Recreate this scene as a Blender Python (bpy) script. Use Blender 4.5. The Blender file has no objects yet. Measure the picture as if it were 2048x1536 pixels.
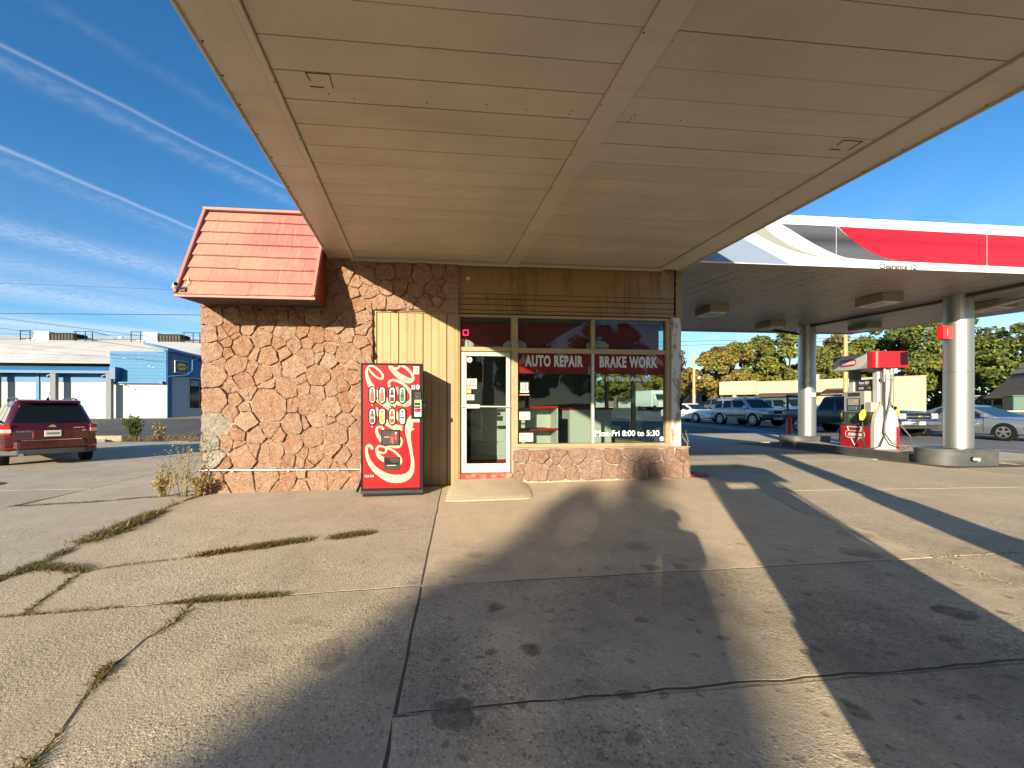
import bpy, bmesh, math, random
import numpy as np
from mathutils import Vector, Matrix, noise as mnoise
R = math.radians
rnd = random.Random(7)
sc = bpy.context.scene
col = sc.collection

# ------------------------------------------------------------------ camera
cam_d = bpy.data.cameras.new('camera')
cam = bpy.data.objects.new('camera', cam_d)
col.objects.link(cam)
YAW = math.atan(84 / 845.0)
cam.location = (0, 0, 1.35)
cam.rotation_euler = (R(90), 0, -YAW)
cam_d.sensor_width = 36.0
cam_d.lens = 845 / 2048 * 36.0
cam_d.shift_x = 98 / 2048
cam_d.shift_y = 50 / 2048
cam_d.clip_start = 0.05
cam_d.clip_end = 2000
sc.camera = cam

# ------------------------------------------------------------------ light
SUN_DIR = Vector((0.5511, 0.9501, -0.2888)).normalized()     # the way the light travels
SUN_EL = math.asin(-SUN_DIR.z)
sun_d = bpy.data.lights.new('sun', 'SUN')
sun_d.energy = 5.0
sun_d.angle = R(0.53)
sun_d.color = (1.0, 0.875, 0.655)
sun = bpy.data.objects.new('sun', sun_d)
sun.rotation_euler = SUN_DIR.to_track_quat('-Z', 'Y').to_euler()
col.objects.link(sun)

w = bpy.data.worlds.new('World')
sc.world = w
w.use_nodes = True
NT = w.node_tree
NT.nodes.clear()


def wn(t, **kw):
    n = NT.nodes.new(t)
    for k, v in kw.items():
        setattr(n, k, v)
    return n


def wl(a, b):
    NT.links.new(a, b)


def wmath(op, a, b=None, clamp=False):
    n = wn('ShaderNodeMath', operation=op)
    n.use_clamp = clamp
    for i, v in enumerate((a, b)):
        if v is None:
            continue
        if isinstance(v, (int, float)):
            n.inputs[i].default_value = v
        else:
            wl(v, n.inputs[i])
    return n.outputs[0]


sky = wn('ShaderNodeTexSky', sky_type='NISHITA')
sky.sun_disc = False
sky.sun_elevation = SUN_EL
sky.sun_rotation = math.atan2(-SUN_DIR.x, -SUN_DIR.y)
sky.altitude = 1100
sky.air_density = 1.0
sky.dust_density = 0.6
sky.ozone_density = 2.6
tc = wn('ShaderNodeTexCoord')
sep = wn('ShaderNodeSeparateXYZ')
wl(tc.outputs['Generated'], sep.inputs[0])
zc = wmath('MAXIMUM', sep.outputs[2], 0.02)
px = wmath('DIVIDE', sep.outputs[0], zc)
py = wmath('DIVIDE', sep.outputs[1], zc)
cmb = wn('ShaderNodeCombineXYZ')
wl(px, cmb.inputs[0]); wl(py, cmb.inputs[1])


def wnoise(scale, detail=4, rot=0.0, stretch=1.0, rough=0.55):
    mp = wn('ShaderNodeMapping')
    mp.inputs['Rotation'].default_value = (0, 0, rot)
    mp2 = wn('ShaderNodeMapping')
    mp2.inputs['Scale'].default_value = (scale / stretch, scale, 1)
    wl(cmb.outputs[0], mp.inputs[0]); wl(mp.outputs[0], mp2.inputs[0])
    n = wn('ShaderNodeTexNoise')
    n.inputs['Scale'].default_value = 1.0
    n.inputs['Detail'].default_value = detail
    n.inputs['Roughness'].default_value = rough
    wl(mp2.outputs[0], n.inputs['Vector'])
    return n.outputs['Fac']


def wramp(v, a, b):
    n = wn('ShaderNodeMapRange')
    n.inputs['From Min'].default_value = a
    n.inputs['From Max'].default_value = b
    n.inputs['To Min'].default_value = 0
    n.inputs['To Max'].default_value = 1
    wl(v, n.inputs['Value'])
    return n.outputs[0]


wob = wnoise(5.0, 5)
fine = wnoise(22.0, 6)
total = None
# trails across the high air: normal (nx, ny), distance c, half width w, strength
for nx, ny, c, wd, st, gr in ((.794, -.608, -1.688, .011, .17, 0), (.794, -.608, -1.78, .05, .13, 1), (.9, -.437, -2.22, .019, .24, 0),
                              (.9, -.437, -2.33, .08, .12, 1), (.813, -.582, -3.38, .18, .30, 1), (.77, -.638, -5.0, .36, .40, 1),
                              (.8, -.6, -4.15, .25, .16, 1), (.77, -.638, -6.8, .5, .30, 1), (.8, -.6, -1.42, .03, .05, 1)):
    s = wmath('ADD', wmath('MULTIPLY', px, nx), wmath('MULTIPLY', py, ny))
    s = wmath('ADD', s, wmath('MULTIPLY', wmath('SUBTRACT', wob, .5), .018 + wd * .7))
    q = wmath('DIVIDE', wmath('SUBTRACT', s, c), wd)
    g = wmath('EXPONENT', wmath('MULTIPLY', wmath('MULTIPLY', q, q), -1.0))
    a = wmath('MULTIPLY', g, st)
    if gr:
        a = wmath('MULTIPLY', a, wramp(fine, .25, .70))
    total = a if total is None else wmath('ADD', total, a)
# thin streaky cirrus low in the sky
rr = wmath('SQRT', wmath('ADD', wmath('MULTIPLY', px, px), wmath('MULTIPLY', py, py)))
low = wramp(rr, 2.2, 9.0)
cir = wramp(wnoise(.9, 6, rot=R(-52), stretch=5.0, rough=.6), .42, .75)
total = wmath('ADD', total, wmath('MULTIPLY', wmath('MULTIPLY', cir, low), .70), )
total = wmath('MINIMUM', total, .8)
tint = wn('ShaderNodeHueSaturation')
tint.inputs['Saturation'].default_value = 1.26
tint.inputs['Value'].default_value = 1.0
wl(sky.outputs[0], tint.inputs['Color'])
mx = wn('ShaderNodeMix', data_type='RGBA')
wl(total, mx.inputs['Factor'])
wl(tint.outputs[0], mx.inputs[6])
mx.inputs[7].default_value = (4.6, 4.9, 5.4, 1)
bg = wn('ShaderNodeBackground')
bg.inputs['Strength'].default_value = 0.105
wl(mx.outputs[2], bg.inputs['Color'])
out = wn('ShaderNodeOutputWorld')
wl(bg.outputs[0], out.inputs['Surface'])

vs = sc.view_settings
vs.view_transform = 'Standard'
vs.look = 'None'
vs.exposure = 1.05
vs.gamma = 1
vs.use_curve_mapping = False
sc.cycles.max_bounces = 8
sc.cycles.diffuse_bounces = 4
sc.cycles.transparent_max_bounces = 12
sc.cycles.caustics_reflective = False
sc.cycles.caustics_refractive = False
sc.cycles.sample_clamp_indirect = 6

# ------------------------------------------------------------------ helpers


def sp(v, k=2.0):
    return 0.5 * (v + math.sqrt(v * v + k * k))


def gz(x, y):
    """height of the ground: the lot falls a little to the left, the streets beyond rise"""
    u = .0985 * x + .995 * y
    z = .014 * max(-6.0, min(5.6, x))
    z += .030 * (sp(u - 20) - sp(-20.0 - 20)) - .0
    if x < -6:
        z += .022 * sp(u - 18) * min(1.0, (-6 - x) / 8.0)
    return z if u < 75 else z - .030 * (u - 75)


class MB:
    """collects geometry for one mesh object"""

    def __init__(s):
        s.v, s.f, s.m = [], [], []
        s.cur = 0
        s.T = None

    def add(s, vs_, fs, m=None):
        o = len(s.v)
        if s.T is not None:
            vs_ = [tuple(s.T @ Vector(p)) for p in vs_]
        s.v += [tuple(p) for p in vs_]
        s.f += [tuple(i + o for i in f) for f in fs]
        s.m += [s.cur if m is None else m] * len(fs)
        return s

    def box(s, x0, x1, y0, y1, z0, z1, m=None):
        return s.add([(x0, y0, z0), (x1, y0, z0), (x1, y1, z0), (x0, y1, z0), (x0, y0, z1), (x1, y0, z1), (x1, y1, z1), (x0, y1, z1)],
                     [(0, 3, 2, 1), (4, 5, 6, 7), (0, 1, 5, 4), (1, 2, 6, 5), (2, 3, 7, 6), (3, 0, 4, 7)], m)

    def prism(s, poly, a0, a1, axis='z', m=None):
        """poly: ccw 2-D points; axis z: (x, y) between z a0..a1; y: (x, z) between y; x: (y, z) between x"""
        n = len(poly)

        def P(p, a):
            return {'z': (p[0], p[1], a), 'y': (p[0], a, p[1]), 'x': (a, p[0], p[1])}[axis]
        vs_ = [P(p, a0) for p in poly] + [P(p, a1) for p in poly]
        fs = [tuple(range(n - 1, -1, -1)), tuple(range(n, 2 * n))]
        fs += [(i, (i + 1) % n, n + (i + 1) % n, n + i) for i in range(n)]
        if axis == 'y':
            fs = [tuple(reversed(f)) for f in fs]
        return s.add(vs_, fs, m)

    def tube(s, pts, r, n=8, m=None, caps=True):
        pts = [Vector(p) for p in pts]
        rs = r if isinstance(r, (list, tuple)) else [r] * len(pts)
        vs_, fs = [], []
        up = Vector((0, 0, 1))
        prev = None
        for i, p in enumerate(pts):
            d = (pts[min(i + 1, len(pts) - 1)] - pts[max(i - 1, 0)]).normalized()
            if prev is None:
                a = d.cross(up if abs(d.z) < .95 else Vector((1, 0, 0))).normalized()
            else:
                a = (prev - d * prev.dot(d)).normalized()
            prev = a
            b = d.cross(a)
            for k in range(n):
                t = 2 * math.pi * k / n
                vs_.append(p + (a * math.cos(t) + b * math.sin(t)) * rs[i])
        for i in range(len(pts) - 1):
            for k in range(n):
                k2 = (k + 1) % n
                fs.append((i * n + k, i * n + k2, (i + 1) * n + k2, (i + 1) * n + k))
        if caps:
            fs.append(tuple(range(n - 1, -1, -1)))
            e = (len(pts) - 1) * n
            fs.append(tuple(range(e, e + n)))
        return s.add(vs_, fs, m)

    def lathe(s, prof, c=(0, 0, 0), n=24, axis='z', m=None, caps=True):
        """prof: (radius, height) list"""
        vs_, fs = [], []
        for r, hh in prof:
            for k in range(n):
                t = 2 * math.pi * k / n
                a, b = r * math.cos(t), r * math.sin(t)
                p = {'z': (a, b, hh), 'y': (a, hh, -b), 'x': (hh, a, b)}[axis]
                vs_.append((c[0] + p[0], c[1] + p[1], c[2] + p[2]))
        for i in range(len(prof) - 1):
            for k in range(n):
                k2 = (k + 1) % n
                fs.append((i * n + k, i * n + k2, (i + 1) * n + k2, (i + 1) * n + k))
        if caps:
            fs.append(tuple(range(n - 1, -1, -1)))
            e = (len(prof) - 1) * n
            fs.append(tuple(range(e, e + n)))
        return s.add(vs_, fs, m)

    def rings(s, rs, m=None, closed=True, caps=True):
        n = len(rs[0])
        vs_ = [p for r in rs for p in r]
        fs = []
        for i in range(len(rs) - 1):
            for k in range(n if closed else n - 1):
                k2 = (k + 1) % n
                fs.append((i * n + k, i * n + k2, (i + 1) * n + k2, (i + 1) * n + k))
        if caps:
            fs.append(tuple(range(n - 1, -1, -1)))
            e = (len(rs) - 1) * n
            fs.append(tuple(range(e, e + n)))
        return s.add(vs_, fs, m)

    def build(s, name, mats, parent=None, loc=None, rot=None, smooth=None, bevel=0, seg=1, normals=True):
        me = bpy.data.meshes.new(name)
        me.from_pydata(s.v, [], s.f)
        if not isinstance(mats, (list, tuple)):
            mats = [mats]
        for mm in mats:
            me.materials.append(mm)
        if len(mats) > 1:
            me.polygons.foreach_set('material_index', s.m)
        if normals or bevel:
            b = bmesh.new()
            b.from_mesh(me)
            bmesh.ops.recalc_face_normals(b, faces=b.faces)
            if bevel:
                es = [e for e in b.edges if len(e.link_faces) == 2 and e.calc_face_angle(0) > .5]
                bmesh.ops.bevel(b, geom=es, offset=bevel, segments=seg, affect='EDGES', profile=.5, clamp_overlap=True)
            b.to_mesh(me)
            b.free()
        if smooth is not None:
            me.shade_smooth()
            me.set_sharp_from_angle(angle=R(smooth))
        return link(name, me, parent, loc, rot)


def link(name, me, parent=None, loc=None, rot=None):
    o = bpy.data.objects.new(name, me)
    col.objects.link(o)
    if parent is not None:
        o.parent = parent
    if loc is not None:
        o.location = loc
    if rot is not None:
        o.rotation_euler = rot
    return o


def tag(o, label, cat, group=None):
    o['label'] = label
    o['category'] = cat
    if group:
        o['group'] = group
    return o


def thing(name, label, cat, loc=(0, 0, 0), rz=0, group=None):
    o = bpy.data.objects.new(name, None)
    o.empty_display_size = .2
    col.objects.link(o)
    o.location = loc
    o.rotation_euler = (0, 0, rz)
    return tag(o, label, cat, group)


def structure(o):
    o['kind'] = 'structure'
    return o


def stuff(o):
    o['kind'] = 'stuff'
    return o


def copy_tree(o, parent=None):
    c = o.copy()
    col.objects.link(c)
    if parent is not None:
        c.parent = parent
    for ch in list(o.children):
        copy_tree(ch, c)
    return c


# ------------------------------------------------------------------ materials
class NB:
    def __init__(s, name):
        s.m = bpy.data.materials.new(name)
        s.m.use_nodes = True
        s.t = s.m.node_tree
        s.t.nodes.clear()
        s.out = s.t.nodes.new('ShaderNodeOutputMaterial')
        s.b = s.t.nodes.new('ShaderNodeBsdfPrincipled')
        s.t.links.new(s.b.outputs[0], s.out.inputs[0])
        s.tc = s.t.nodes.new('ShaderNodeTexCoord')
        s.geo = None

    def n(s, t, **kw):
        n = s.t.nodes.new(t)
        for k, v in kw.items():
            setattr(n, k, v)
        return n

    def l(s, a, b):
        s.t.links.new(a, b)

    def set(s, k, v):
        i = s.b.inputs[k]
        if isinstance(v, (int, float)):
            i.default_value = v
        elif isinstance(v, (tuple, list)):
            i.default_value = tuple(v) + (1,) * (4 - len(v)) if len(v) < 4 and i.type == 'RGBA' else v
        else:
            s.l(v, i)

    def math(s, op, a, b=None, c=None, clamp=False):
        n = s.n('ShaderNodeMath', operation=op)
        n.use_clamp = clamp
        for i, v in enumerate((a, b, c)):
            if v is None:
                continue
            if isinstance(v, (int, float)):
                n.inputs[i].default_value = v
            else:
                s.l(v, n.inputs[i])
        return n.outputs[0]

    def noise(s, scale, detail=4, rough=.55, vec=None, stretch=None, dist=0):
        n = s.n('ShaderNodeTexNoise')
        n.inputs['Scale'].default_value = scale
        n.inputs['Detail'].default_value = detail
        n.inputs['Roughness'].default_value = rough
        n.inputs['Distortion'].default_value = dist
        v = vec or s.tc.outputs['Object']
        if stretch:
            mp = s.n('ShaderNodeMapping')
            mp.inputs['Scale'].default_value = stretch
            s.l(v, mp.inputs[0])
            v = mp.outputs[0]
        s.l(v, n.inputs['Vector'])
        return n.outputs['Fac']

    def voro(s, scale, feature='F1', out='Distance', vec=None, rnd_=1.0, dim='3D'):
        n = s.n('ShaderNodeTexVoronoi', feature=feature)
        n.voronoi_dimensions = dim
        n.inputs['Scale'].default_value = scale
        n.inputs['Randomness'].default_value = rnd_
        s.l(vec or s.tc.outputs['Object'], n.inputs['Vector'])
        return n.outputs[out]

    def ramp(s, v, a, b, lo=0., hi=1.):
        n = s.n('ShaderNodeMapRange')
        n.inputs['From Min'].default_value = a
        n.inputs['From Max'].default_value = b
        n.inputs['To Min'].default_value = lo
        n.inputs['To Max'].default_value = hi
        s.l(v, n.inputs['Value'])
        return n.outputs[0]

    def mix(s, f, a, b, blend='MIX'):
        n = s.n('ShaderNodeMix', data_type='RGBA', blend_type=blend)
        for i, v in ((0, f), (6, a), (7, b)):
            if isinstance(v, (int, float)):
                n.inputs[i].default_value = v
            elif isinstance(v, tuple):
                n.inputs[i].default_value = v + (1,) * (4 - len(v))
            else:
                s.l(v, n.inputs[i])
        return n.outputs[2]

    def bump(s, hgt, strength=.3, dist=.01):
        n = s.n('ShaderNodeBump')
        n.inputs['Strength'].default_value = strength
        n.inputs['Distance'].default_value = dist
        s.l(hgt, n.inputs['Height'])
        s.l(n.outputs[0], s.b.inputs['Normal'])

    def rand(s):
        return s.n('ShaderNodeObjectInfo').outputs['Random']

    def island(s):
        return s.n('ShaderNodeNewGeometry').outputs['Random Per Island']

    def pos(s):
        return s.n('ShaderNodeNewGeometry').outputs['Position']


def mul(c, k):
    return tuple(min(1, x * k) for x in c[:3])


def mat(name, c, rough=.6, metal=0., var=.12, scale=6., bump=0., bscale=60., spec=.5, rv=0., dirt=None, dscale=2., damt=.5, coat=0., rr_=.0):
    """plain surface with mottling, per-object tone, wear"""
    b = NB(name)
    n1 = b.noise(scale, 5)
    cc = b.mix(n1, mul(c, 1 - var), mul(c, 1 + var))
    if rv:
        f = b.ramp(b.rand(), 0, 1, 1 - rv, 1 + rv)
        hs = b.n('ShaderNodeHueSaturation')
        b.l(f, hs.inputs['Value'])
        b.l(cc, hs.inputs['Color'])
        cc = hs.outputs[0]
    if dirt:
        dn = b.ramp(b.noise(dscale, 6, .65), .5, .72, 0, damt)
        cc = b.mix(dn, cc, dirt)
    b.set('Base Color', cc)
    b.set('Roughness', b.ramp(n1, .2, .8, max(0.02, rough - rr_), min(1, rough + rr_)) if rr_ else rough)
    b.set('Metallic', metal)
    b.set('Specular IOR Level', spec)
    if coat:
        b.set('Coat Weight', coat)
        b.set('Coat Roughness', .03)
    if bump:
        b.bump(b.noise(bscale, 4), bump, .004)
    return b.m


def lettering(txt, size, mat_, name='lettering', parent=None, loc=(0, 0, 0), rot=(R(90), 0, 0), bold=0., ext=.0015, align='CENTER', sx=1., shear=0., space=1., fit=0):
    cu = bpy.data.curves.new(name, 'FONT')
    cu.body = txt
    cu.size = size
    cu.extrude = ext
    cu.offset = bold
    cu.shear = shear
    cu.space_character = space
    cu.align_x = align
    cu.align_y = 'CENTER'
    cu.resolution_u = 3
    t = bpy.data.objects.new(name, cu)
    col.objects.link(t)
    dg = bpy.context.evaluated_depsgraph_get()
    me = bpy.data.meshes.new_from_object(t.evaluated_get(dg))
    bpy.data.objects.remove(t)
    bpy.data.curves.remove(cu)
    me.name = name
    me.materials.clear()
    me.materials.append(mat_)
    if fit:
        xs_ = [v.co.x for v in me.vertices]
        sx = fit / (max(xs_) - min(xs_))
    if sx != 1:
        for v in me.vertices:
            v.co.x *= sx
    return link(name, me, parent, loc, rot)
# ------------------------------------------------------------------ the materials of the place
def concrete_mat(name, c1, c2, peb=1.0, stain=1.0):
    b = NB(name)
    P = b.pos()
    big = b.noise(.55, 5, .6, vec=P)
    mid = b.noise(3.2, 6, .65, vec=P)
    tone = b.ramp(b.rand(), 0, 1, .93, 1.06)
    cc = b.mix(b.ramp(big, .32, .68), c1, c2)
    hs0 = b.n('ShaderNodeHueSaturation')
    b.l(tone, hs0.inputs['Value']); b.l(cc, hs0.inputs['Color'])
    cc = b.mix(b.ramp(mid, .40, .75, 0, .30), hs0.outputs[0], mul(c1, .66))
    wearm = b.ramp(b.noise(.7, 4, .6, vec=P), .36, .60, .22, 1.0)
    # exposed pebbles in two sizes, light and dark ones
    hgt = None
    for sc_, k in ((48, .85), (100, .6)):
        v = b.voro(sc_, vec=P, dim='2D')
        vc = b.voro(sc_, out='Color', vec=P, dim='2D')
        q = b.n('ShaderNodeSeparateColor'); b.l(vc, q.inputs[0])
        show = b.ramp(q.outputs[1], .35, .45)
        pebf = b.math('MULTIPLY', b.math('MULTIPLY', b.ramp(v, .28, .46, 1, 0), wearm), show)
        hs = b.n('ShaderNodeHueSaturation')
        hs.inputs['Saturation'].default_value = .85
        b.l(b.ramp(q.outputs[0], 0, 1, .28, 1.55), hs.inputs['Value']); b.l(cc, hs.inputs['Color'])
        cc = b.mix(b.math('MULTIPLY', pebf, k * peb), cc, hs.outputs[0])
        hgt = pebf if hgt is None else b.math('ADD', hgt, pebf)
    pit = b.math('MULTIPLY', b.ramp(b.noise(42, 4, .65, vec=P), .60, .68), wearm)
    cc = b.mix(b.math('MULTIPLY', pit, .75 * peb), cc, mul(c1, .22))
    # oil drips: rounded spots of uneven size, only where cars stand
    wv = b.n('ShaderNodeVectorMath', operation='ADD')
    dn = b.n('ShaderNodeTexNoise'); dn.inputs['Scale'].default_value = 7; dn.inputs['Detail'].default_value = 4
    b.l(P, dn.inputs['Vector'])
    sc2 = b.n('ShaderNodeVectorMath', operation='SCALE'); sc2.inputs['Scale'].default_value = .14
    b.l(dn.outputs['Color'], sc2.inputs[0])
    b.l(P, wv.inputs[0]); b.l(sc2.outputs[0], wv.inputs[1])
    sx = b.n('ShaderNodeSeparateXYZ'); b.l(P, sx.inputs[0])
    bay = b.math('MULTIPLY', b.ramp(sx.outputs[0], -1.3, .2), b.ramp(sx.outputs[1], 4.8, 2.4))
    for s_, th, am in ((2.0, .34, .75), (4.6, .22, .6), (.9, .26, .45), (9.0, .25, .5)):
        vv = b.voro(s_, vec=wv.outputs[0], dim='2D')
        vcol = b.voro(s_, out='Color', vec=wv.outputs[0], dim='2D')
        q = b.n('ShaderNodeSeparateColor'); b.l(vcol, q.inputs[0])
        rad = b.ramp(q.outputs[1], .62, 1, 0, th)
        f = b.math('MULTIPLY', b.ramp(b.math('SUBTRACT', rad, vv), 0, .06), b.ramp(b.noise(14, 4, .6, vec=P), .3, .6, .45, 1))
        cc = b.mix(b.math('MULTIPLY', b.math('MULTIPLY', f, bay), am * stain), cc, (.060, .048, .045))
    sm = b.math('MULTIPLY', b.ramp(b.noise(.8, 6, .65, vec=P), .44, .62), bay)
    cc = b.mix(b.math('MULTIPLY', sm, .42 * stain), cc, (.10, .088, .075))
    str_ = b.ramp(b.noise(1.3, 5, .6, vec=P, stretch=(1.6, .35, 1)), .55, .72, 0, .28)
    cc = b.mix(str_, cc, mul(c1, .45))
    b.set('Base Color', cc)
    b.set('Roughness', .9)
    b.set('Specular IOR Level', .25)
    h2 = b.math('ADD', b.math('MULTIPLY', hgt, .8), b.math('SUBTRACT', b.noise(30, 5, .7, vec=P), b.math('MULTIPLY', pit, 1.2)))
    b.bump(h2, .48 * peb, .006)
    return b.m


CONC = concrete_mat('weathered_concrete', (.48, .395, .275), (.60, .495, .35))
CONC_S = concrete_mat('smooth_concrete', (.58, .46, .305), (.66, .535, .36), peb=.45)
CONC_G = concrete_mat('grey_old_concrete', (.44, .375, .285), (.54, .465, .355), peb=1.0, stain=0)
DIRT = mat('dark_soil', (.10, .075, .05), .95, var=.5, scale=20, bump=.6, bscale=80)
EARTH = mat('dry_earth', (.24, .19, .12), .95, var=.4, scale=.7, bump=.4, bscale=12)


def asphalt(name, c):
    b = NB(name)
    P = b.pos()
    n1 = b.noise(.35, 5, .6, vec=P)
    n2 = b.noise(60, 3, .7, vec=P)
    cc = b.mix(b.ramp(n1, .3, .7), mul(c, .75), mul(c, 1.3))
    cc = b.mix(b.ramp(n2, .4, .7, 0, .5), cc, mul(c, 1.8))
    wv = b.voro(.5, feature='DISTANCE_TO_EDGE', vec=P)
    cc = b.mix(b.ramp(wv, 0, .012, .6, 0), cc, (.015, .015, .016))
    b.set('Base Color', cc)
    b.set('Roughness', .85)
    b.bump(n2, .4, .005)
    return b.m


ASPH = asphalt('road_asphalt', (.065, .062, .062))
ASPH_G = asphalt('grey_asphalt', (.13, .125, .12))


def stone_mat(name, ca, cb, cc3, light=False):
    b = NB(name)
    P = b.tc.outputs['Object']
    r = b.rand()
    r2 = b.math('FRACT', b.math('MULTIPLY', r, 17.31))
    base = b.mix(b.ramp(r, 0, 1), ca, cb)
    base = b.mix(b.math('POWER', r2, 1.8), base, cc3)
    off = b.n('ShaderNodeVectorMath', operation='ADD')
    b.l(P, off.inputs[0])
    cx = b.n('ShaderNodeCombineXYZ')
    b.l(b.math('MULTIPLY', r, 37.0), cx.inputs[0]); b.l(b.math('MULTIPLY', r2, 23.0), cx.inputs[2])
    b.l(cx.outputs[0], off.inputs[1])
    # rotate the grain differently on every stone
    vr = b.n('ShaderNodeVectorRotate', rotation_type='AXIS_ANGLE')
    vr.inputs['Axis'].default_value = (0, 1, 0)
    b.l(off.outputs[0], vr.inputs['Vector']); b.l(b.math('MULTIPLY', r2, 6.28), vr.inputs['Angle'])
    V = vr.outputs[0]
    n1 = b.noise(9, 6, .65, vec=V)
    n2 = b.noise(26, 5, .6, vec=V, stretch=(1, 1, 2.6), dist=1.2)
    n3 = b.noise(90, 4, .6, vec=V)
    c1 = b.mix(b.ramp(n1, .32, .7, 0, .75), base, mul(cb, 1.25))
    c1 = b.mix(b.ramp(n2, .50, .68, 0, .7), c1, mul(ca, .40))
    c1 = b.mix(b.ramp(n3, .5, .75, 0, .4), c1, (.56, .40, .26))
    n4 = b.noise(48, 5, .7, vec=V)
    c1 = b.mix(b.ramp(n4, .54, .66, 0, .75), c1, mul(ca, .3))
    b.set('Base Color', c1)
    b.set('Roughness', .9)
    b.set('Specular IOR Level', .25)
    hh = b.math('ADD', b.math('MULTIPLY', b.ramp(n2, .3, .7), 1.0), b.math('ADD', b.math('MULTIPLY', n1, 1.2), b.math('MULTIPLY', n3, .25)))
    b.bump(hh, 1.0, .03)
    return b.m


STONE = stone_mat('red_lava_stone', (.50, .275, .18), (.58, .385, .27), (.48, .205, .095))
STONE_L = stone_mat('pink_lava_stone', (.44, .26, .185), (.52, .35, .26), (.40, .20, .13))
STONE_W = stone_mat('white_stone', (.50, .45, .35), (.58, .52, .42), (.45, .4, .3))
STONE_Y = stone_mat('yellow_stone', (.52, .36, .16), (.58, .42, .2), (.5, .34, .14))
MORTAR = mat('grey_mortar', (.34, .25, .18), .95, var=.3, scale=12, bump=.8, bscale=50)


def siding_mat(name, c, dirtc, amt=.5):
    b = NB(name)
    P = b.pos()
    n1 = b.noise(2.5, 5, .6, vec=P, stretch=(5, 5, .5))
    n2 = b.noise(.9, 5, .65, vec=P)
    cc = b.mix(n1, mul(c, .88), mul(c, 1.12))
    hs = b.n('ShaderNodeHueSaturation')
    b.l(b.ramp(b.rand(), 0, 1, .93, 1.06), hs.inputs['Value']); b.l(cc, hs.inputs['Color'])
    cc = b.mix(b.ramp(b.math('MULTIPLY', b.math('ADD', n1, n2), .5), .5, .68, 0, amt), hs.outputs[0], dirtc)
    b.set('Base Color', cc)
    b.set('Roughness', .55)
    b.bump(b.noise(30, 3, vec=P), .12, .004)
    return b.m


TAN = siding_mat('tan_painted_steel', (.40, .275, .135), (.16, .085, .03), .45)
TAN_D = siding_mat('weathered_brown_board', (.30, .19, .075), (.10, .045, .012), .8)
TAN_F = mat('tan_window_frame', (.37, .28, .16), .5, var=.12, scale=5, dirt=(.15, .09, .04), dscale=4, damt=.35)


def soffit_mat(name, c, spot, amt):
    b = NB(name)
    P = b.pos()
    n1 = b.noise(.7, 5, .6, vec=P)
    cc = b.mix(n1, mul(c, .88), mul(c, 1.1))
    hs = b.n('ShaderNodeHueSaturation')
    b.l(b.ramp(b.rand(), 0, 1, .94, 1.05), hs.inputs['Value']); b.l(cc, hs.inputs['Color'])
    cc = b.mix(b.ramp(b.noise(1.2, 5, .6, vec=P), .45, .75, 0, .35), hs.outputs[0], mul(c, .6))
    cc = b.mix(b.ramp(b.noise(2.2, 5, .65, vec=P, stretch=(.22, 2.0, 1)), .55, .72, 0, .30), cc, (c[0] * .55, c[1] * .47, c[2] * .38))
    cc = b.mix(b.ramp(b.noise(.5, 6, .7, vec=P), .58, .60, 0, .10), cc, mul(c, .6))
    if amt:
        reg = b.ramp(b.noise(.45, 3, vec=P), .47, .58)
        pl = b.math('MULTIPLY', b.ramp(b.noise(5.5, 6, .7, vec=P, stretch=(1, 2.2, 1)), .60, .63), reg)
        cc = b.mix(b.math('MULTIPLY', pl, amt), cc, spot)
    else:
        sp_ = b.ramp(b.noise(26, 2, .5, vec=P), .74, .78)
        cc = b.mix(b.math('MULTIPLY', sp_, .5), cc, spot)
    b.set('Base Color', cc)
    b.set('Roughness', .42)
    return b.m


SOFF = soffit_mat('cream_painted_soffit', (.52, .478, .395), (.12, .07, .03), 0)
SOFF_T = soffit_mat('cream_painted_trim', (.54, .498, .415), (.12, .07, .03), 0)
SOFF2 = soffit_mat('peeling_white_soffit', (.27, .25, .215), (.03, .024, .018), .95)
WHITE = mat('white_paint', (.78, .77, .73), .45, var=.05, dirt=(.4, .36, .3), dscale=1.5, damt=.25)
WHITE_ALU = mat('white_door_frame', (.52, .50, .45), .4, var=.04)
PEEL = None


def peel_mat():
    b = NB('peeling_post_paint')
    P = b.pos()
    n = b.noise(7, 6, .65, vec=P, stretch=(1, 1, .35))
    n2 = b.noise(16, 5, .7, vec=P)
    cc = b.mix(b.ramp(n, .42, .5), (.30, .22, .13), (.60, .58, .52))
    cc = b.mix(b.ramp(n2, .6, .66), cc, (.07, .05, .04))
    cc = b.mix(b.ramp(b.noise(4, 4, vec=P), .6, .7, 0, .5), cc, (.33, .42, .46))
    b.set('Base Color', cc)
    b.set('Roughness', .8)
    b.bump(n, .5, .008)
    return b.m


PEEL = peel_mat()


def shake_mat():
    b = NB('faded_red_shake')
    P = b.tc.outputs['Object']
    W_ = b.pos()
    n1 = b.noise(1.1, 5, .6, vec=W_)
    st = b.noise(30, 4, .6, vec=P, stretch=(1, .08, .08))
    st2 = b.noise(70, 3, .6, vec=P, stretch=(1, .05, .05))
    r = b.rand()
    sx = b.n('ShaderNodeSeparateXYZ'); b.l(W_, sx.inputs[0])
    g = b.math('ADD', b.math('ADD', n1, b.math('MULTIPLY', r, .14)), b.ramp(sx.outputs[0], -3.5, -1.6, .16, -.16))
    cc = b.mix(b.ramp(g, .42, .72), (.38, .135, .12), (.41, .205, .145))
    cc = b.mix(b.ramp(st, .52, .68, 0, .45), cc, (.46, .28, .19))
    cc = b.mix(b.ramp(st2, .56, .72, 0, .5), cc, (.30, .09, .05))
    b.set('Base Color', cc)
    b.set('Roughness', .7)
    b.bump(st, .35, .008)
    return b.m


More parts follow.
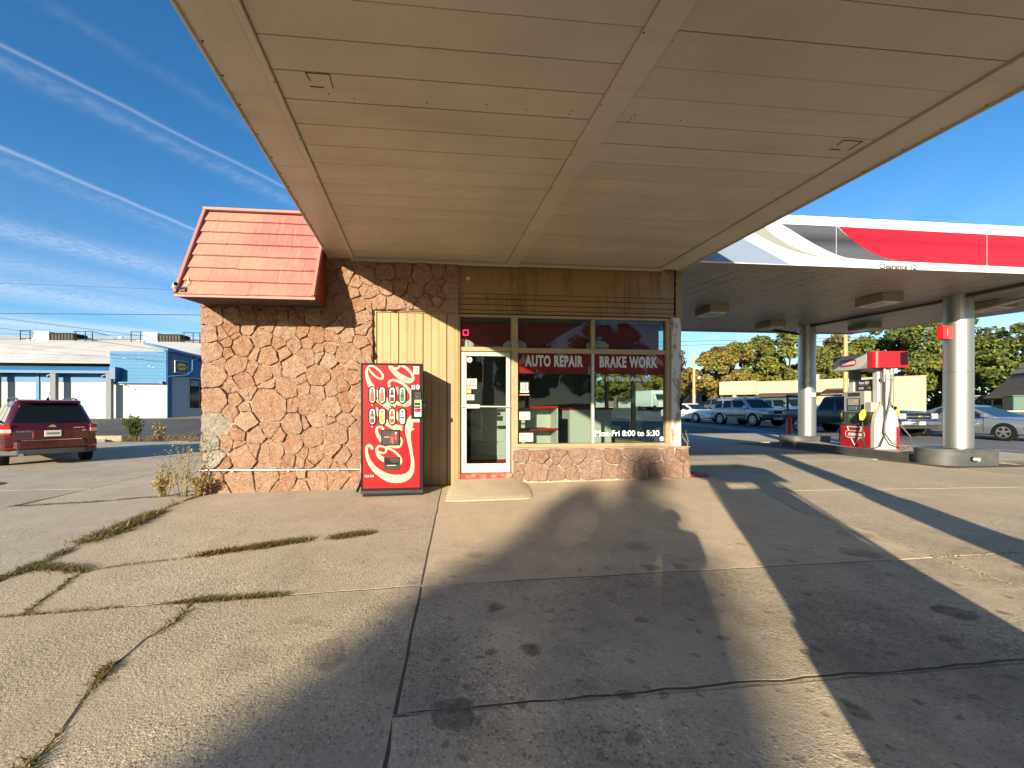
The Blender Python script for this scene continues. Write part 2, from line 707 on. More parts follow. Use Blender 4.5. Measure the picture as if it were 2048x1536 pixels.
SHAKE = shake_mat()
RED_TRIM = mat('faded_red_trim', (.42, .17, .135), .6, var=.15, scale=3)
RED_SIDE = mat('dark_red_panel', (.26, .03, .02), .6, var=.12)
SOFFIT_G = mat('dark_stained_soffit', (.05, .035, .03), .8)  # underside coloured near black to stand in for the shade below the mansard
REDP = mat('red_sign_panel', (.42, .010, .012), .4, var=.03)
REDP_D = mat('dark_red_interior_panel', (.24, .010, .014), .5, var=.10, scale=2)
LETTER = mat('white_vinyl', (.62, .62, .58), .5, var=.02)
BLACK = mat('black_plastic', (.010, .0095, .009), .4, var=.2, spec=.25)
BLACKM = mat('black_metal', (.012, .012, .013), .5, var=.2, spec=.25)
RUBBER = mat('tyre_rubber', (.013, .013, .013), .85, var=.2, scale=20, spec=.2)
DARKGREY = mat('dark_grey_paint', (.075, .078, .08), .5, var=.12, scale=4, dirt=(.25, .2, .13), dscale=3, damt=.3)
CHROME = mat('chrome', (.75, .75, .76), .12, 1.0, var=.03)
ALLOY = mat('alloy_rim', (.5, .5, .5), .3, .85, var=.05)
STEEL = mat('galvanised_conduit', (.55, .54, .52), .4, .6, var=.12)
WOODP = mat('pole_wood', (.45, .31, .16), .85, var=.25, scale=3)
WIRE = mat('cable_black', (.02, .02, .025), .6)


def glass_mat(name, tint, refl=1.0, rough=.0):
    b = NB(name)
    tr = b.n('ShaderNodeBsdfTransparent')
    tr.inputs[0].default_value = tint + (1,)
    gl = b.n('ShaderNodeBsdfGlossy')
    gl.inputs['Roughness'].default_value = rough
    lw = b.n('ShaderNodeLayerWeight')
    lw.inputs['Blend'].default_value = .5
    f = b.math('ADD', b.math('MULTIPLY', b.math('POWER', lw.outputs['Facing'], 4.0), .9), .028 * refl, clamp=True)
    mx_ = b.n('ShaderNodeMixShader')
    b.l(f, mx_.inputs[0]); b.l(tr.outputs[0], mx_.inputs[1]); b.l(gl.outputs[0], mx_.inputs[2])
    b.l(mx_.outputs[0], b.out.inputs[0])
    return b.m


GLASS = glass_mat('window_glass', (.82, .885, .865), 1.0)
CARGLASS = mat('car_glass', (.008, .011, .012), .05, var=.1, spec=.28)
CARGLASS2 = mat('car_glass_blue', (.018, .032, .038), .05, var=.1, spec=.4)
LAMP_CLEAR = mat('lamp_clear', (.55, .56, .55), .12, .3, var=.15, scale=18)
LAMP_RED = mat('lamp_red', (.42, .012, .015), .15, var=.15, scale=15)
AMBER = mat('lamp_amber', (.6, .16, .02), .2)
PLATE = mat('licence_plate', (.62, .60, .52), .5, var=.15, scale=25)
PLASTIC_G = mat('grey_trim_plastic', (.045, .046, .048), .6, var=.15)


def paint(name, c, rough=.22, metal=.0, coat=.6):
    return mat(name, c, rough, metal, var=.05, scale=2, coat=coat)


def leaf_mat(name, c1, c2, c3):
    b = NB(name)
    isl = b.island()
    r2 = b.math('FRACT', b.math('MULTIPLY', isl, 13.7))
    P = b.tc.outputs['Object']
    clump = b.noise(.42, 3, .6, vec=P)
    cc = b.mix(b.ramp(clump, .36, .64), c1, c2)
    cc = b.mix(b.math('POWER', r2, 2.5), cc, c3)
    hs = b.n('ShaderNodeHueSaturation')
    b.l(b.ramp(isl, 0, 1, .6, 1.45), hs.inputs['Value']); b.l(cc, hs.inputs['Color'])
    b.set('Base Color', hs.outputs[0])
    b.set('Roughness', .55)
    b.set('Specular IOR Level', .35)
    tl = b.n('ShaderNodeBsdfTranslucent')
    b.l(hs.outputs[0], tl.inputs[0])
    mx_ = b.n('ShaderNodeMixShader')
    mx_.inputs[0].default_value = .25
    b.l(b.b.outputs[0], mx_.inputs[1]); b.l(tl.outputs[0], mx_.inputs[2])
    b.l(mx_.outputs[0], b.out.inputs[0])
    return b.m


LEAF_G = leaf_mat('olive_leaves', (.11, .155, .024), (.165, .185, .03), (.25, .21, .04))
LEAF_O = leaf_mat('autumn_leaves', (.22, .155, .035), (.145, .17, .03), (.29, .19, .05))
LEAF_D = leaf_mat('dark_green_leaves', (.08, .125, .022), (.12, .155, .028), (.18, .17, .034))
BARK = mat('tree_bark', (.17, .125, .085), .9, var=.3, scale=5, bump=.7, bscale=20)
DRYGRASS = leaf_mat('dry_weed', (.34, .25, .085), (.28, .22, .07), (.40, .30, .13))
GREENWEED = leaf_mat('green_weed', (.13, .16, .04), (.20, .17, .05), (.26, .13, .06))
BUSHG = leaf_mat('green_bush', (.07, .11, .025), (.09, .12, .03), (.11, .13, .03))
# ------------------------------------------------------------------ ground, streets, slabs
def sheet(name, m, x0, x1, y0, y1, step, dz):
    nx = max(1, int(round((x1 - x0) / step)))
    ny = max(1, int(round((y1 - y0) / step)))
    b = MB()
    vs_ = []
    for j in range(ny + 1):
        for i in range(nx + 1):
            x, y = x0 + (x1 - x0) * i / nx, y0 + (y1 - y0) * j / ny
            vs_.append((x, y, gz(x, y) + dz))
    fs = [(j * (nx + 1) + i, j * (nx + 1) + i + 1, (j + 1) * (nx + 1) + i + 1, (j + 1) * (nx + 1) + i) for j in range(ny) for i in range(nx)]
    b.add(vs_, fs)
    return structure(b.build(name, m, smooth=60, normals=False))


sheet('ground', EARTH, -260, 260, -160, 260, 3.0, -.05)
sheet('joint_soil', DIRT, -17, 4.0, -6, 8, .75, -.0012)
sheet('joint_soil', DIRT, -17, 4.0, 8, 16, .75, -.022)
sheet('joint_soil', DIRT, 4.0, 18, -6, 21, .75, -.024)
sheet('joint_soil', DIRT, -17, 4.0, 16, 21, .75, -.024)
sheet('side_street', ASPH, -140, 17.2, 20.2, 34.6, 1.2, -.012)
sheet('avenue', ASPH_G, 17.2, 31.5, -60, 110, 1.2, -.008)
kb = MB()
for k in range(60):
    x0 = -44 + k * .85
    if -13.2 < x0 < -11.9 or x0 > 6 or rnd.random() < .55:
        continue
    z = gz(x0, 19.6)
    hh = .05 + .05 * rnd.random()
    kb.box(x0, x0 + .8, 19.45 + .05 * rnd.random(), 19.72, z - .1, z + hh * (.3 if rnd.random() < .25 else 1))
structure(kb.build('broken_kerb', mat('dirty_kerb', (.22, .19, .15), .95, var=.35, scale=4), bevel=.02))

# painted lines of the avenue
lb = MB()
for y0 in range(-40, 90, 9):
    for xx in (24.2,):
        z0, z1 = gz(xx, y0) - .003, gz(xx, y0 + 3) - .003
        lb.add([(xx, y0, z0), (xx + .12, y0, z0), (xx + .12, y0 + 3, z1), (xx, y0 + 3, z1)], [(0, 1, 2, 3)])
for seg in range(-40, 90, 3):
    for xx in (18.0, 20.6 + 10):
        z0, z1 = gz(xx, seg) - .003, gz(xx, seg + 3) - .003
        lb.add([(xx, seg, z0), (xx + .12, seg, z0), (xx + .12, seg + 3, z1), (xx, seg + 3, z1)], [(0, 1, 2, 3)])
structure(lb.build('lane_markings', mat('road_white', (.6, .6, .57), .7, var=.2), normals=False))

LOT = thing('concrete_lot', 'worn concrete forecourt with weedy joints and oil stains', 'forecourt')
LOT['kind'] = 'structure'
del LOT['category']


def J1(y):
    return .36 + (y - 7.3) * .0877


def dens(pts, step=.22, jit=.012):
    """finer, slightly ragged version of a polyline"""
    o = []
    for a, b in zip(pts[:-1], pts[1:]):
        n = max(1, int(math.dist(a, b) / step))
        for k in range(n):
            t = k / n
            p = [a[0] + (b[0] - a[0]) * t, a[1] + (b[1] - a[1]) * t]
            h1 = math.sin(p[0] * 91.7 + p[1] * 57.3) * 43758.5
            h2 = math.sin(p[0] * 33.1 + p[1] * 77.9) * 24634.6
            if jit:
                p[0] += ((h1 - math.floor(h1)) - .5) * 2 * jit
                p[1] += ((h2 - math.floor(h2)) - .5) * 2 * jit
            o.append(tuple(p))
    return o + [pts[-1]]


def offset_poly(poly, d):
    n = len(poly)
    o = []
    for i in range(n):
        a, b, c = Vector(poly[i - 1]), Vector(poly[i]), Vector(poly[(i + 1) % n])
        e1, e2 = (b - a), (c - b)
        if e1.length < 1e-6 or e2.length < 1e-6:
            o.append(tuple(b))
            continue
        e1.normalize(); e2.normalize()
        n1, n2 = Vector((-e1.y, e1.x)), Vector((-e2.y, e2.x))
        mvec = n1 + n2
        L = mvec.length
        if L < .3:
            mvec = n1
        else:
            mvec = mvec / L
        k = d / max(.45, mvec.dot(n1))
        o.append(tuple(b + mvec * k))
    return o


def slab(poly, m, gap=.0065, name='concrete_slab', top=0.0, parent=None):
    p = []
    for q in poly:
        if not p or math.dist(p[-1], q) > .004:
            p.append(q)
    if math.dist(p[0], p[-1]) < .004:
        p.pop()
    p0 = offset_poly(p, gap)
    p1 = offset_poly(p, gap + .003)
    tz = rnd.uniform(.0002, .0016)
    r0 = [(x, y, gz(x, y) - .07) for x, y in p0]
    r1 = [(x, y, gz(x, y) - .006 + top + tz) for x, y in p0]
    r2 = [(x, y, gz(x, y) + top + tz) for x, y in p1]
    n = len(p)
    b = MB()
    vs_ = r0 + r1 + r2
    fs = []
    for i in range(n):
        j = (i + 1) % n
        fs += [(i, j, n + j, n + i), (n + i, n + j, 2 * n + j, 2 * n + i)]
    fs.append(tuple(range(2 * n, 3 * n)))
    b.add(vs_, fs)
    return b.build(name, m, parent or LOT, normals=False)


C1 = dens([(-3.56, 7.38), (-3.58, 6.33), (-3.49, 5.29), (-3.50, 4.72), (-3.43, 4.1)], .18, .018)
C1b = dens([(-3.43, 4.1), (-3.45, 3.7), (-3.45, 3.1)], .18, .018)
C1c = dens([(-3.45, 3.1), (-3.5, 2.4), (-3.4, 1.5), (-3.45, 0), (-3.4, -2)], .18, .018)
K2 = dens([(-3.43, 4.1), (-3.15, 4.0), (-2.85, 3.90), (-2.62, 4.03), (-2.32, 4.09), (-1.94, 4.215), (-1.59, 4.37), (-1.24, 4.5), (-.85, 4.58), (-.3, 4.74), (J1(4.93), 4.93)], .12, .016)
i29 = min(range(len(K2)), key=lambda i: math.dist(K2[i], (-2.85, 3.9)))
K3 = dens([K2[i29], (-2.795, 3.58), (-2.73, 3.31), (-2.66, 3.12)], .12, .014)
K4 = dens([(-1.607, 3.18), (-1.582, 2.874), (-1.641, 2.70), (-1.644, 2.49), (-1.616, 2.28), (-1.57, 2.09), (-1.53, 1.94), (-1.48, 1.83), (-1.49, 1.745), (-1.44, 1.2), (-1.5, .5), (-1.4, -2)], .1, .014)
AL = dens([(-3.45, 3.1), (-2.66, 3.12)], .2, .006)
AM = dens([(-2.66, 3.12), (-1.607, 3.18)], .2, .006)
AR = dens([(-1.607, 3.18), (J1(3.24), 3.24)], .2, .005)
JJ = dens([(J1(7.38), 7.38), (J1(4.93), 4.93)], .2, .004)
JJ2 = dens([(J1(4.93), 4.93), (J1(3.24), 3.24)], .2, .004)
JJ3 = dens([(J1(3.24), 3.24), (J1(1.89), 1.89)], .2, .004)
JJ4 = dens([(J1(1.89), 1.89), (J1(-2), -2)], .2, .004)
BR = dens([(J1(1.89), 1.89), (.9, 1.9), (1.4, 1.905), (4.2, 1.89)], .12, .012)
AX = dens([(J1(3.24), 3.24), (4.43, 3.24)], .2, .006)
JR = dens([(5.485, 7.42), (5.15, 5.79), (4.69, 4.82), (4.66, 3.91), (4.43, 3.24)], .2, .008)
JR2 = dens([(4.43, 3.24), (4.3, 2.6), (4.2, 1.89)], .2, .008)
JR3 = dens([(4.2, 1.89), (4.1, -2)], .2, .006)
rv = lambda a: list(reversed(a))
slab(C1 + K2 + rv(JJ), CONC)
slab(K3 + AM[0:1] + AM + AR + rv(JJ2) + rv(K2[i29:]), CONC)
slab(C1b + AL + rv(K3) + rv(K2[:i29 + 1]), CONC)
slab(K4 + [(J1(-2), -2)] + rv(JJ3 + JJ4) + rv(AR), CONC)
slab(C1c + [(-1.4, -2)] + rv(K4) + rv(AL + AM), CONC)
slab(JJ + JJ2 + AX + rv(JR), CONC_S)
slab(JJ3 + BR + rv(JR2) + rv(AX), CONC)
slab(JJ4 + [(4.1, -2)] + rv(JR3) + rv(BR), CONC)
# the right part of the lot
YA = dens([(4.43, 3.24), (6.0, 3.25), (11.2, 3.26)], .25, .01)
YB = dens([(5.22, 6.05), (7, 6.0), (11.25, 5.9)], .25, .008)
jb = min(range(len(JR)), key=lambda i: abs(JR[i][1] - 6.05))
YB[0] = JR[jb]
slab(rv(JR[jb:]) [::-1] + YA + rv(YB), CONC)
YC = dens([(5.5, 9.6), (11.3, 9.6)], .3, .006)
slab(JR[:jb + 1] + YB + [(11.3, 9.6)] + rv(YC) + [(5.45, 7.6)], CONC)
slab(JR2 + JR3 + [(7.4, -2), (7.5, 3.25)] + rv([p for p in YA if p[0] < 7.5]), CONC)
slab([(7.4, -2), (11.2, -2), (11.2, 3.26)] + rv([p for p in YA if 7.5 < p[0] < 11.1]) + [(7.5, 3.25)], CONC)
for (x0, x1) in ((5.5, 8.6), (8.6, 11.5)):
    for (y0, y1) in ((9.6, 12.6), (12.6, 16.2), (16.2, 20.1)):
        slab(dens([(x0, y0), (x1, y0), (x1, y1), (x0, y1), (x0, y0)], .6, .006)[:-1], CONC_G)
for (x0, x1) in ((11.5, 14.4), (14.4, 17.1)):
    for (y0, y1) in ((14.9, 17.5), (17.5, 20.1)):
        slab([(x0, y0), (x1, y0), (x1, y1), (x0, y1)], CONC_G)
for (y0, y1) in ((-2, 2), (2, 5.6), (5.6, 9.2), (9.2, 12.2), (12.2, 14.9)):
    slab(dens([(13.7, y0), (17.1, y0), (17.1, y1), (13.7, y1), (13.7, y0)], .5, .008)[:-1], CONC_G)
slab([(11.2, -2), (13.7, -2), (13.7, 3), (11.2, 3)], CONC)
slab([(11.2, 3), (13.7, 3), (13.7, 8.0), (11.3, 8.0)], CONC)
# driveway on the left
L7 = dens([(-6.0, 6.86), (-5.8, 6.84), (-4.87, 6.96), (-4.36, 7.18), (-3.8, 7.24), (-3.56, 7.38)], .16, .014)
LX = dens([(-6.0, 6.86), (-5.98, 5), (-6.02, 2), (-6, -2)], .3, .02)
slab(LX + [(-3.4, -2)] + rv(C1c) + rv(C1b) + rv(C1), CONC_G) if False else slab(LX + [(-3.4, -2)] + rv(C1 + C1b + C1c) + rv(L7), CONC_G)
LX2 = dens([(-5.9, 12.4), (-5.87, 8.4), (-6.0, 6.86)], .2, .025)
slab(LX2 + L7 + [(-3.7, 9.5), (-3.7, 12.4)], CONC_G)
slab([(-6.6, 19.4), (-5.9, 12.4), (-3.7, 12.4), (-3.7, 19.4)], CONC_G)
LQ = dens([(-16.5, 8.2), (-9, 8.0), (-7.2, 8.15), (-5.87, 8.2)], .2, .03)
i8 = min(range(len(LX2)), key=lambda i: abs(LX2[i][1] - 8.2))
LQ[-1] = LX2[i8]
slab([(-16.5, 8.2), (-16.5, -2), (-6, -2)] + rv(LX) + rv(LX2[i8:])[0:] + rv(LQ), CONC_G)
slab(LQ + rv(LX2[:i8 + 1]) + [(-6.6, 19.4), (-16.5, 19.4)], CONC_G)

# manhole lid in the driveway
mh = MB()
z = gz(-6.9, 8.0)
mh.lathe([(.33, z - .02), (.33, z + .012), (.29, z + .014), (.285, z + .008), (.02, z + .010)], c=(-8.2, 8.75, 0), n=28)
tag(mh.build('manhole_cover', mat('rusty_iron', (.06, .05, .045), .7, .3, var=.4, scale=20)), 'dark round iron manhole cover in the driveway in front of the red car', 'manhole cover')

# weeds in the joints: nobody could count the blades
gb = MB()


def tufts(line, lo, hi, n, h, wd=.05, m=0):
    L = []
    for a, b in zip(line[:-1], line[1:]):
        L.append((a, b, math.dist(a, b)))
    tot = sum(l[2] for l in L)
    for _ in range(int(n * 1.5)):
        f0 = rnd.uniform(lo, hi)
        if mnoise.noise((f0 * tot * 3.1, h * 90, n * .013)) + rnd.uniform(-.2, .2) < -.27:
            continue
        t = f0 * tot
        for a, b, d in L:
            if t <= d:
                break
            t -= d
        q = t / max(d, 1e-5)
        x = a[0] + (b[0] - a[0]) * q + rnd.gauss(0, wd)
        y = a[1] + (b[1] - a[1]) * q + rnd.gauss(0, wd)
        z = gz(x, y) - .01
        hh = h * rnd.uniform(.4, 1.2)
        an = rnd.uniform(0, 6.28)
        lean = rnd.uniform(.4, 2.4) * hh
        dx, dy = math.cos(an), math.sin(an)
        ww = rnd.uniform(.0016, .0036)
        p0 = (x, y, z)
        p1 = (x + dx * lean * .5, y + dy * lean * .5, z + hh * .75)
        p2 = (x + dx * lean, y + dy * lean, z + hh)
        s_ = (-dy * ww, dx * ww)
        gb.add([(p0[0] - s_[0], p0[1] - s_[1], p0[2]), (p0[0] + s_[0], p0[1] + s_[1], p0[2]), (p1[0] + s_[0] * 1.2, p1[1] + s_[1] * 1.2, p1[2]),
                (p1[0] - s_[0] * 1.2, p1[1] - s_[1] * 1.2, p1[2]), p2], [(0, 1, 2, 3), (3, 2, 4)], m)


C1all = C1 + C1b[1:]
tufts(C1all, .02, .30, 500, .03, .014)
tufts(C1all, .30, .55, 2600, .045, .055)
tufts(C1all, .42, .60, 900, .04, .09)
tufts(C1all, .58, 1.0, 1700, .035, .03)
tufts(C1all, .34, .58, 800, .035, .07, 2)
tufts(C1all, .05, .55, 120, .10, .05, 1)
tufts(K2, .5, .80, 2400, .04, .035)
tufts(K2, .38, .55, 700, .04, .035, 2)
tufts(K2, .0, .16, 600, .04, .035)
tufts(K2, .12, .5, 600, .02, .012, 1)
tufts(K3, 0, 1, 450, .02, .012)
tufts(AL + AM + AR, .0, .62, 1700, .018, .011, 1)
tufts(AL + AM + AR, .5, .72, 800, .03, .014)
tufts(K4, .0, .12, 120, .03, .01)
tufts(K4, .14, .24, 350, .03, .013)
tufts(K4, .27, .34, 320, .03, .016)
tufts(K4, .12, .5, 500, .02, .01, 1)
tufts(L7, .0, 1.0, 900, .03, .02)
tufts(JR, .3, .95, 160, .015, .008, 1)
tufts(JR2, .0, .8, 160, .02, .012, 1)
tufts(YA, .0, .12, 140, .02, .014, 1)
tufts([(13.6, 8.0), (14.5, 8.2), (17, 8.3)], 0, 1, 2200, .16, .16, 1)
tufts([(-40, 20.0), (-14, 20.0), (-5, 20.1), (4, 20.1)], .0, 1, 7000, .30, .30, 1)
stuff(gb.build('joint_weeds', [GREENWEED, DRYGRASS, leaf_mat('reddish_weed', (.20, .075, .035), (.22, .11, .04), (.14, .10, .03))], normals=False))

# raised pump island on the right, and the plinths of its columns
isl = thing('pump_island', 'long low concrete pump island with dark steel edge under the big canopy', 'pump island', (0, 0, 0))
IA = math.atan2(.9, 5.1)
ID = Vector((math.sin(IA), math.cos(IA)))
IP = Vector((ID.y, -ID.x))
I0 = Vector((12.45, 8.5))


def ipt(u, v):
    p = I0 + ID * u + IP * v
    return (p.x, p.y)


ib = MB()
ib.prism([ipt(.75, -.55), ipt(.75, .55), ipt(5.2, .55), ipt(5.2, -.55)][::-1], gz(12.5, 11) - .1, gz(12.5, 11) + .16)
ib.build('island_slab', CONC_G, isl, bevel=.015)
ib = MB()
ib.prism([ipt(.72, -.58), ipt(.72, -.553), ipt(5.2, -.553), ipt(5.2, -.58)][::-1], gz(12.5, 11) - .05, gz(12.5, 11) + .165)
ib.build('steel_edge', DARKGREY, isl)


def plinth(c, label, tap):
    z = gz(*c)
    t = thing('column_plinth', label, 'plinth', (c[0], c[1], z), 0, 'concrete plinths of the pump canopy columns')
    # rounded at the left end, square at the right
    def outline(k):
        r = .42 * 1.0
        p = [(.60 + k, -.45 - k), (.60 + k, .45 + k)]
        for i in range(13):
            a = math.pi / 2 + math.pi * i / 12
            p.append((-.25 + (.45 + k) * math.cos(a) * 1.1, (.45 + k) * math.sin(a)))
        return p
    b = MB()
    b.prism(outline(0), -.08, .30)
    b.build('plinth_body', DARKGREY, t, smooth=30)
    b = MB()
    b.prism(outline(.012), .30, .345)
    b.build('plinth_cap', DARKGREY, t, smooth=30, bevel=.008)
    if tap:
        b = MB()
        b.lathe([(.055, -.475), (.055, -.452)], c=(-.10, 0, .13), axis='y', n=16)
        b.build('pipe_socket', BLACKM, t)
        b = MB()
        b.lathe([(.035, -.56), (.04, -.55), (.04, -.476)], c=(-.08, 0, .13), axis='y', n=16)
        b.build('pipe_cap', WHITE, t)
    return t


plinth((12.55, 8.85), 'dark grey half rounded plinth with a capped white pipe stub, under the near silver column', True)
plinth((13.25, 13.5), 'dark grey half rounded plinth under the far silver column behind the pump', False)
# ------------------------------------------------------------------ the repair shop
SHOP = thing('repair_shop', 'low repair shop with red lava stone wall, tan siding and red shingled mansard', 'building')


def power_cells(seeds, x0, x1, z0, z1):
    """power diagram of (x, z, r) seeds clipped to a rectangle"""
    out_ = []
    for i, (xi, zi, ri) in enumerate(seeds):
        poly = [(x0, z0), (x1, z0), (x1, z1), (x0, z1)]
        for j, (xj, zj, rj) in enumerate(seeds):
            if i == j:
                continue
            dx, dz = xj - xi, zj - zi
            d2 = dx * dx + dz * dz
            if d2 > 1.6:
                continue
            d = math.sqrt(d2)
            if d < 1e-4:
                continue
            k = (d2 + ri * ri - rj * rj) / (2 * d)
            nx, nz = dx / d, dz / d
            npoly = []
            m = len(poly)
            for a in range(m):
                p, q = poly[a], poly[(a + 1) % m]
                sp_ = (p[0] - xi) * nx + (p[1] - zi) * nz - k
                sq = (q[0] - xi) * nx + (q[1] - zi) * nz - k
                if sp_ <= 0:
                    npoly.append(p)
                if sp_ * sq < 0:
                    t = sp_ / (sp_ - sq)
                    npoly.append((p[0] + (q[0] - p[0]) * t, p[1] + (q[1] - p[1]) * t))
            poly = npoly
            if len(poly) < 3:
                break
        out_.append(poly if len(poly) >= 3 else None)
    return out_


def chaikin(p, n=1, q=.25):
    for _ in range(n):
        o = []
        for a, b in zip(p, p[1:] + p[:1]):
            o.append((a[0] + (b[0] - a[0]) * q, a[1] + (b[1] - a[1]) * q))
            o.append((a[0] + (b[0] - a[0]) * (1 - q), a[1] + (b[1] - a[1]) * (1 - q)))
        p = o
    return p


def area(p):
    return .5 * sum(a[0] * b[1] - b[0] * a[1] for a, b in zip(p, p[1:] + p[:1]))


def resample(p, step):
    o = []
    for a, b in zip(p, p[1:] + p[:1]):
        n = max(1, int(round(math.dist(a, b) / step)))
        for k in range(n):
            o.append((a[0] + (b[0] - a[0]) * k / n, a[1] + (b[1] - a[1]) * k / n))
    return o


def stone(poly, y, m, parent, depth=.05, gap=.009, rs=rnd):
    """one split-faced stone: angular outline, stepped and pitted face"""
    p = poly if area(poly) > 0 else poly[::-1]
    p = offset_poly(p, gap)
    if abs(area(p)) < .0009 or area(p) < 0:
        return None
    p = resample(chaikin(p, 1, .09), .04)
    cx_ = sum(a[0] for a in p) / len(p)
    cz_ = sum(a[1] for a in p) / len(p)
    S = math.sqrt(area(p))
    sd_ = rs.uniform(0, 90)
    p = [(x + .022 * mnoise.noise((x * 9, z * 9, sd_)) + .009 * mnoise.noise((x * 30, z * 30, sd_)), z + .022 * mnoise.noise((x * 9, z * 9, sd_ + 7)) + .009 * mnoise.noise((x * 30, z * 30, sd_ + 7))) for x, z in p]
    n = len(p)
    tx, tz = rs.uniform(-.16, .16), rs.uniform(-.16, .10)
    D = depth * rs.uniform(.6, 1.45)
    an = rs.uniform(-.5, .5) + (1.57 if rs.random() < .4 else 0)
    ca, sa = math.cos(an), math.sin(an)
    strata = rs.random() < .45
    amp = .019 * min(1.2, S / .2)

    def height(x, z):
        u, v = (x - cx_) * ca + (z - cz_) * sa, -(x - cx_) * sa + (z - cz_) * ca
        h1 = mnoise.noise((u * 11 + sd_, v * (22 if strata else 11), sd_))
        h2 = mnoise.noise((u * 26, v * (60 if strata else 26) + sd_, sd_ + 3))
        ridge = 1 - abs(mnoise.noise((u * 14, v * (30 if strata else 14), sd_ + 9))) * 2
        return amp * (.9 * h1 + .55 * h2 + .45 * ridge)

    def ring(k, d):
        o = []
        for x, z in p:
            xx, zz = cx_ + (x - cx_) * k, cz_ + (z - cz_) * k
            o.append((xx, y - d - (xx - cx_) * tx - (zz - cz_) * tz - (height(xx, zz) if k < .97 else height(xx, zz) * .35), zz))
        return o
    e = .022 / max(S, .08)
    e *= .62
    ks = [(1.0, D * .45), (1 - e, D * .92), (max(.80, 1 - 2.6 * e), D * 1.0), (.64, D), (.44, D), (.24, D)]
    b = MB()
    R_ = [[(x, y + .02, z) for x, z in p]] + [ring(k, d) for k, d in ks]
    nr = len(R_)
    vs_ = [v for r_ in R_ for v in r_] + [(cx_, y - D * 1.03 - height(cx_, cz_), cz_)]
    fs = []
    for i in range(nr - 1):
        for k in range(n):
            k2 = (k + 1) % n
            fs.append((i * n + k, i * n + k2, (i + 1) * n + k2, (i + 1) * n + k))
    fs += [((nr - 1) * n + k, (nr - 1) * n + (k + 1) % n, nr * n) for k in range(n)]
    b.add(vs_, fs)
    return b.build('stone', m, parent, smooth=18)


def wx(px_, s=1):
    return px_


# seeds of the stones, read off the wall (x, z, radius in metres)
def seeds_from(lst, ox, oy, sc_, X0, Z0, kx, kz, kr):
    return [((ox + sc_ * a - X0[0]) * kx + X0[1], (oy + sc_ * b - Z0[0]) * kz + Z0[1], c * sc_ * kr) for a, b, c in lst]


ST = [(85, 250, 60), (75, 385, 45), (140, 380, 28), (95, 500, 62), (185, 440, 22), (190, 510, 28), (135, 570, 25), (215, 335, 52), (315, 340, 40), (245, 390, 28), (285, 460, 70), (415, 400, 60), (460, 305, 40), (580, 345, 70), (545, 430, 38), (375, 510, 25), (455, 530, 62), (570, 497, 38), (640, 445, 44), (710, 360, 30), (795, 380, 50), (740, 430, 35), (725, 530, 58), (815, 470, 28), (900, 460, 40), (920, 390, 45), (940, 310, 52), (1000, 370, 35), (1010, 500, 60), (820, 530, 32), (870, 560, 48), (640, 605, 80), (515, 630, 32), (245, 595, 66), (290, 690, 58), (355, 620, 32), (430, 650, 58), (470, 720, 28), (95, 670, 68), (215, 740, 40), (310, 790, 35), (585, 755, 72), (690, 690, 35), (820, 665, 78), (945, 650, 40), (1050, 660, 40), (1060, 590, 30), (715, 755, 40), (810, 765, 45), (900, 740, 40), (980, 730, 25), (110, 840, 78), (235, 840, 42), (205, 920, 45), (295, 890, 30), (470, 875, 122), (625, 870, 25), (750, 870, 72), (920, 890, 58), (1025, 850, 68), (1095, 780, 30), (1100, 900, 30), (800, 960, 58), (995, 970, 40), (900, 1000, 25), (110, 1010, 76), (310, 985, 66), (250, 1075, 45), (380, 1080, 58), (470, 1040, 52), (640, 1010, 68), (705, 1000, 32), (525, 1080, 25), (935, 1070, 76), (770, 1100, 62), (1085, 1060, 40), (640, 1150, 54), (480, 1200, 76), (80, 1140, 50), (100, 1240, 58), (180, 1140, 45), (280, 1230, 76), (240, 1150, 28), (370, 1180, 25), (150, 1280, 35), (910, 1170, 45), (990, 1230, 50), (1085, 1190, 40), (790, 1230, 52), (715, 1215, 22), (680, 1280, 35), (850, 1290, 30), (620, 1270, 35), (740, 1290, 20), (580, 1320, 42), (70, 1380, 60), (260, 1390, 86), (460, 1360, 72), (600, 1390, 52), (700, 1360, 25), (790, 1380, 62), (960, 1360, 68), (1060, 1290, 40), (1090, 1390, 30), (690, 1430, 32), (560, 1430, 25), (1060, 1440, 25), (30, 1460, 25), (150, 1460, 28),
      (225, 255, 66), (330, 195, 70), (460, 240, 58), (560, 240, 34), (660, 240, 50), (780, 240, 58), (890, 235, 64), (200, 140, 50), (420, 130, 60), (560, 150, 55), (700, 140, 62), (850, 140, 60), (1000, 250, 50), (980, 130, 50), (1060, 60, 40), (1090, 150, 42), (1120, 250, 44), (1150, 330, 34), (1130, 420, 34), (1160, 480, 28), (60, 140, 50), (1140, 30, 36), (1110, 520, 24), (310, 60, 60), (480, 30, 60), (650, 40, 60), (800, 30, 55), (950, 30, 55), (1190, 380, 20), (1195, 140, 26)]
sd = seeds_from(ST, 400, 560, .2864, (408, -3.56), (700, 2.33), .008127, -.00833, .0080)
# the band above the siding and behind the mansard
rs = random.Random(5)


def fill(sd, x0, x1, z0, z1, rad, n):
    k = 0
    tries = 0
    while k < n and tries < 4000:
        tries += 1
        r = rs.uniform(*rad)
        x, z = rs.uniform(x0, x1), rs.uniform(z0, z1)
        if all(math.hypot(x - a, z - b) > .78 * (r + c) for a, b, c in sd):
            sd.append((x, z, r))
            k += 1


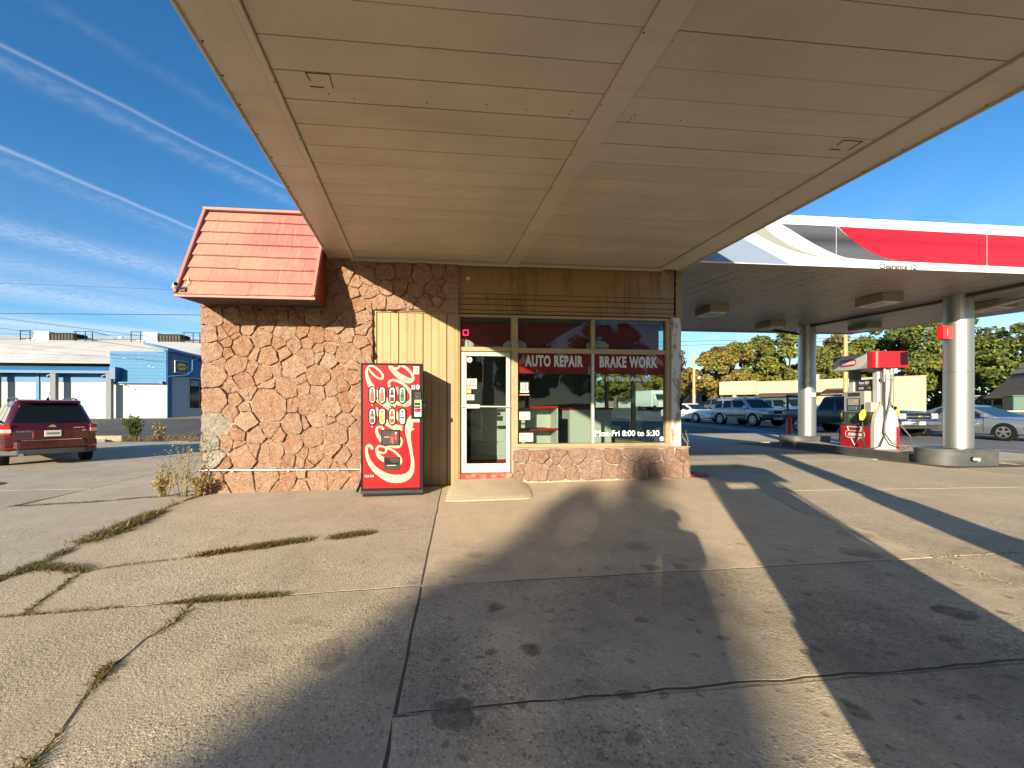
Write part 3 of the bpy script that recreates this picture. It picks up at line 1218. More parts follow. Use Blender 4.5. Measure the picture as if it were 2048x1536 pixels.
top = [(.52, 3.72, .17), (.30, 3.78, .17), (.02, 3.70, .20), (-.30, 3.76, .17), (-.62, 3.72, .18), (-.6, 3.45, .14), (-.36, 3.48, .14), (-.1, 3.42, .14), (.2, 3.46, .15), (.5, 3.42, .16),
       (-.72, 3.18, .14), (-.45, 3.16, .14), (-.2, 3.2, .13), (.05, 3.17, .13), (.28, 3.2, .12), (.52, 3.17, .13), (.36, 3.34, .10), (-.82, 3.36, .12), (-.9, 3.62, .15), (-.78, 3.9, .12)]
sd += top
fill(sd, -3.55, -.8, 3.3, 3.98, (.10, .19), 60)
fill(sd, -.8, .6, 3.1, 3.98, (.06, .1), 12)
wall = MB()
wall.box(-3.60, -.822, 7.40, 7.62, -.12, 4.02)
wall.box(-.8215, .655, 7.40, 7.62, 3.062, 4.02)
WALL = wall.build('stone_wall', MORTAR, SHOP)
cells = power_cells(sd, -3.62, .66, -.07, 4.0)
for (x, z, r), c in zip(sd, cells):
    if c is None:
        continue
    # keep clear of the siding opening
    if x < -.80 or z > 3.05:
        if x < -.80 and z < 3.05:
            c = [(min(a, -.828), b) for a, b in c]
        elif z > 3.05:
            if x > -.80:
                c = [(a, max(b, 3.07)) for a, b in c]
            else:
                c = [(min(a, -.828), b) if b < 3.06 else (a, b) for a, b in c]
        cc2 = []
        for q in c:
            if not cc2 or math.dist(cc2[-1], q) > .01:
                cc2.append(q)
        if len(cc2) > 2 and math.dist(cc2[0], cc2[-1]) < .01:
            cc2.pop()
        if len(cc2) < 3:
            continue
        m = STONE
        if abs(x + 3.5) < .16 and .48 < z < 1.1 and x < -3.28:
            m = STONE_W
        if math.hypot(x + 2.40, z - 2.09) < .07:
            m = STONE_Y
        stone(cc2, 7.40, m, WALL, .036, .0022)

# low wall under the window
LW = [(600, 1235, 60), (745, 1240, 75), (885, 1240, 55), (1060, 1240, 60), (1210, 1240, 60), (1365, 1260, 70), (1530, 1225, 70), (1700, 1250, 75), (1840, 1220, 60), (1960, 1240, 60), (570, 1360, 50), (715, 1370, 95), (880, 1390, 55), (960, 1300, 45), (1020, 1390, 45), (1170, 1360, 95), (1340, 1380, 75), (1480, 1340, 60), (1600, 1360, 60), (1740, 1360, 60), (1880, 1360, 85), (2000, 1370, 45), (800, 1300, 30), (1440, 1400, 40), (1300, 1330, 30)]
sdl = seeds_from(LW, 900, 620, .2344, (1025, 1.63), (897, .647), .00948, -.0091, .0088)
lw = MB()
lw.box(1.63, 4.955, 7.385, 7.60, -.05, .640)
LWALL = lw.build('low_stone_wall', mat('pale_mortar', (.42, .34, .26), .95, var=.25, scale=14, bump=.8, bscale=50), SHOP, bevel=.02)
for s_, c in zip(sdl, power_cells(sdl, 1.62, 4.96, .07, .635)):
    if c:
        stone(c, 7.385, STONE_L, LWALL, .036, .007)
tp = MB()
tp.box(1.635, 4.97, 7.37, 7.52, .6405, .656)
tp.build('wall_coping', mat('sandy_coping', (.45, .37, .27), .9, var=.2, scale=9, bump=.5), LWALL, bevel=.01)

# tan vertical siding beside the door
sidp = MB()
sidp.box(-.80, .66, 7.478, 7.60, -.05, 3.04)
SID = sidp.build('siding_panel', mat('siding_shadow_gap', (.10, .06, .025), .8), SHOP)
edges = [-.765, -.660, -.524, -.392, -.380, -.245, -.106, .032, .044, .183, .315, .450, .462, .600, .655]
for a, b_ in zip(edges[:-1], edges[1:]):
    if b_ - a < .03:
        continue
    pb = MB()
    pb.box(a + .0025, b_ - .0025, 7.462 + rnd.uniform(-.001, .001), 7.477, .0, 3.035)
    pb.build('plank', TAN, SID, bevel=.003)
tb = MB()
tb.box(-.822, -.768, 7.435, 7.50, -.02, 3.062)
tb.box(-.767, .655, 7.437, 7.50, 3.036, 3.061)
tb.build('siding_trim', TAN, SID, bevel=.004)
rb = MB()
rb.box(.656, .690, 7.455, 7.62, .0, 3.04)
rb.build('siding_return', TAN_D, SHOP)

# boards above the window
FAS = thing_board = MB()
FAS.box(.66, 4.74, 7.48, 7.62, 3.05, 4.0)
FASO = FAS.build('upper_board_wall', mat('dark_board_gap', (.03, .018, .008), .9), SHOP)
for a, b_ in zip([.662, 1.137, 2.72, 3.73], [1.137, 2.72, 3.73, 4.70]):
    q = MB(); q.box(a + .002, b_ - .002, 7.455, 7.479, 3.408, 3.99)
    q.build('panel', TAN_D, FASO, bevel=.002)
    for z0, z1 in ((3.322, 3.400), (3.215, 3.310), (3.122, 3.205), (3.058, 3.112)):
        q = MB()
        q.add([(a + .001, 7.455, z0), (b_ - .001, 7.455, z0), (b_ - .001, 7.463, z1), (a + .001, 7.463, z1), (a + .001, 7.479, z0), (b_ - .001, 7.479, z0), (b_ - .001, 7.479, z1), (a + .001, 7.479, z1)],
              [(0, 1, 2, 3), (4, 7, 6, 5), (0, 4, 5, 1), (3, 2, 6, 7), (0, 3, 7, 4), (1, 5, 6, 2)])
        q.build('slat', TAN_D, FASO)
q = MB(); q.box(4.73, 4.87, 7.45, 7.60, 3.06, 3.93); q.build('corner_board', TAN_D, FASO, bevel=.004)
q = MB()
for z0 in (3.12, 3.21, 3.33, 3.45, 3.62, 3.78):
    q.tube([(4.715, 7.452, z0), (4.712 + .01 * rnd.random(), 7.446, z0 + .05), (4.718, 7.45, z0 + .11)], .008, 5)
q.build('torn_caulk', BLACKM, FASO)
q = MB(); q.box(4.44, 4.50, 7.42, 7.454, 3.80, 3.93); q.build('junction_box', TAN_F, FASO, bevel=.004)
q = MB(); q.lathe([(.036, -.004), (.036, .0)], c=(.835, 7.4545, 3.665), axis='y', n=9); q.build('white_patch', LETTER, FASO)

# door and window frames
fr = MB()
fr.box(.692, 4.64, 7.49, 7.60, 3.00, 3.046)        # head
fr.box(1.622, 1.738, 7.47, 7.60, .20, 2.999)       # post between door and window
fr.box(.692, 1.621, 7.50, 7.60, 2.385, 2.462)      # rail over the door
fr.box(1.739, 4.565, 7.49, 7.60, 2.365, 2.455)     # transom rail
fr.box(3.118, 3.188, 7.495, 7.60, 2.456, 2.999)    # transom mullion
fr.box(4.566, 4.644, 7.48, 7.60, .72, 2.999)       # right jamb
fr.box(1.739, 4.644, 7.45, 7.60, .657, .722)       # sill
fr.build('window_frame', TAN_F, SHOP, bevel=.006, seg=2)
q = MB(); q.box(3.128, 3.172, 7.488, 7.56, .7225, 2.3645); q.build('white_mullion', WHITE_ALU, SHOP, bevel=.004)
q = MB(); q.box(4.650, 4.832, 7.44, 7.62, .66, 3.055); q.build('corner_post', PEEL, SHOP, bevel=.006)
q = MB(); q.box(4.80, 4.84, 7.425, 7.439, 1.33, 1.56); q.build('post_bracket', BLACKM, SHOP, bevel=.003)
q = MB()
q.tube([(4.84, 7.5, 2.03), (4.87, 7.5, 2.10), (4.895, 7.5, 2.18), (4.93, 7.5, 2.215), (4.955, 7.5, 2.20), (4.96, 7.5, 2.17), (4.94, 7.5, 2.155)], .009, 7)
q.tube([(4.84, 7.5, 2.235), (5.02, 7.5, 2.235)], .006, 6)
q.build('scroll_bracket', BLACKM, SHOP)


def pane(x0, x1, z0, z1, y, parent, name='pane'):
    b = MB(); b.box(x0, x1, y, y + .006, z0, z1)
    return b.build(name, GLASS, parent, normals=False)


WIN = MB()
WIN.box(1.739, 1.752, 7.515, 7.55, .7225, 2.3645)
WINO = WIN.build('shop_window', mat('window_gasket', (.05, .04, .03), .6), SHOP)
pane(.70, 1.615, 2.463, 2.998, 7.545, WINO, 'transom_pane')
pane(1.739, 3.117, 2.456, 2.998, 7.54, WINO, 'transom_pane')
pane(3.189, 4.565, 2.456, 2.998, 7.54, WINO, 'transom_pane')
pane(1.753, 3.127, .7225, 2.3645, 7.53, WINO)
pane(3.173, 4.565, .7225, 2.3645, 7.534, WINO)
q = MB(); q.box(1.745, 3.1275, 7.545, 7.560, 2.000, 2.364); q.box(3.1725, 4.565, 7.545, 7.560, 2.000, 2.364)
q.build('red_sign_band', REDP, WINO)
LETTER_W = mat('bright_white_vinyl', (.80, .80, .77), .5, var=.02)
lettering('AUTO REPAIR', .27, LETTER, parent=WINO, loc=(2.425, 7.5285, 2.215), bold=.012, fit=1.09, space=1.12)
lettering('BRAKE WORK', .27, LETTER, parent=WINO, loc=(3.845, 7.5325, 2.214), bold=.012, fit=1.13, space=1.12)
lettering('196 Third Ave. E.N.', .118, LETTER_W, parent=WINO, loc=(3.86, 7.5325, 1.905), fit=.91, bold=.006)
lettering('Mon-Fri 8:00 to 5:30', .150, LETTER_W, parent=WINO, loc=(3.825, 7.5325, .893), fit=1.25, bold=.0025)
PAPER = mat('white_paper', (.58, .56, .50), .8, var=.06)
INK = mat('black_ink', (.03, .03, .03), .7)
REDINK = mat('red_ink', (.6, .03, .03), .6)
PINK = mat('pink_paper', (.75, .36, .33), .7)
ORANGE = mat('orange_sticker', (.72, .42, .14), .6)


def sticker(x0, x1, z0, z1, y, m, name, parent, lines=(), round_=False):
    b = MB()
    if round_:
        n = 20
        b.prism([((x0 + x1) / 2 + (x1 - x0) / 2 * math.cos(6.283 * k / n), (z0 + z1) / 2 + (z1 - z0) / 2 * math.sin(6.283 * k / n)) for k in range(n)], y - .0012, y, 'y')
    else:
        b.box(x0, x1, y - .0012, y, z0, z1)
    o = b.build(name, m, parent)
    for txt, fx, fz, s_, mm in lines:
        if txt == '-':                 # a line of print too small to read
            q = MB(); q.box(x0 + (x1 - x0) * (fx - s_ / 2), x0 + (x1 - x0) * (fx + s_ / 2), y - .0018, y - .0013, z0 + (z1 - z0) * (fz - .03), z0 + (z1 - z0) * (fz + .03))
            q.build('print', mm, o)
            continue
        lettering(txt, s_, mm, 'print', o, (x0 + (x1 - x0) * fx, y - .0016, z0 + (z1 - z0) * fz), ext=.0004)
    return o


Yw = 7.5285
sticker(1.775, 2.03, .755, .915, Yw, PAPER, 'notice', WINO, [('DRIVE-OFFS', .5, .78, .052, REDINK), ('will be', .5, .46, .05, REDINK), ('Prosecuted', .5, .17, .05, REDINK)])
sticker(1.775, 1.975, 1.155, 1.30, Yw, PAPER, 'notice', WINO, [('We Take', .5, .62, .035, INK), ('-', .5, .36, .75, INK), ('-', .5, .2, .6, INK), ('-', .5, .86, .3, INK)])
bk = sticker(1.775, 1.965, 1.615, 1.86, Yw, BLACK, 'opening_hours_card', WINO)
for k in range(3):
    q = MB(); q.box(1.798 + k * .052, 1.835 + k * .052, Yw - .003, Yw - .0018, 1.70, 1.83); q.build('white_strip', PAPER, bk)
q = MB(); q.box(1.79, 1.95, Yw - .003, Yw - .0018, 1.648, 1.69); q.build('white_strip', PAPER, bk)
q = MB(); q.box(1.775, 1.965, Yw - .003, Yw - .0018, 1.60, 1.613); q.build('red_strip', PINK, bk)
sticker(4.46, 4.545, .745, .835, 7.5325, mat('pale_green_sticker', (.45, .68, .62), .6), 'round_sticker', WINO, [('-', .5, .5, .5, INK)], True)

DOOR = MB()
DOOR.box(.714, .812, 7.505, 7.555, .2085, 2.372)
DOOR.box(1.532, 1.606, 7.505, 7.555, .2085, 2.372)
DOOR.box(.813, 1.531, 7.505, 7.555, 2.300, 2.372)
DOOR.box(.813, 1.531, 7.505, 7.555, .2085, .372)
DOORO = DOOR.build('door', WHITE_ALU, SHOP, bevel=.006)
pane(.813, 1.531, .3725, 2.2995, 7.528, DOORO)
q = MB(); q.tube([(.715, 7.47, 1.398), (1.60, 7.47, 1.390)], .014, 10); q.tube([(.72, 7.47, 1.398), (.72, 7.51, 1.398)], .012, 8); q.tube([(1.595, 7.47, 1.39), (1.595, 7.51, 1.39)], .012, 8)
q.build('push_bar', WHITE_ALU, DOORO, smooth=40)
q = MB(); q.box(.795, 1.04, 7.440, 7.458, 1.362, 1.432); q.build('push_plate', PAPER, DOORO, bevel=.004)
Yd = 7.5265
sticker(.818, .915, 2.18, 2.285, Yd, PAPER, 'round_sticker', DOORO, [('-', .5, .5, .5, INK)], True)
sticker(.817, .997, 1.775, 1.895, Yd, PAPER, 'notice', DOORO, [('We Take', .5, .62, .035, INK), ('-', .5, .36, .75, INK), ('-', .5, .2, .6, INK), ('-', .5, .86, .3, INK)])
sticker(.817, .997, 1.71, 1.765, Yd, PINK, 'pink_label', DOORO)
sticker(.82, .893, 1.632, 1.703, Yd, ORANGE, 'orange_sticker', DOORO, [('-', .5, .5, .5, INK)])
sticker(.82, .95, 1.51, 1.61, Yd, PAPER, 'red_and_white_sticker', DOORO, [('-', .4, .75, .6, REDINK), ('-', .5, .45, .8, INK), ('-', .45, .2, .7, REDINK)])
q = MB(); q.box(.70, 1.62, 7.39, 7.60, .06, .206)
q.build('threshold', mat('chipped_red_paint', (.42, .05, .04), .7, var=.3, scale=12, dirt=(.5, .42, .3), dscale=6, damt=.8), SHOP, bevel=.008)

# room behind the glass
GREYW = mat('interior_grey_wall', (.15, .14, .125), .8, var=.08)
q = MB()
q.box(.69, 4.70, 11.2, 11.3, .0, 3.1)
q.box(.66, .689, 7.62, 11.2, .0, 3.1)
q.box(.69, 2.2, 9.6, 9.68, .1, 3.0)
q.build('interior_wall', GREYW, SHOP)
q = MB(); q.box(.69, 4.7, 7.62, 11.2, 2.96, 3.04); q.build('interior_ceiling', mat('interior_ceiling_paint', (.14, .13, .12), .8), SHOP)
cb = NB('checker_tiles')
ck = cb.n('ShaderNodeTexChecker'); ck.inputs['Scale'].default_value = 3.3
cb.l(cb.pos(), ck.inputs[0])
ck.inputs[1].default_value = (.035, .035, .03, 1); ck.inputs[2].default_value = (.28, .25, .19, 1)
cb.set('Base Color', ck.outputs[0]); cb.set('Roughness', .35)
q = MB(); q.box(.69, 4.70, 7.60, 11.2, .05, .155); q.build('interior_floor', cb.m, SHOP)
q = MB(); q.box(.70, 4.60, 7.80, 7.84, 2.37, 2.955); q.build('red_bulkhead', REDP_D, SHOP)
# glazed right side of the room
q = MB()
for y0, y1 in ((7.63, 7.70), (8.95, 9.02), (10.3, 10.37), (11.1, 11.2)):
    q.box(4.66, 4.74, y0, y1, .66, 3.0)
q.box(4.66, 4.74, 7.63, 11.2, .0, .655)
q.box(4.66, 4.74, 7.63, 11.2, 3.001, 4.0)
q.build('side_window_frame', TAN_F, SHOP)
for y0, y1 in ((7.701, 8.949), (9.021, 10.299), (10.371, 11.099)):
    b = MB(); b.box(4.697, 4.703, y0, y1, .656, 3.0); b.build('pane', GLASS, SHOP, normals=False)
# the rest of the building
BRICKW = mat('tan_block_wall', (.34, .27, .18), .85, var=.15, scale=3)
q = MB()
q.box(-3.58, -3.38, 7.63, 16.5, -.3, 4.0)
q.box(-3.37, 4.74, 16.3, 16.5, -.3, 4.0)
q.box(4.54, 4.74, 11.3, 16.29, -.3, 4.0)
q.build('side_wall', BRICKW, SHOP)
q = MB(); q.box(-3.55, 4.70, 7.65, 16.4, 4.021, 4.20); q.build('flat_roof', mat('roof_felt', (.2, .19, .18), .9), SHOP)

# red shingled mansard over the stone wall
X0, X1 = -3.575, -1.585
YB0, ZB0, YT0, ZT0 = 6.55, 3.015, 7.43, 4.65
SL = Vector((0, YT0 - YB0, ZT0 - ZB0)); SLn = SL.normalized()
NRM = Vector((0, -SLn.z, SLn.y))
q = MB()
q.prism([(YB0 + .03, ZB0 + .002), (7.395, ZB0 + .075), (7.395, 4.60), (YT0 - .01, ZT0 - .03)], X0 + .02, X1 - .02, 'x')
MAN = q.build('mansard', RED_SIDE, SHOP)
q = MB(); q.prism([(YB0 + .02, ZB0 - .016), (7.395, ZB0 + .056), (7.395, ZB0 + .070), (YB0 + .02, ZB0 - .002)], X0 + .01, X1 - .01, 'x'); q.build('soffit_board', SOFFIT_G, MAN)
ncourse = 7
for c in range(ncourse):
    t0, t1 = c / ncourse, (c + 1.10) / ncourse
    x = X0 + .05
    k = 0
    off = (c * .37) % 1.0
    cuts = [x] + sorted(set(round(X0 + .05 + (off + i) * .98, 3) for i in range(-1, 4) if .12 < (off + i) * .98 < X1 - X0 - .16)) + [X1 - .05]
    for a, b_ in zip(cuts[:-1], cuts[1:]):
        q = MB()
        ji = rnd.uniform(-.006, .006)
        p0 = Vector((0, YB0, ZB0)) + SL * t0
        p1 = Vector((0, YB0, ZB0)) + SL * min(1, t1)
        # ragged lower edge, thick butt
        n = 6
        lo = []
        for i in range(n + 1):
            xx = a + .002 + (b_ - a - .004) * i / n
            lo.append((xx, rnd.uniform(-.004, .004) + ji))
        vs_ = []
        for xx, j in lo:
            vs_.append(Vector((xx, 0, 0)) + p0 + SLn * j + NRM * .040)
        for xx, j in lo:
            vs_.append(Vector((xx, 0, 0)) + p1 + NRM * .008)
        for xx, j in lo:
            vs_.append(Vector((xx, 0, 0)) + p0 + SLn * j + NRM * .004)
        m_ = n + 1
        fs = []
        for i in range(n):
            fs += [(i, i + 1, m_ + i + 1, m_ + i), (2 * m_ + i, 2 * m_ + i + 1, i + 1, i)]
        fs += [(0, m_, 2 * m_), (n, 2 * m_ + n, m_ + n)]
        q.add(vs_, fs)
        q.build('shingle', SHAKE, MAN)
for xx in (X0, X1 - .045):
    q = MB()
    A, B = Vector((xx, YB0, ZB0)), Vector((xx, YT0, ZT0))
    vs_ = []
    for P_ in (A, B):
        for dx, dn in ((0, -.03), (.045, -.03), (.045, .075), (0, .075)):
            vs_.append(P_ + Vector((dx, 0, 0)) + NRM * dn)
    q.add(vs_, [(0, 1, 2, 3), (7, 6, 5, 4), (0, 4, 5, 1), (1, 5, 6, 2), (2, 6, 7, 3), (3, 7, 4, 0)])
    q.build('rake_board', RED_TRIM, MAN, bevel=.004)
q = MB(); q.box(X0 - .002, X1 + .002, YT0 - .09, YT0 + .02, ZT0 - .01, ZT0 + .035); q.build('ridge_cap', RED_TRIM, MAN, bevel=.006)
q = MB(); q.box(X0, X1, YB0 - .02, YB0 + .01, ZB0 - .025, ZB0 + .012); q.build('drip_edge', RED_TRIM, MAN)

# small camera on the corner of the mansard
sc_ = thing('security_camera', 'small white security camera on lower left corner of the red mansard', 'camera', (-3.545, 6.50, 3.13))
q = MB(); q.lathe([(.032, -.075), (.035, -.07), (.035, .03), (.025, .05)], axis='y', n=16); q.build('camera_body', WHITE, sc_, rot=(R(-12), 0, R(35)), smooth=40)
q = MB(); q.lathe([(.028, -.082), (.030, -.072)], axis='y', n=16); q.build('lens', BLACK, sc_, rot=(R(-12), 0, R(35)))
q = MB(); q.box(.05, .13, .01, .04, -.07, -.03); q.build('bracket', BLACKM, sc_)
q = MB(); q.tube([(.03, .04, -.02), (.09, .06, .0), (.13, .10, .08), (.10, .14, .18)], .006, 6); q.build('cable', WHITE, sc_)

# conduit along the foot of the stone wall
cd = thing('conduit_pipe', 'thin grey conduit pipe along the foot of the stone wall', 'pipe')
q = MB(); q.tube([(-3.70, 7.30, .305), (-3.62, 7.315, .335), (-3.5, 7.315, .343), (-2.2, 7.315, .332), (-.98, 7.315, .325)], .014, 8); q.build('conduit', STEEL, cd, smooth=40)
for xx in (-3.1, -2.2, -1.4):
    q = MB(); q.box(xx - .012, xx + .012, 7.295, 7.34, .31, .355); q.build('pipe_clamp', STEEL, cd)
q = MB(); q.box(-1.02, -.93, 7.26, 7.345, .27, .42); q.build('outlet_box', STEEL, cd, bevel=.006)

# door step
st = MB()
def sgz(x, y, t): return gz(x, y) + t
low_ = [(.36, 6.16), (.48, 6.10), (1.55, 6.10), (1.66, 6.20), (1.78, 6.75), (1.86, 7.36), (.52, 7.36), (.44, 6.9)]
hi_ = [(.46, 6.24), (.55, 6.18), (1.46, 6.18), (1.54, 6.26), (1.60, 6.78), (1.62, 7.38), (.62, 7.38), (.54, 6.9)]
r0 = [(x, y, gz(x, y) - .05) for x, y in low_]
r1 = [(x, y, gz(x, y) + .012) for x, y in low_]
r2 = [(x, y, gz(x, y) + .028 + .075 * (y - 6.1) / 1.25) for x, y in hi_]
st.rings([r0, r1, r2])
structure(st.build('door_step', CONC_S, smooth=50))
rb = MB(); rb.box(4.985, 5.42, 7.50, 7.62, gz(5, 7.5) - .02, gz(5, 7.5) + .05)
structure(rb.build('red_kerb', mat('worn_red_kerb', (.35, .06, .05), .8, var=.3, scale=14, dirt=(.4, .33, .25), dscale=7, damt=.8), bevel=.012))

# things inside the shop
sh = thing('display_shelf', 'white shelf unit with red edges inside the shop behind the drive-offs notice', 'shelf', (0, 0, .155))
WLAM = mat('white_laminate', (.50, .48, .42), .5, var=.06)
q = MB(); q.box(1.80, 2.72, 8.62, 8.65, .25, 1.25); q.build('back_panel', WLAM, sh)
for xx in (1.80, 2.69):
    q = MB(); q.box(xx, xx + .03, 8.20, 8.619, .25, 1.25); q.build('side_panel', WLAM, sh)
for zz in (.30, .78, 1.22):
    q = MB(); q.box(1.831, 2.689, 8.22, 8.619, zz, zz + .025); q.build('shelf_board', WLAM, sh)
    q = MB(); q.box(1.80, 2.72, 8.19, 8.199, zz - .01, zz + .035); q.build('red_edge', REDP, sh)
q = MB(); q.box(1.80, 2.72, 8.3, 8.65, 0, .249); q.build('plinth', REDP_D, sh)
ct = thing('counter', 'white sales counter with red top inside the shop beside the white mullion', 'counter', (0, 0, .155))
q = MB(); q.box(3.25, 4.2, 9.0, 9.5, 0, 1.18); q.build('counter_body', WLAM, ct)
q = MB(); q.box(3.22, 4.23, 8.97, 9.53, 1.18, 1.22); q.build('counter_top', REDP, ct)
ct = thing('counter', 'white panelled counter with red top seen through the glass door', 'counter', (0, 0, .155))
q = MB(); q.box(1.06, 1.98, 8.9, 9.4, .12, 1.22); q.build('counter_body', WLAM, ct)
for z0 in (.2, .5, .8):
    q = MB(); q.box(1.12, 1.92, 8.885, 8.899, z0, z0 + .25); q.build('front_board', WLAM, ct, bevel=.004)
q = MB(); q.box(1.0, 2.03, 8.86, 9.43, 1.22, 1.26); q.box(1.0, 2.03, 8.88, 9.4, 0, .119); q.build('counter_top', REDP_D, ct)
OFF = mat('opal_lamp', (.62, .58, .54), .4)
for k, (xx, zz) in enumerate(((1.66, 2.50), (3.18, 2.52), (.72, 2.50))):  # white flattened globes on thin rods behind the transom glass
    q = MB(); q.lathe([(.02, .13), (.14, .11), (.22, .05), (.23, 0), (.18, -.06), (.02, -.09)], c=(xx * 1.045, 8.0, zz), n=24)
    q.v = [(a, (b_ - 8.0) * .3 + 7.70, c_) for a, b_, c_ in q.v]
    lp = thing('globe_lamp', ['unlit white globe lamp behind the transom glass above the post beside the door',
                              'unlit white globe lamp behind the transom glass at the middle mullion',
                              'unlit white globe lamp behind the transom glass at the left edge over the door'][k], 'lamp', (0, 0, 0), 0, 'globe lamps behind the transom')
    q.build('lamp_shade', OFF, lp, smooth=50)
    q = MB(); q.tube([(xx * 1.045, 7.70, zz + .12), (xx * 1.045, 7.70, 2.96)], .005, 6); q.build('lamp_rod', BLACKM, lp)
nb = NB('red_neon')
nb.set('Base Color', (.6, .02, .05)); nb.set('Emission Color', (1, .03, .10)); nb.set('Emission Strength', 2.2)
ne = thing('neon_sign', 'small square red neon sign glowing behind the transom over the door', 'sign', (0, 0, 0))
q = MB(); q.tube([(.765, 7.62, 2.69), (.765, 7.62, 2.78), (.85, 7.62, 2.78), (.85, 7.62, 2.69), (.765, 7.62, 2.69)], .010, 8); q.build('neon_tube', nb.m, ne)
q = MB(); q.tube([(.80, 7.62, 2.68), (.83, 7.62, 2.6), (.86, 7.63, 2.50)], .003, 5); q.build('cable', REDINK, ne)
# ------------------------------------------------------------------ entrance canopy
CAN = thing('entrance_canopy', 'cream flat canopy of the shop entrance with long soffit boards overhead', 'canopy')
ZC = 3.92
YF, YBK = -1.7, 7.335
q = MB(); q.box(-1.53, 4.76, YF + .01, 7.38, ZC + .035, ZC + .42); q.build('canopy_deck', mat('dark_gap', (.03, .025, .02), .9), CAN)
joints = []
y = 7.31 - .03
while y > YF + .12:
    joints.append(y)
    y -= .3045
joints.append(YF + .11)
for (xa, xb) in ((-1.122, 1.492), (1.728, 4.325)):
    for ya, yb in zip(joints[1:], joints[:-1]):
        if yb - ya < .05:
            continue
        dz = rnd.uniform(0, .0022)
        wide = .0035 if rnd.random() < .25 else .0016
        q = MB(); q.box(xa, xb, ya + wide, yb - wide, ZC + dz, ZC + .03)
        q.build('soffit_board', SOFF, CAN, bevel=.0025)
ysp = 4.235
for xa, xb in ((1.497, 1.723),):
    q = MB(); q.box(xa, xb, ysp + .002, 7.31, ZC - .012, ZC + .03); q.build('beam_cover', SOFF_T, CAN, bevel=.003)
    q = MB(); q.box(xa - .003, xb + .003, YF + .1, ysp, ZC - .017, ZC + .03); q.build('beam_cover', SOFF_T, CAN, bevel=.003)
for xa, xb, z0 in ((-1.185, -1.128, -.028), (4.332, 4.405, -.022)):
    q = MB(); q.box(xa, xb, YF + .1, 7.31, ZC + z0, ZC + .03); q.build('trim_strip', SOFF_T, CAN, bevel=.004)
for xa, xb in ((-1.535, -1.192), (4.412, 4.765)):
    for ya, yb in ((YF + .02, 1.2), (1.203, 4.62), (4.623, 7.36)):
        q = MB(); q.box(xa, xb, ya, yb, ZC - .006, ZC + .03); q.build('edge_board', SOFF_T, CAN, bevel=.003)
q = MB()
q.box(-1.555, -1.5355, YF, 7.39, ZC - .03, ZC + .45)
q.box(4.7655, 4.785, YF, 7.39, ZC - .03, ZC + .45)
q.box(-1.555, 4.785, YF - .02, YF - .0005, ZC - .03, ZC + .45)
q.build('fascia', SOFF_T, CAN, bevel=.003)
q = MB(); q.box(-1.19, 1.74, 7.312, 7.40, ZC - .045, ZC + .029); q.build('wall_moulding', SOFF_T, CAN, bevel=.004)
q = MB(); q.box(1.743, 4.41, 7.312, 7.40, ZC - .035, ZC + .029); q.build('wall_moulding', SOFF_T, CAN, bevel=.004)
RUST = mat('rusty_screw', (.07, .035, .015), .9, var=.4, scale=30)
q = MB()
for k in range(26):
    yy = 7.1 - k * .335 + rnd.uniform(-.05, .05)
    q.lathe([(.008, ZC - .010), (.011, ZC - .004)], c=(-1.515 + rnd.uniform(-.01, .01), yy, 0), n=6)
    q.lathe([(.008, ZC - .010), (.011, ZC - .004)], c=(4.745 + rnd.uniform(-.01, .01), yy, 0), n=6)
    if k % 2:
        q.lathe([(.006, ZC - .021), (.008, ZC - .010)], c=(1.505, yy, 0), n=6)
        q.lathe([(.006, ZC - .032), (.008, ZC - .026)], c=(-1.135, yy, 0), n=6)
for xx in (1.29, 1.86):
    for k in range(3):
        q.lathe([(.005, ZC - .003), (.006, ZC + .003)], c=(xx - .01 * k, 3.53 + .045 * k, 0), n=6)
for xx in (.05, .55, .9, 2.3, -.55, -.75):
    q.lathe([(.005, ZC - .003), (.006, ZC + .003)], c=(xx, 3.56 + rnd.uniform(-.03, .03), 0), n=6)
stuff(q.build('screws', RUST, CAN))
q = MB()


def outline(x0, x1, y0, y1):
    for p0, p1 in (((x0, y0), (x1, y0)), ((x1, y0), (x1, y1)), ((x0, y1), (x0 + .6 * (x1 - x0), y1)), ((x0, y0), (x0 + .02, y0 + .6 * (y1 - y0)))):
        q.tube([(p0[0], p0[1], ZC - .001), (p1[0], p1[1], ZC - .001)], .0035, 5)


outline(-.88, -.70, 3.33, 3.47)
outline(4.02, 4.22, 3.66, 3.80)
q.build('old_fitting_marks', RUST, CAN)
q = MB(); q.box(3.35, 4.0, 1.72, 2.27, ZC - .028, ZC - .006); FXO = q.build('light_frame', SOFF_T, CAN, bevel=.004)
q = MB(); q.box(3.40, 3.95, 1.77, 2.22, ZC - .034, ZC - .0285); q.build('light_lens', mat('dusty_lens', (.45, .40, .3), .4), FXO)
# column carrying the outer end of the canopy, behind the camera
q = MB(); q.lathe([(.21, -.06), (.21, ZC + .03)], n=32); ccol = q.build('column', WHITE, CAN, loc=(2.62, -1.45, 0), smooth=40)
q = MB(); q.lathe([(.262, .02), (.262, 2.15)], n=32); q.build('column_sleeve', WHITE, ccol, smooth=40)

# ------------------------------------------------------------------ big pump canopy
PC = thing('pump_canopy', 'large white and red fuel canopy on silver columns over the pump island', 'canopy')
YN, YFAR, XL, XR = 7.05, 15.05, 4.88, 16.9


def zs(y): return 3.95 + .044 * (y - YN)


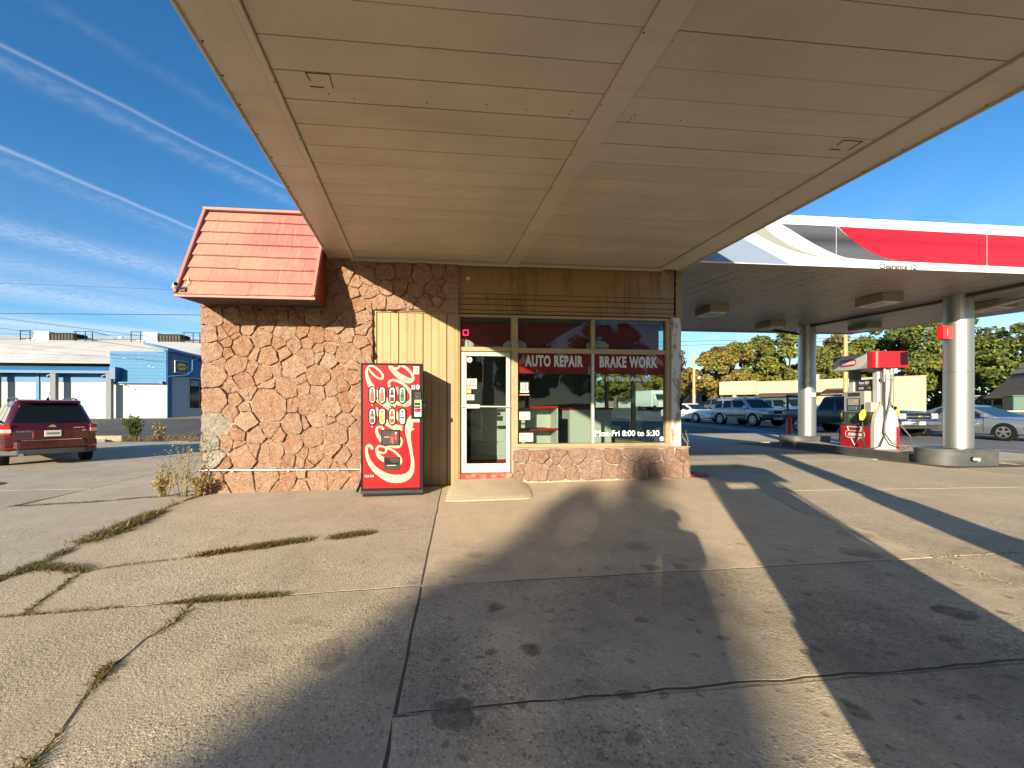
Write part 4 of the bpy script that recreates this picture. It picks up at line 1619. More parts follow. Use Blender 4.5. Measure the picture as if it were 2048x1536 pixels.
nb_ = 33
wd_ = (XR - .02 - XL) / nb_
dk = MB()
dk.add([(XL + .01, YN + .02, zs(YN) + .05), (XR - .01, YN + .02, zs(YN) + .05), (XR - .01, YFAR, zs(YFAR) + .05), (XL + .01, YFAR, zs(YFAR) + .05),
        (XL + .01, YN + .02, 4.80), (XR - .01, YN + .02, 4.80), (XR - .01, YFAR, 5.15), (XL + .01, YFAR, 5.15)],
       [(0, 3, 2, 1), (4, 5, 6, 7), (0, 1, 5, 4), (1, 2, 6, 5), (2, 3, 7, 6), (3, 0, 4, 7)])
dk.build('canopy_deck', mat('canopy_dark_gap', (.05, .045, .04), .9), PC)
for k in range(nb_):
    a, b_ = XL + .02 + k * wd_, XL + .02 + (k + 1) * wd_
    q = MB()
    y0, y1 = YN + .33, YFAR - .12
    dz = rnd.uniform(0, .004)
    pts = []
    for zt in (dz + .012, .05):
        pts += [(a + .007, y0, zs(y0) + zt), (b_ - .007, y0, zs(y0) + zt), (b_ - .007, y1, zs(y1) + zt), (a + .007, y1, zs(y1) + zt)]
    q.add(pts, [(0, 3, 2, 1), (4, 5, 6, 7), (0, 1, 5, 4), (1, 2, 6, 5), (2, 3, 7, 6), (3, 0, 4, 7)])
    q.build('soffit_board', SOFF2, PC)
EDGEM = soffit_mat('canopy_edge_trim', (.28, .24, .19), (.1, .07, .04), 0)
for ya, yb in ((YN + .005, YN + .325), (YFAR - .115, YFAR - .005)):
    q = MB()
    pts = []
    for zt in (0, .05):
        pts += [(XL, ya, zs(ya) + zt), (XR, ya, zs(ya) + zt), (XR, yb, zs(yb) + zt), (XL, yb, zs(yb) + zt)]
    q.add(pts, [(0, 3, 2, 1), (4, 5, 6, 7), (0, 1, 5, 4), (1, 2, 6, 5), (2, 3, 7, 6), (3, 0, 4, 7)])
    q.build('edge_trim', EDGEM, PC)
ZF0, ZF1 = 3.952, 4.86
WFAS = mat('white_fascia', (.80, .80, .77), .35, var=.03)
seams = [XL - .0, 7.56, 10.72, 13.9, XR + .02]
for a, b_ in zip(seams[:-1], seams[1:]):
    q = MB(); q.box(a + .003, b_ - .003, YN - .03, YN, ZF0, ZF1); q.build('fascia_panel', WFAS, PC, bevel=.003)
q = MB()
q.prism([(YN, ZF0), (YN, ZF1), (YFAR, ZF1 + .35), (YFAR, zs(YFAR))], XR + .001, XR + .03, 'x')
q.prism([(YN + .01, ZF0), (YN + .01, ZF1), (YFAR, ZF1 + .35), (YFAR, zs(YFAR))], XL - .03, XL - .001, 'x')
q.box(XL - .03, XR + .03, YFAR + .001, YFAR + .03, zs(YFAR) - .02, ZF1 + .35)
q.build('side_fascia', WFAS, PC)
q = MB()
for xx in (7.56, 10.72, 13.9):
    q.box(xx - .003, xx + .003, YN - .0345, YN - .0335, ZF0 + .08, ZF1 - .10)
q.build('panel_seam', WFAS, PC)


def pxf(px_, py_):
    """photo point -> (x, z) of the fascia plane; worked out once for the drawn shapes"""
    r, u = (px_ - 926) / 845, (818 - py_) / 845
    ct_, st_ = math.cos(YAW), math.sin(YAW)
    X, Y = r * ct_ + st_, -r * st_ + ct_
    t = (YN - .031) / Y
    return (X * t, 1.35 + u * t)


def band(name, pts, m, lift):
    q = MB(); q.prism(pts if area(pts) > 0 else pts[::-1], YN - .031 - lift, YN - .0305, 'y')
    return q.build(name, m, PC)


def bez(p0, p1, p2, p3, n=10):
    return [tuple((1 - t) ** 3 * a + 3 * (1 - t) ** 2 * t * b + 3 * (1 - t) * t * t * c + t ** 3 * d for a, b, c, d in zip(p0, p1, p2, p3)) for t in [i / n for i in range(n + 1)]]


def print_mat(name, c, dark, zc, hw, k):
    b = NB(name)
    s = b.n('ShaderNodeSeparateXYZ'); b.l(b.tc.outputs['Object'], s.inputs[0])
    d = b.math('ABSOLUTE', b.math('SUBTRACT', b.math('ADD', s.outputs[2], b.math('MULTIPLY', s.outputs[0], .004)), zc))
    f = b.ramp(d, 0, hw, k, 0)
    f2 = b.math('MULTIPLY', f, b.ramp(b.noise(300, 2, .5), .35, .65, .5, 1))
    b.set('Base Color', b.mix(f2, c, dark)); b.set('Roughness', .35)
    return b.m


PR_RED = print_mat('printed_red', (.44, .010, .020), (.22, .004, .009), 4.50, .13, .85)
PR_GREY = print_mat('printed_grey', (.085, .088, .098), (.012, .013, .015), 4.46, .15, .95)
PR_BLUE = mat('printed_blue_grey', (.20, .25, .34), .3, var=.03)
PR_LG = mat('printed_light_grey', (.27, .27, .245), .35, var=.06, scale=2)
F = lambda L: [pxf(*p) for p in L]
band('graphic_panel', F([(1360, 519.5), (1360, 441), (1421, 441), (1582.5, 529.5)]), PR_BLUE, .002)
band('graphic_panel', F(bez((1528, 453), (1560, 484), (1606, 510), (1669, 516.5)) + bez((1669, 517.5), (1600, 512), (1550, 494), (1497, 458))), PR_LG, .002)
band('graphic_panel', F([(1561.5, 447.6), (1674, 452.5)] + bez((1674, 452.5), (1700, 480), (1750, 520), (1805, 523)) + bez((1805, 523.5), (1730, 520), (1700, 517), (1690, 515)) + bez((1690, 515), (1640, 500), (1600, 470), (1561.5, 447.6))), PR_GREY, .002)
redp = F([(1676, 453)] + [(1676 + k * 40, 453 + k * 2.13) for k in range(1, 12)])
xr_, zr_ = pxf(2220, 480)
redp2 = F(bez((1808, 523.2), (1752, 519), (1708, 488), (1676, 453)))
xe = XR - .3
zt_ = pxf(2100, 475.5)[1]
band('graphic_panel', redp + [(xe, zt_ - .0), (xe, ZF0 + .21)] + F([(2048, 535)]) + redp2[:-1], PR_RED, .002)
lettering('Clearance 12\u2032', .13, INK, 'lettering', PC, (pxf(1797, 536)[0], YN - .0315, pxf(1797, 534)[1]), bold=.003, fit=.80)

# columns
ALUM = NB('speckled_silver_paint')
vv = ALUM.noise(160, 2, .5, vec=ALUM.pos())
ALUM.set('Base Color', ALUM.mix(ALUM.ramp(vv, .35, .65), (.36, .36, .34), (.56, .56, .53)))
ALUM.set('Roughness', .42); ALUM.set('Metallic', .85)
ALUM = ALUM.m


def column(x, y, zb, cond):
    zt = zs(y) + .02
    q = MB(); q.lathe([(.25, zb), (.25, zb + 1.80)], n=40); c = q.build('column', ALUM, PC, loc=(x, y, 0), smooth=40)
    q = MB(); q.lathe([(.25, zb + 1.806), (.25, zt)], n=40); q.build('column_sheet', ALUM, c, smooth=40)
    q = MB(); q.box(-.012, .012, -.262, -.246, zb, zt); q.build('seam_strip', STEEL, c, rot=(0, 0, R(-46)))
    return c


cR = column(12.78, 8.88, gz(12.6, 8.8) + .345, 0)
cL = column(13.34, 13.42, gz(13.4, 13.5) + .345, 1)
# small box and conduit on the far column
zb = gz(13.4, 13.5) + .345
q = MB()
a = R(-38)
dx, dy = math.sin(a), -math.cos(a)
q.tube([(dx * .262, dy * .262, 0.0), (dx * .262, dy * .262, 1.30)], .018, 8)
q.build('conduit', STEEL, cL, loc=(0, 0, zb))
q = MB(); q.box(-.11, .11, -.05, .05, -.06, .07); q.build('switch_box', WHITE, cL, loc=(dx * .31 + .12, dy * .30, zb + 1.40), rot=(0, 0, a), bevel=.01)
q = MB(); q.lathe([(.05, 0), (.06, .03), (.06, .13), (.03, .15)], n=14); q.build('hose_valve', STEEL, cL, loc=(dx * .33, dy * .33, zb - .12))
# channels and braces under the soffit
CHM = mat('brown_channel', (.12, .09, .065), .7, var=.2)
q = MB()
for (x0, y0, x1, y1) in ((12.85, 9.1, 13.3, 13.3), (12.5, 7.5, 12.72, 8.7)):
    q.prism([(x0 - .05, y0), (x0 + .05, y0), (x1 + .05, y1), (x1 - .05, y1)], 0, .06)
for i, v in enumerate(q.v):
    q.v[i] = (v[0], v[1], zs(v[1]) - .062 + v[2])
q.build('ceiling_channel', CHM, PC)
q = MB(); q.tube([(13.0, 8.9, 3.62), (14.1, 8.3, 3.98)], .045, 10); q.build('brace_pipe', SOFF_T, PC)
q = MB(); q.tube([(13.15, 13.5, 3.95), (12.4, 14.0, 4.22)], .04, 10); q.build('brace_pipe', BLACKM, PC)

LBX = mat('tan_light_box', (.34, .30, .21), .55, var=.12)
LLENS = mat('unlit_prism_lens', (.34, .35, .34), .25, var=.1, scale=30)


def light_box(x, y, label):
    t = thing('canopy_light', label, 'light', (x, y, zs(y) + .012), 0, 'box lights under the pump canopy')
    q = MB(); q.box(-.27, .27, -.32, .32, -.20, -.012); bo = q.build('light_housing', LBX, t, bevel=.006)
    q = MB(); q.box(-.23, .23, -.28, .28, -.212, -.2005); q.build('lens_frame', WHITE, bo)
    q = MB(); q.box(-.15, .15, -.2, .2, -.222, -.2125); q.build('light_lens', LLENS, bo, bevel=.01)


light_box(7.86, 10.76, 'box light nearest the shop corner under the pump canopy')
light_box(11.45, 12.85, 'box light just left of the far column under the pump canopy')
light_box(10.88, 9.06, 'box light between the pump and the canopy lettering, left of the near column')
light_box(14.78, 12.75, 'box light over the pump, behind it near the far edge of the canopy')
light_box(14.35, 9.30, 'box light right of the near column behind the slanting brace')

# number flag on the near column
nf = thing('pump_number_sign', 'small red box sign with number 1 on the near silver column', 'sign', (12.43, 8.80, 2.98))
q = MB(); q.box(-.40, -.001, -.06, .06, 0, .32); q.build('sign_box', REDP, nf, rot=(0, 0, R(14)), bevel=.006)
lettering('1', .24, mat('dull_white_print', (.55, .5, .48), .5), 'number', nf, (-.21, -.1135, .16), rot=(R(90), 0, R(14)), bold=.006)

# red bollard
bo = thing('bollard', 'red steel bollard left of the far silver column', 'bollard', (14.45, 15.3, gz(14.4, 15.3)))
RB = mat('red_bollard_paint', (.48, .025, .02), .45, var=.15)
q = MB(); q.lathe([(.085, -.05), (.085, .86), (.075, .90), (.04, .93)], n=20); q.build('post', RB, bo, smooth=40)
q = MB(); q.tube([(.08, 0, .45), (.14, 0, .46)], .03, 8); q.build('hook', RB, bo)

# ------------------------------------------------------------------ fuel pumps
PG = mat('pump_grey_panel', (.40, .39, .36), .4, .15, var=.05)
PGL = mat('pump_light_panel', (.55, .54, .50), .4, .1, var=.04)
PDK = mat('pump_dark_panel', (.06, .06, .055), .4, var=.1)
PRED = mat('pump_dark_red', (.40, .008, .012), .35, var=.04)
PREDB = mat('pump_bright_red', (.46, .012, .022), .4, var=.04)
YEL = mat('yellow_nozzle_bag', (.66, .60, .03), .55, var=.12, scale=8)
HOSE = mat('hose_rubber', (.03, .032, .033), .5, var=.15)
HOSEG = mat('hose_grey', (.10, .10, .095), .5, var=.15)
SCREEN = mat('dark_screen', (.018, .018, .018), .12, var=.05)
GREENB = mat('green_button', (.10, .22, .08), .5)
REDB = mat('red_button', (.35, .05, .04), .5)
LOGOR = mat('logo_red', (.50, .015, .03), .4)


def stadium(x0, x1, z0, z1, n=8):
    r = (z1 - z0) / 2
    p = [(x1 - r + r * math.cos(-math.pi / 2 + math.pi * k / n), (z0 + z1) / 2 + r * math.sin(-math.pi / 2 + math.pi * k / n)) for k in range(n + 1)]
    p += [(x0 + r + r * math.cos(math.pi / 2 + math.pi * k / n), (z0 + z1) / 2 + r * math.sin(math.pi / 2 + math.pi * k / n)) for k in range(n + 1)]
    return p


def ring_strip(outer, inner, y0, y1):
    n = len(outer)
    q = MB()
    vs_ = [(x, y0, z) for x, z in outer] + [(x, y0, z) for x, z in inner] + [(x, y1, z) for x, z in outer] + [(x, y1, z) for x, z in inner]
    fs = []
    for i in range(n):
        j = (i + 1) % n
        fs += [(i, j, n + j, n + i), (2 * n + i, 3 * n + i, 3 * n + j, 2 * n + j), (i, 2 * n + i, 2 * n + j, j), (n + i, n + j, 3 * n + j, 3 * n + i)]
    q.add(vs_, fs)
    return q


def make_pump(loc, rz, label):
    t = thing('fuel_pump', label, 'fuel pump', loc, rz, 'fuel pumps on their islands')
    q = MB(); q.box(-.60, .42, -.31, .31, 0, .62); sk = q.build('base_cabinet', PRED, t, bevel=.008)
    # rounded shoulder cover on the hose end
    prof = [(-.31, 0), (.31, 0), (.31, .62), (.29, .82), (.25, .97), (.18, 1.10), (.10, 1.18), (.07, 1.25), (.07, 2.2), (-.07, 2.2), (-.07, 1.25), (-.10, 1.18), (-.18, 1.10), (-.25, .97), (-.29, .82), (-.31, .62)]
    q = MB(); q.prism(prof, .421, .56, 'x'); q.build('hose_cover', PGL, t, bevel=.012)
    q = MB(); q.box(.5605, .566, .235, .31, .01, .62); q.build('red_stripe', PREDB, t)
    q = MB(); q.box(-.58, .40, -.30, .30, .621, .72); q.build('console_shelf', PDK, t, bevel=.01)
    q = MB(); q.box(-.52, .38, -.27, .27, .721, 1.02); q.build('grade_panel', PDK, t)
    q = MB(); q.box(-.52, .20, -.275, .275, 1.021, 1.62); q.box(.201, .40, -.27, .27, 1.021, 1.30); cab = q.build('card_cabinet', PG, t, bevel=.012)
    for s in (-1, 1):
        ya = lambda d0, d1: (min(s * d0, s * d1), max(s * d0, s * d1))
        q = MB()
        for k, mm in enumerate((GREENB, GREENB, REDB, REDB)):
            pass
        for k, mm in enumerate((GREENB, GREENB, REDB)):
            q = MB(); q.box(-.36 + k * .17, -.24 + k * .17, *ya(.271, .281), .78, .95); q.build('grade_button', mm, t, bevel=.006)
            q = MB(); q.box(-.33 + k * .17, -.27 + k * .17, *ya(.2815, .285), .82, .88); q.build('price_label', PDK, t)
        q = MB(); q.box(-.40, .05, *ya(.276, .283), 1.05, 1.42); q.build('keypad_recess', PDK, cab)
        q = MB(); q.box(-.36, .0, *ya(.2835, .292), 1.22, 1.40); q.build('screen_panel', PG, cab, bevel=.004)
        q = MB(); q.box(-.15, -.06, *ya(.2925, .294), 1.30, 1.375); q.build('orange_label', ORANGE, cab)
        q = MB(); q.box(-.34, -.04, *ya(.2835, .30), 1.08, 1.19); q.build('keypad', CHROME, cab, bevel=.004)
        q = MB(); q.box(-.36, .04, *ya(.276, .284), 1.48, 1.58); q.build('price_display', SCREEN, cab)
        q = MB(); q.box(.10, .19, *ya(.276, .292), 1.08, 1.24); q.build('card_slot', BLACK, cab, bevel=.004)
    q = MB(); q.box(-.56, -.38, -.12, .12, 1.621, 1.90); q.build('upright', PGL, t, bevel=.008)
    q = MB(); q.box(-.55, -.39, -.11, .11, 1.9005, 2.24); q.build('upright_top', PDK, t)
    q = MB(); q.box(.27, .42, -.13, .13, 1.301, 2.24); q.build('upright', PGL, t, bevel=.008)
    q = MB(); q.box(-.379, .269, -.07, .07, 1.625, 1.96); scn = q.build('advert_screen', SCREEN, t)
    for s in (-1, 1):
        rot = (R(90), 0, 0 if s < 0 else R(180))
        f = 1 if s < 0 else -1
        yy = s * .0715
        lettering('Save 20\u00a2', .105, LETTER, 'print', scn, (f * -.08, yy, 1.865), rot=rot, bold=.004, sx=.9)
        q = MB(); q.box(f * -.08 - .13, f * -.08 + .13, yy - .0012, yy + .0012, 1.795, 1.805); q.box(f * .19 - .03, f * .19 + .03, yy - .0012, yy + .0012, 1.85, 1.865); q.build('print', PG, scn)
        for xx, mm in ((-.22, PINK), (-.13, PAPER), (.05, REDB), (.13, ORANGE)):
            q = MB(); q.box(f * xx - .03, f * xx + .03, yy - .0012 if s < 0 else yy - .001, yy + .001 if s < 0 else yy + .0012, 1.68, 1.745); q.build('print', mm, scn)
    # valance
    n = 6
    def rrect(x0, x1, y0, y1, r):
        p = []
        for cx_, cy_, a0 in ((x1 - r, y1 - r, 0), (x0 + r, y1 - r, 90), (x0 + r, y0 + r, 180), (x1 - r, y0 + r, 270)):
            for k in range(n + 1):
                a = R(a0 + 90 * k / n)
                p.append((cx_ + r * math.cos(a), cy_ + r * math.sin(a)))
        return p
    q = MB(); q.prism(rrect(-.70, .50, -.45, .45, .05), 2.241, 2.66); va = q.build('valance', PGL, t, smooth=35)
    for xa, xb, nm in ((.501, .74, 'valance_end'), (-.94, -.701, 'valance_end')):
        q = MB()
        if xa > 0:
            p = [(xa, -.455), (xb - .12, -.455)] + [(xb - .12 + .12 * math.sin(R(15 * k)), -.335 - .12 * math.cos(R(15 * k))) for k in range(1, 7)] + [(xb - .12 + .12 * math.cos(R(15 * k)), .335 + .12 * math.sin(R(15 * k))) for k in range(0, 7)] + [(xa, .455)]
        else:
            continue
        q.prism(p, 2.235, 2.668); q.build(nm, PREDB, t, smooth=35)
    for s in (-1, 1):
        y0, y1 = sorted((s * .4505, s * .453))
        q = MB(); q.prism([(-.70, 2.655), (-.70, 2.50), (-.36, 2.655)][::(1 if True else -1)], y0, y1, 'y'); q.build('valance_graphic', PDK, va)
        q = MB(); q.prism([(.50, 2.25), (.50, 2.46), (.44, 2.38), (.36, 2.31), (.26, 2.27), (.14, 2.25)], y0, y1, 'y'); q.build('valance_graphic', PG, va)
        q = MB(); q.prism([(-.70, 2.25), (-.70, 2.42), (-.62, 2.34), (-.52, 2.29), (-.36, 2.26), (-.2, 2.25)], y0, y1, 'y'); q.build('valance_graphic', PG, va)
        yl = s * .4535
        f = 1 if s < 0 else -1
        rot = (R(90), 0, 0 if s < 0 else R(180))
        off = -.12 * f * f
        o_ = stadium(-.44, .14, 2.345, 2.545); i_ = stadium(-.425, .125, 2.36, 2.53)
        y0, y1 = sorted((s * .4535, s * .456))
        q = MB(); q.prism(i_, y0, y1, 'y'); q.build('logo_badge', LOGOR, va)
        q = ring_strip(o_, i_, *sorted((s * .4535, s * .459))); q.build('logo_rim', LOGOR, va)
        lettering('conoco', .165, LETTER_W, 'lettering', va, (-.15, s * .4575, 2.450), rot=rot, bold=.008, sx=.98, space=1.02)
        # base logo
        y0, y1 = sorted((s * .311, s * .3135))
        q = ring_strip(stadium(-.43, .25, .27, .49), stadium(-.405, .225, .295, .465), y0, y1); q.build('logo_outline', LETTER, sk)
        lettering('conoco', .155, LETTER_W, 'lettering', sk, (-.09, s * .3122, .383), rot=rot, bold=.008, sx=1.0)
        tri = lambda k: [(-.09 - .19 * k, .268), (-.09, .268 - .26 * k), (-.09 + .19 * k, .268)]
        q = MB()
        for a, b_ in (((-.22, .268), (-.09, .06)), ((-.09, .06), (.04, .268)), ((-.36, .60), (.16, .60)), ((-.36, .60), (-.30, .492)), ((.16, .60), (.10, .492)), ((-.31, .585), (.11, .585))):
            q.tube([(a[0], s * .3125, a[1]), (b_[0], s * .3125, b_[1])], .013, 6)
        q.build('logo_triangle', LETTER, sk)
        nm_ = [(-.66, s * .05), (.34, s * .36), ]
    # nozzles in yellow bags and hoses
    def bag(x, y, z, rz_, tilt):
        q = MB()
        rs_ = []
        for k, (hh, a, b_) in enumerate(((-.15, .04, .03), (-.09, .07, .05), (0, .085, .06), (.08, .075, .05), (.14, .045, .035), (.17, .02, .02))):
            rs_.append([(a * math.cos(6.283 * i / 10) + rnd.uniform(-.012, .012), b_ * math.sin(6.283 * i / 10) + rnd.uniform(-.01, .01), hh) for i in range(10)])
        q.rings(rs_)
        return q.build('bagged_nozzle', YEL, t, (x, y, z), (tilt, R(20), rz_), smooth=50)
    bag(-.69, -.16, .93, 0, R(10)); bag(.28, -.40, .93, R(90), R(-8)); bag(.32, .42, .95, R(90), R(8))
    q = MB(); q.box(-.64, -.601, -.16, .02, .66, .90); q.box(.2, .36, -.36, -.31, .68, .92); q.box(.2, .36, .31, .36, .68, .92); q.build('nozzle_boot', BLACK, t)
    q = MB()
    q.tube([(.60, -.10, 2.20), (.62, -.10, 2.0), (.61, -.10, 1.5), (.60, -.09, .8), (.62, -.12, .38), (.66, -.26, .10), (.62, -.42, .02), (.50, -.50, .06), (.38, -.47, .25), (.32, -.43, .55), (.29, -.41, .74)], .019, 9)
    q.build('hose', HOSE, t, smooth=50)
    q = MB()
    q.tube([(.60, .08, 2.20), (.62, .06, 1.9), (.63, .02, 1.3), (.64, -.12, .75), (.66, -.16, .48), (.70, .0, .18), (.74, .30, .06), (.68, .54, .10), (.56, .60, .35), (.42, .50, .62), (.34, .44, .76)], .019, 9)
    q.build('hose', HOSEG, t, smooth=50)
    q = MB()
    q.tube([(-.62, .0, 2.2), (-.64, .02, 1.9), (-.64, .02, 1.2), (-.70, .0, .6), (-.74, -.06, .2), (-.76, -.12, .08), (-.80, -.18, .16), (-.78, -.18, .5), (-.72, -.16, .74)], .017, 9)
    q.build('hose', HOSE, t, smooth=50)
    q = MB()
    for yy in (-.10, .08):
        q.tube([(.60, yy, 2.23), (.60, yy, 1.86)], .032, 10)
        q.tube([(.60, yy - .05, 1.95), (.60, yy + .05, 1.95)], .045, 10)
    q.build('breakaway_valve', STEEL, t, smooth=40)
    q = MB(); q.tube([(.52, .20, 2.2), (.52, .20, 1.0)], .010, 6); q.build('earth_wire', mat('green_cable', (.12, .25, .13), .5), t)
    return t


make_pump((12.80, 10.92, gz(12.7, 10.9) + .16), R(-90) - IA, 'grey and red fuel pump with red end valance, between the two silver columns')
I2 = thing('pump_island', 'concrete pump island under the entrance canopy, behind the camera', 'pump island')
q = MB(); q.box(-.1, 3.3, -2.3, -.15, -.05, .20); q.build('island_slab', CONC_G, I2, bevel=.05, seg=2)
np_ = make_pump((1.09, -.85, .20), 0, 'fuel pump under the entrance canopy, behind the camera')
np_.scale = (.94, .94, 1.035)
# ------------------------------------------------------------------ drinks machine
VM = thing('vending_machine', 'red drinks vending machine with cream script lettering beside the door', 'vending machine', (-.918, 6.60, gz(-.4, 6.6)), R(1.2))
VW, VH, VD = .955, 2.06, .74      # local: x 0..VW, front at y = 0, back at y = VD
VRED = NB('vending_red')
n1 = VRED.noise(2.0, 4)
VRED.set('Base Color', VRED.mix(n1, (.36, .008, .013), (.44, .012, .018)))
VRED.set('Roughness', .3)
VRED.bump(VRED.ramp(VRED.voro(26), .05, .16, 1, 0), .12, .003)
VRED = VRED.m
VCR = mat('vending_cream', (.56, .49, .31), .4, var=.04)
VBODY = mat('vending_body_black', (.014, .0115, .010), .45, var=.15, spec=.25)
VGREY = mat('vending_dark_grey', (.035, .032, .029), .45, var=.1)
q = MB(); q.box(0, VW, .03, VD, .10, VH); cabm = q.build('cabinet', VBODY, VM, bevel=.012)
q = MB(); q.box(.02, VW - .02, .05, VD - .02, .0, .0995); q.build('base', VBODY, VM)
q = MB(); q.box(-.004, VW - .004, .002, .0295, .045, .098); q.box(.04, VW - .10, -.004, .0015, .055, .072); q.build('kick_plate', VGREY, VM, bevel=.003)
q = MB()
q.box(0, .035, -.012, .029, .10, VH)
q.box(VW - .058, VW, -.012, .029, .10, VH)
q.box(.0355, VW - .0585, -.012, .029, VH - .03, VH)
q.box(.0355, VW - .0585, -.012, .029, .10, .135)
q.build('door_frame', VBODY, VM, bevel=.006)
q = MB(); q.box(.036, VW - .059, -.008, .028, .136, VH - .031); FACE = q.build('front_panel', VRED, VM)
FX0, FX1, FZ0, FZ1 = .036, VW - .059, .136, VH - .031


def fu(cx_, cy_):
    """drawing units of the face (595 wide, 1270 high) to metres"""
    return (FX0 + (cx_ - 128) / 595 * (FX1 - FX0), FZ1 - (cy_ - 122) / 1272 * (FZ1 - FZ0))


def catm(pts, n=7):
    o = []
    P = [pts[0]] + list(pts) + [pts[-1]]
    for i in range(1, len(P) - 2):
        p0, p1, p2, p3 = P[i - 1], P[i], P[i + 1], P[i + 2]
        for k in range(n):
            t = k / n
            o.append(tuple(.5 * (2 * b + (c - a) * t + (2 * a - 5 * b + 4 * c - d) * t * t + (3 * b - a - 3 * c + d) * t ** 3) for a, b, c, d in zip(p0, p1, p2, p3)))
    o.append(pts[-1])
    return o


layer = [0]


def stroke(pts, parent=FACE, m=VCR):
    """variable-width pen stroke: (x, y, half width)"""
    s = catm(pts)
    layer[0] += 1
    y = -.0088 - .00012 * layer[0]
    L, R_ = [], []
    for i, (x, yy, hw) in enumerate(s):
        a, b_ = s[max(0, i - 1)], s[min(len(s) - 1, i + 1)]
        dx, dy = b_[0] - a[0], b_[1] - a[1]
        d = math.hypot(dx, dy) or 1
        hw *= 1.0
        nx, ny = -dy / d * hw, dx / d * hw
        for lst, sg in ((L, 1), (R_, -1)):
            X, Y = x + sg * nx, yy + sg * ny
            X = min(max(X, 129), 722); Y = min(max(Y, 123), 1393)
            u, v = fu(X, Y)
            lst.append((u, y, v))
    q = MB()
    n = len(L)
    q.add(L + R_, [(i, i + 1, n + i + 1, n + i) for i in range(n - 1)])
    e0 = [(p[0], -.0078, p[2]) for p in L]
    e1 = [(p[0], -.0078, p[2]) for p in R_]
    q.add(L + e0, [(i, n + i, n + i + 1, i + 1) for i in range(n - 1)])
    q.add(R_ + e1, [(i, i + 1, n + i + 1, n + i) for i in range(n - 1)])
    q.build('script_stroke', m, parent)


# the big capital swash along the bottom and up the right
stroke([(226, 990, 14), (208, 962, 15), (185, 950, 14), (163, 975, 13), (164, 1030, 15), (186, 1105, 20), (235, 1182, 26), (310, 1245, 33), (400, 1290, 40), (490, 1302, 42), (570, 1288, 38), (620, 1250, 30), (645, 1190, 21), (648, 1120, 17), (636, 1040, 15), (622, 960, 17), (607, 880, 22), (600, 810, 30), (608, 745, 34), (622, 690, 28), (645, 648, 14)])
stroke([(612, 790, 28), (640, 785, 16), (668, 786, 2)])
stroke([(612, 760, 20), (645, 742, 8), (640, 700, 10), (650, 655, 6)])
# lower small o
stroke([(345, 968, 10), (310, 958, 11), (278, 972, 12), (272, 1010, 15), (292, 1060, 20), (345, 1100, 24), (410, 1125, 24), (470, 1150, 20), (515, 1140, 14), (527, 1110, 11), (510, 1070, 11), (460, 1020, 11), (400, 985, 11), (350, 970, 9)])
stroke([(360, 985, 9), (372, 1000, 10), (352, 1028, 9), (320, 1030, 8), (298, 1012, 7)])
# lower small c, partly under the picture
stroke([(345, 800, 9), (325, 768, 12), (290, 762, 12), (268, 785, 13), (275, 830, 16), (310, 890, 19), (370, 930, 22), (440, 955, 22), (500, 965, 16), (530, 930, 11), (532, 895, 9), (515, 870, 8)])
# diagonal of the middle letters behind the selection buttons
stroke([(270, 560, 6), (282, 610, 22), (330, 680, 26), (400, 735, 28), (480, 768, 30), (520, 775, 18), (530, 800, 8)])
stroke([(400, 560, 4), (440, 590, 22), (490, 650, 26), (520, 700, 24), (528, 745, 14)])
stroke([(255, 395, 28), (330, 480, 26), (380, 540, 22), (430, 600, 18), (480, 640, 14)])
stroke([(270, 480, 18), (330, 520, 18), (390, 570, 14), (420, 600, 5)])
# tall looped letter at upper left
stroke([(178, 150, 6), (163, 185, 12), (172, 250, 18), (205, 330, 26), (262, 405, 30), (330, 460, 28), (400, 500, 24), (470, 540, 20)])
stroke([(170, 160, 9), (195, 132, 9), (235, 135, 9), (285, 168, 10), (325, 212, 11), (334, 248, 10), (310, 262, 10), (265, 245, 9), (220, 205, 9), (190, 165, 7), (180, 140, 6)])
# rounded letter cut by the top edge
stroke([(402, 124, 10), (415, 150, 16), (455, 190, 24), (510, 235, 30), (570, 268, 32), (622, 280, 26), (650, 262, 16), (646, 222, 13), (615, 180, 13), (570, 142, 13), (530, 124, 12)])
stroke([(425, 130, 7), (450, 152, 11), (480, 155, 11), (505, 138, 9), (520, 124, 9)])
# round letter of the middle right
stroke([(415, 360, 10), (398, 325, 13), (405, 290, 12), (440, 275, 11), (500, 290, 12), (560, 325, 14), (610, 380, 16), (635, 440, 16), (630, 490, 18), (600, 520, 26), (545, 525, 24), (490, 515, 18), (440, 490, 12), (400, 455, 8)])
stroke([(478, 345, 12), (500, 400, 14), (520, 470, 10)])

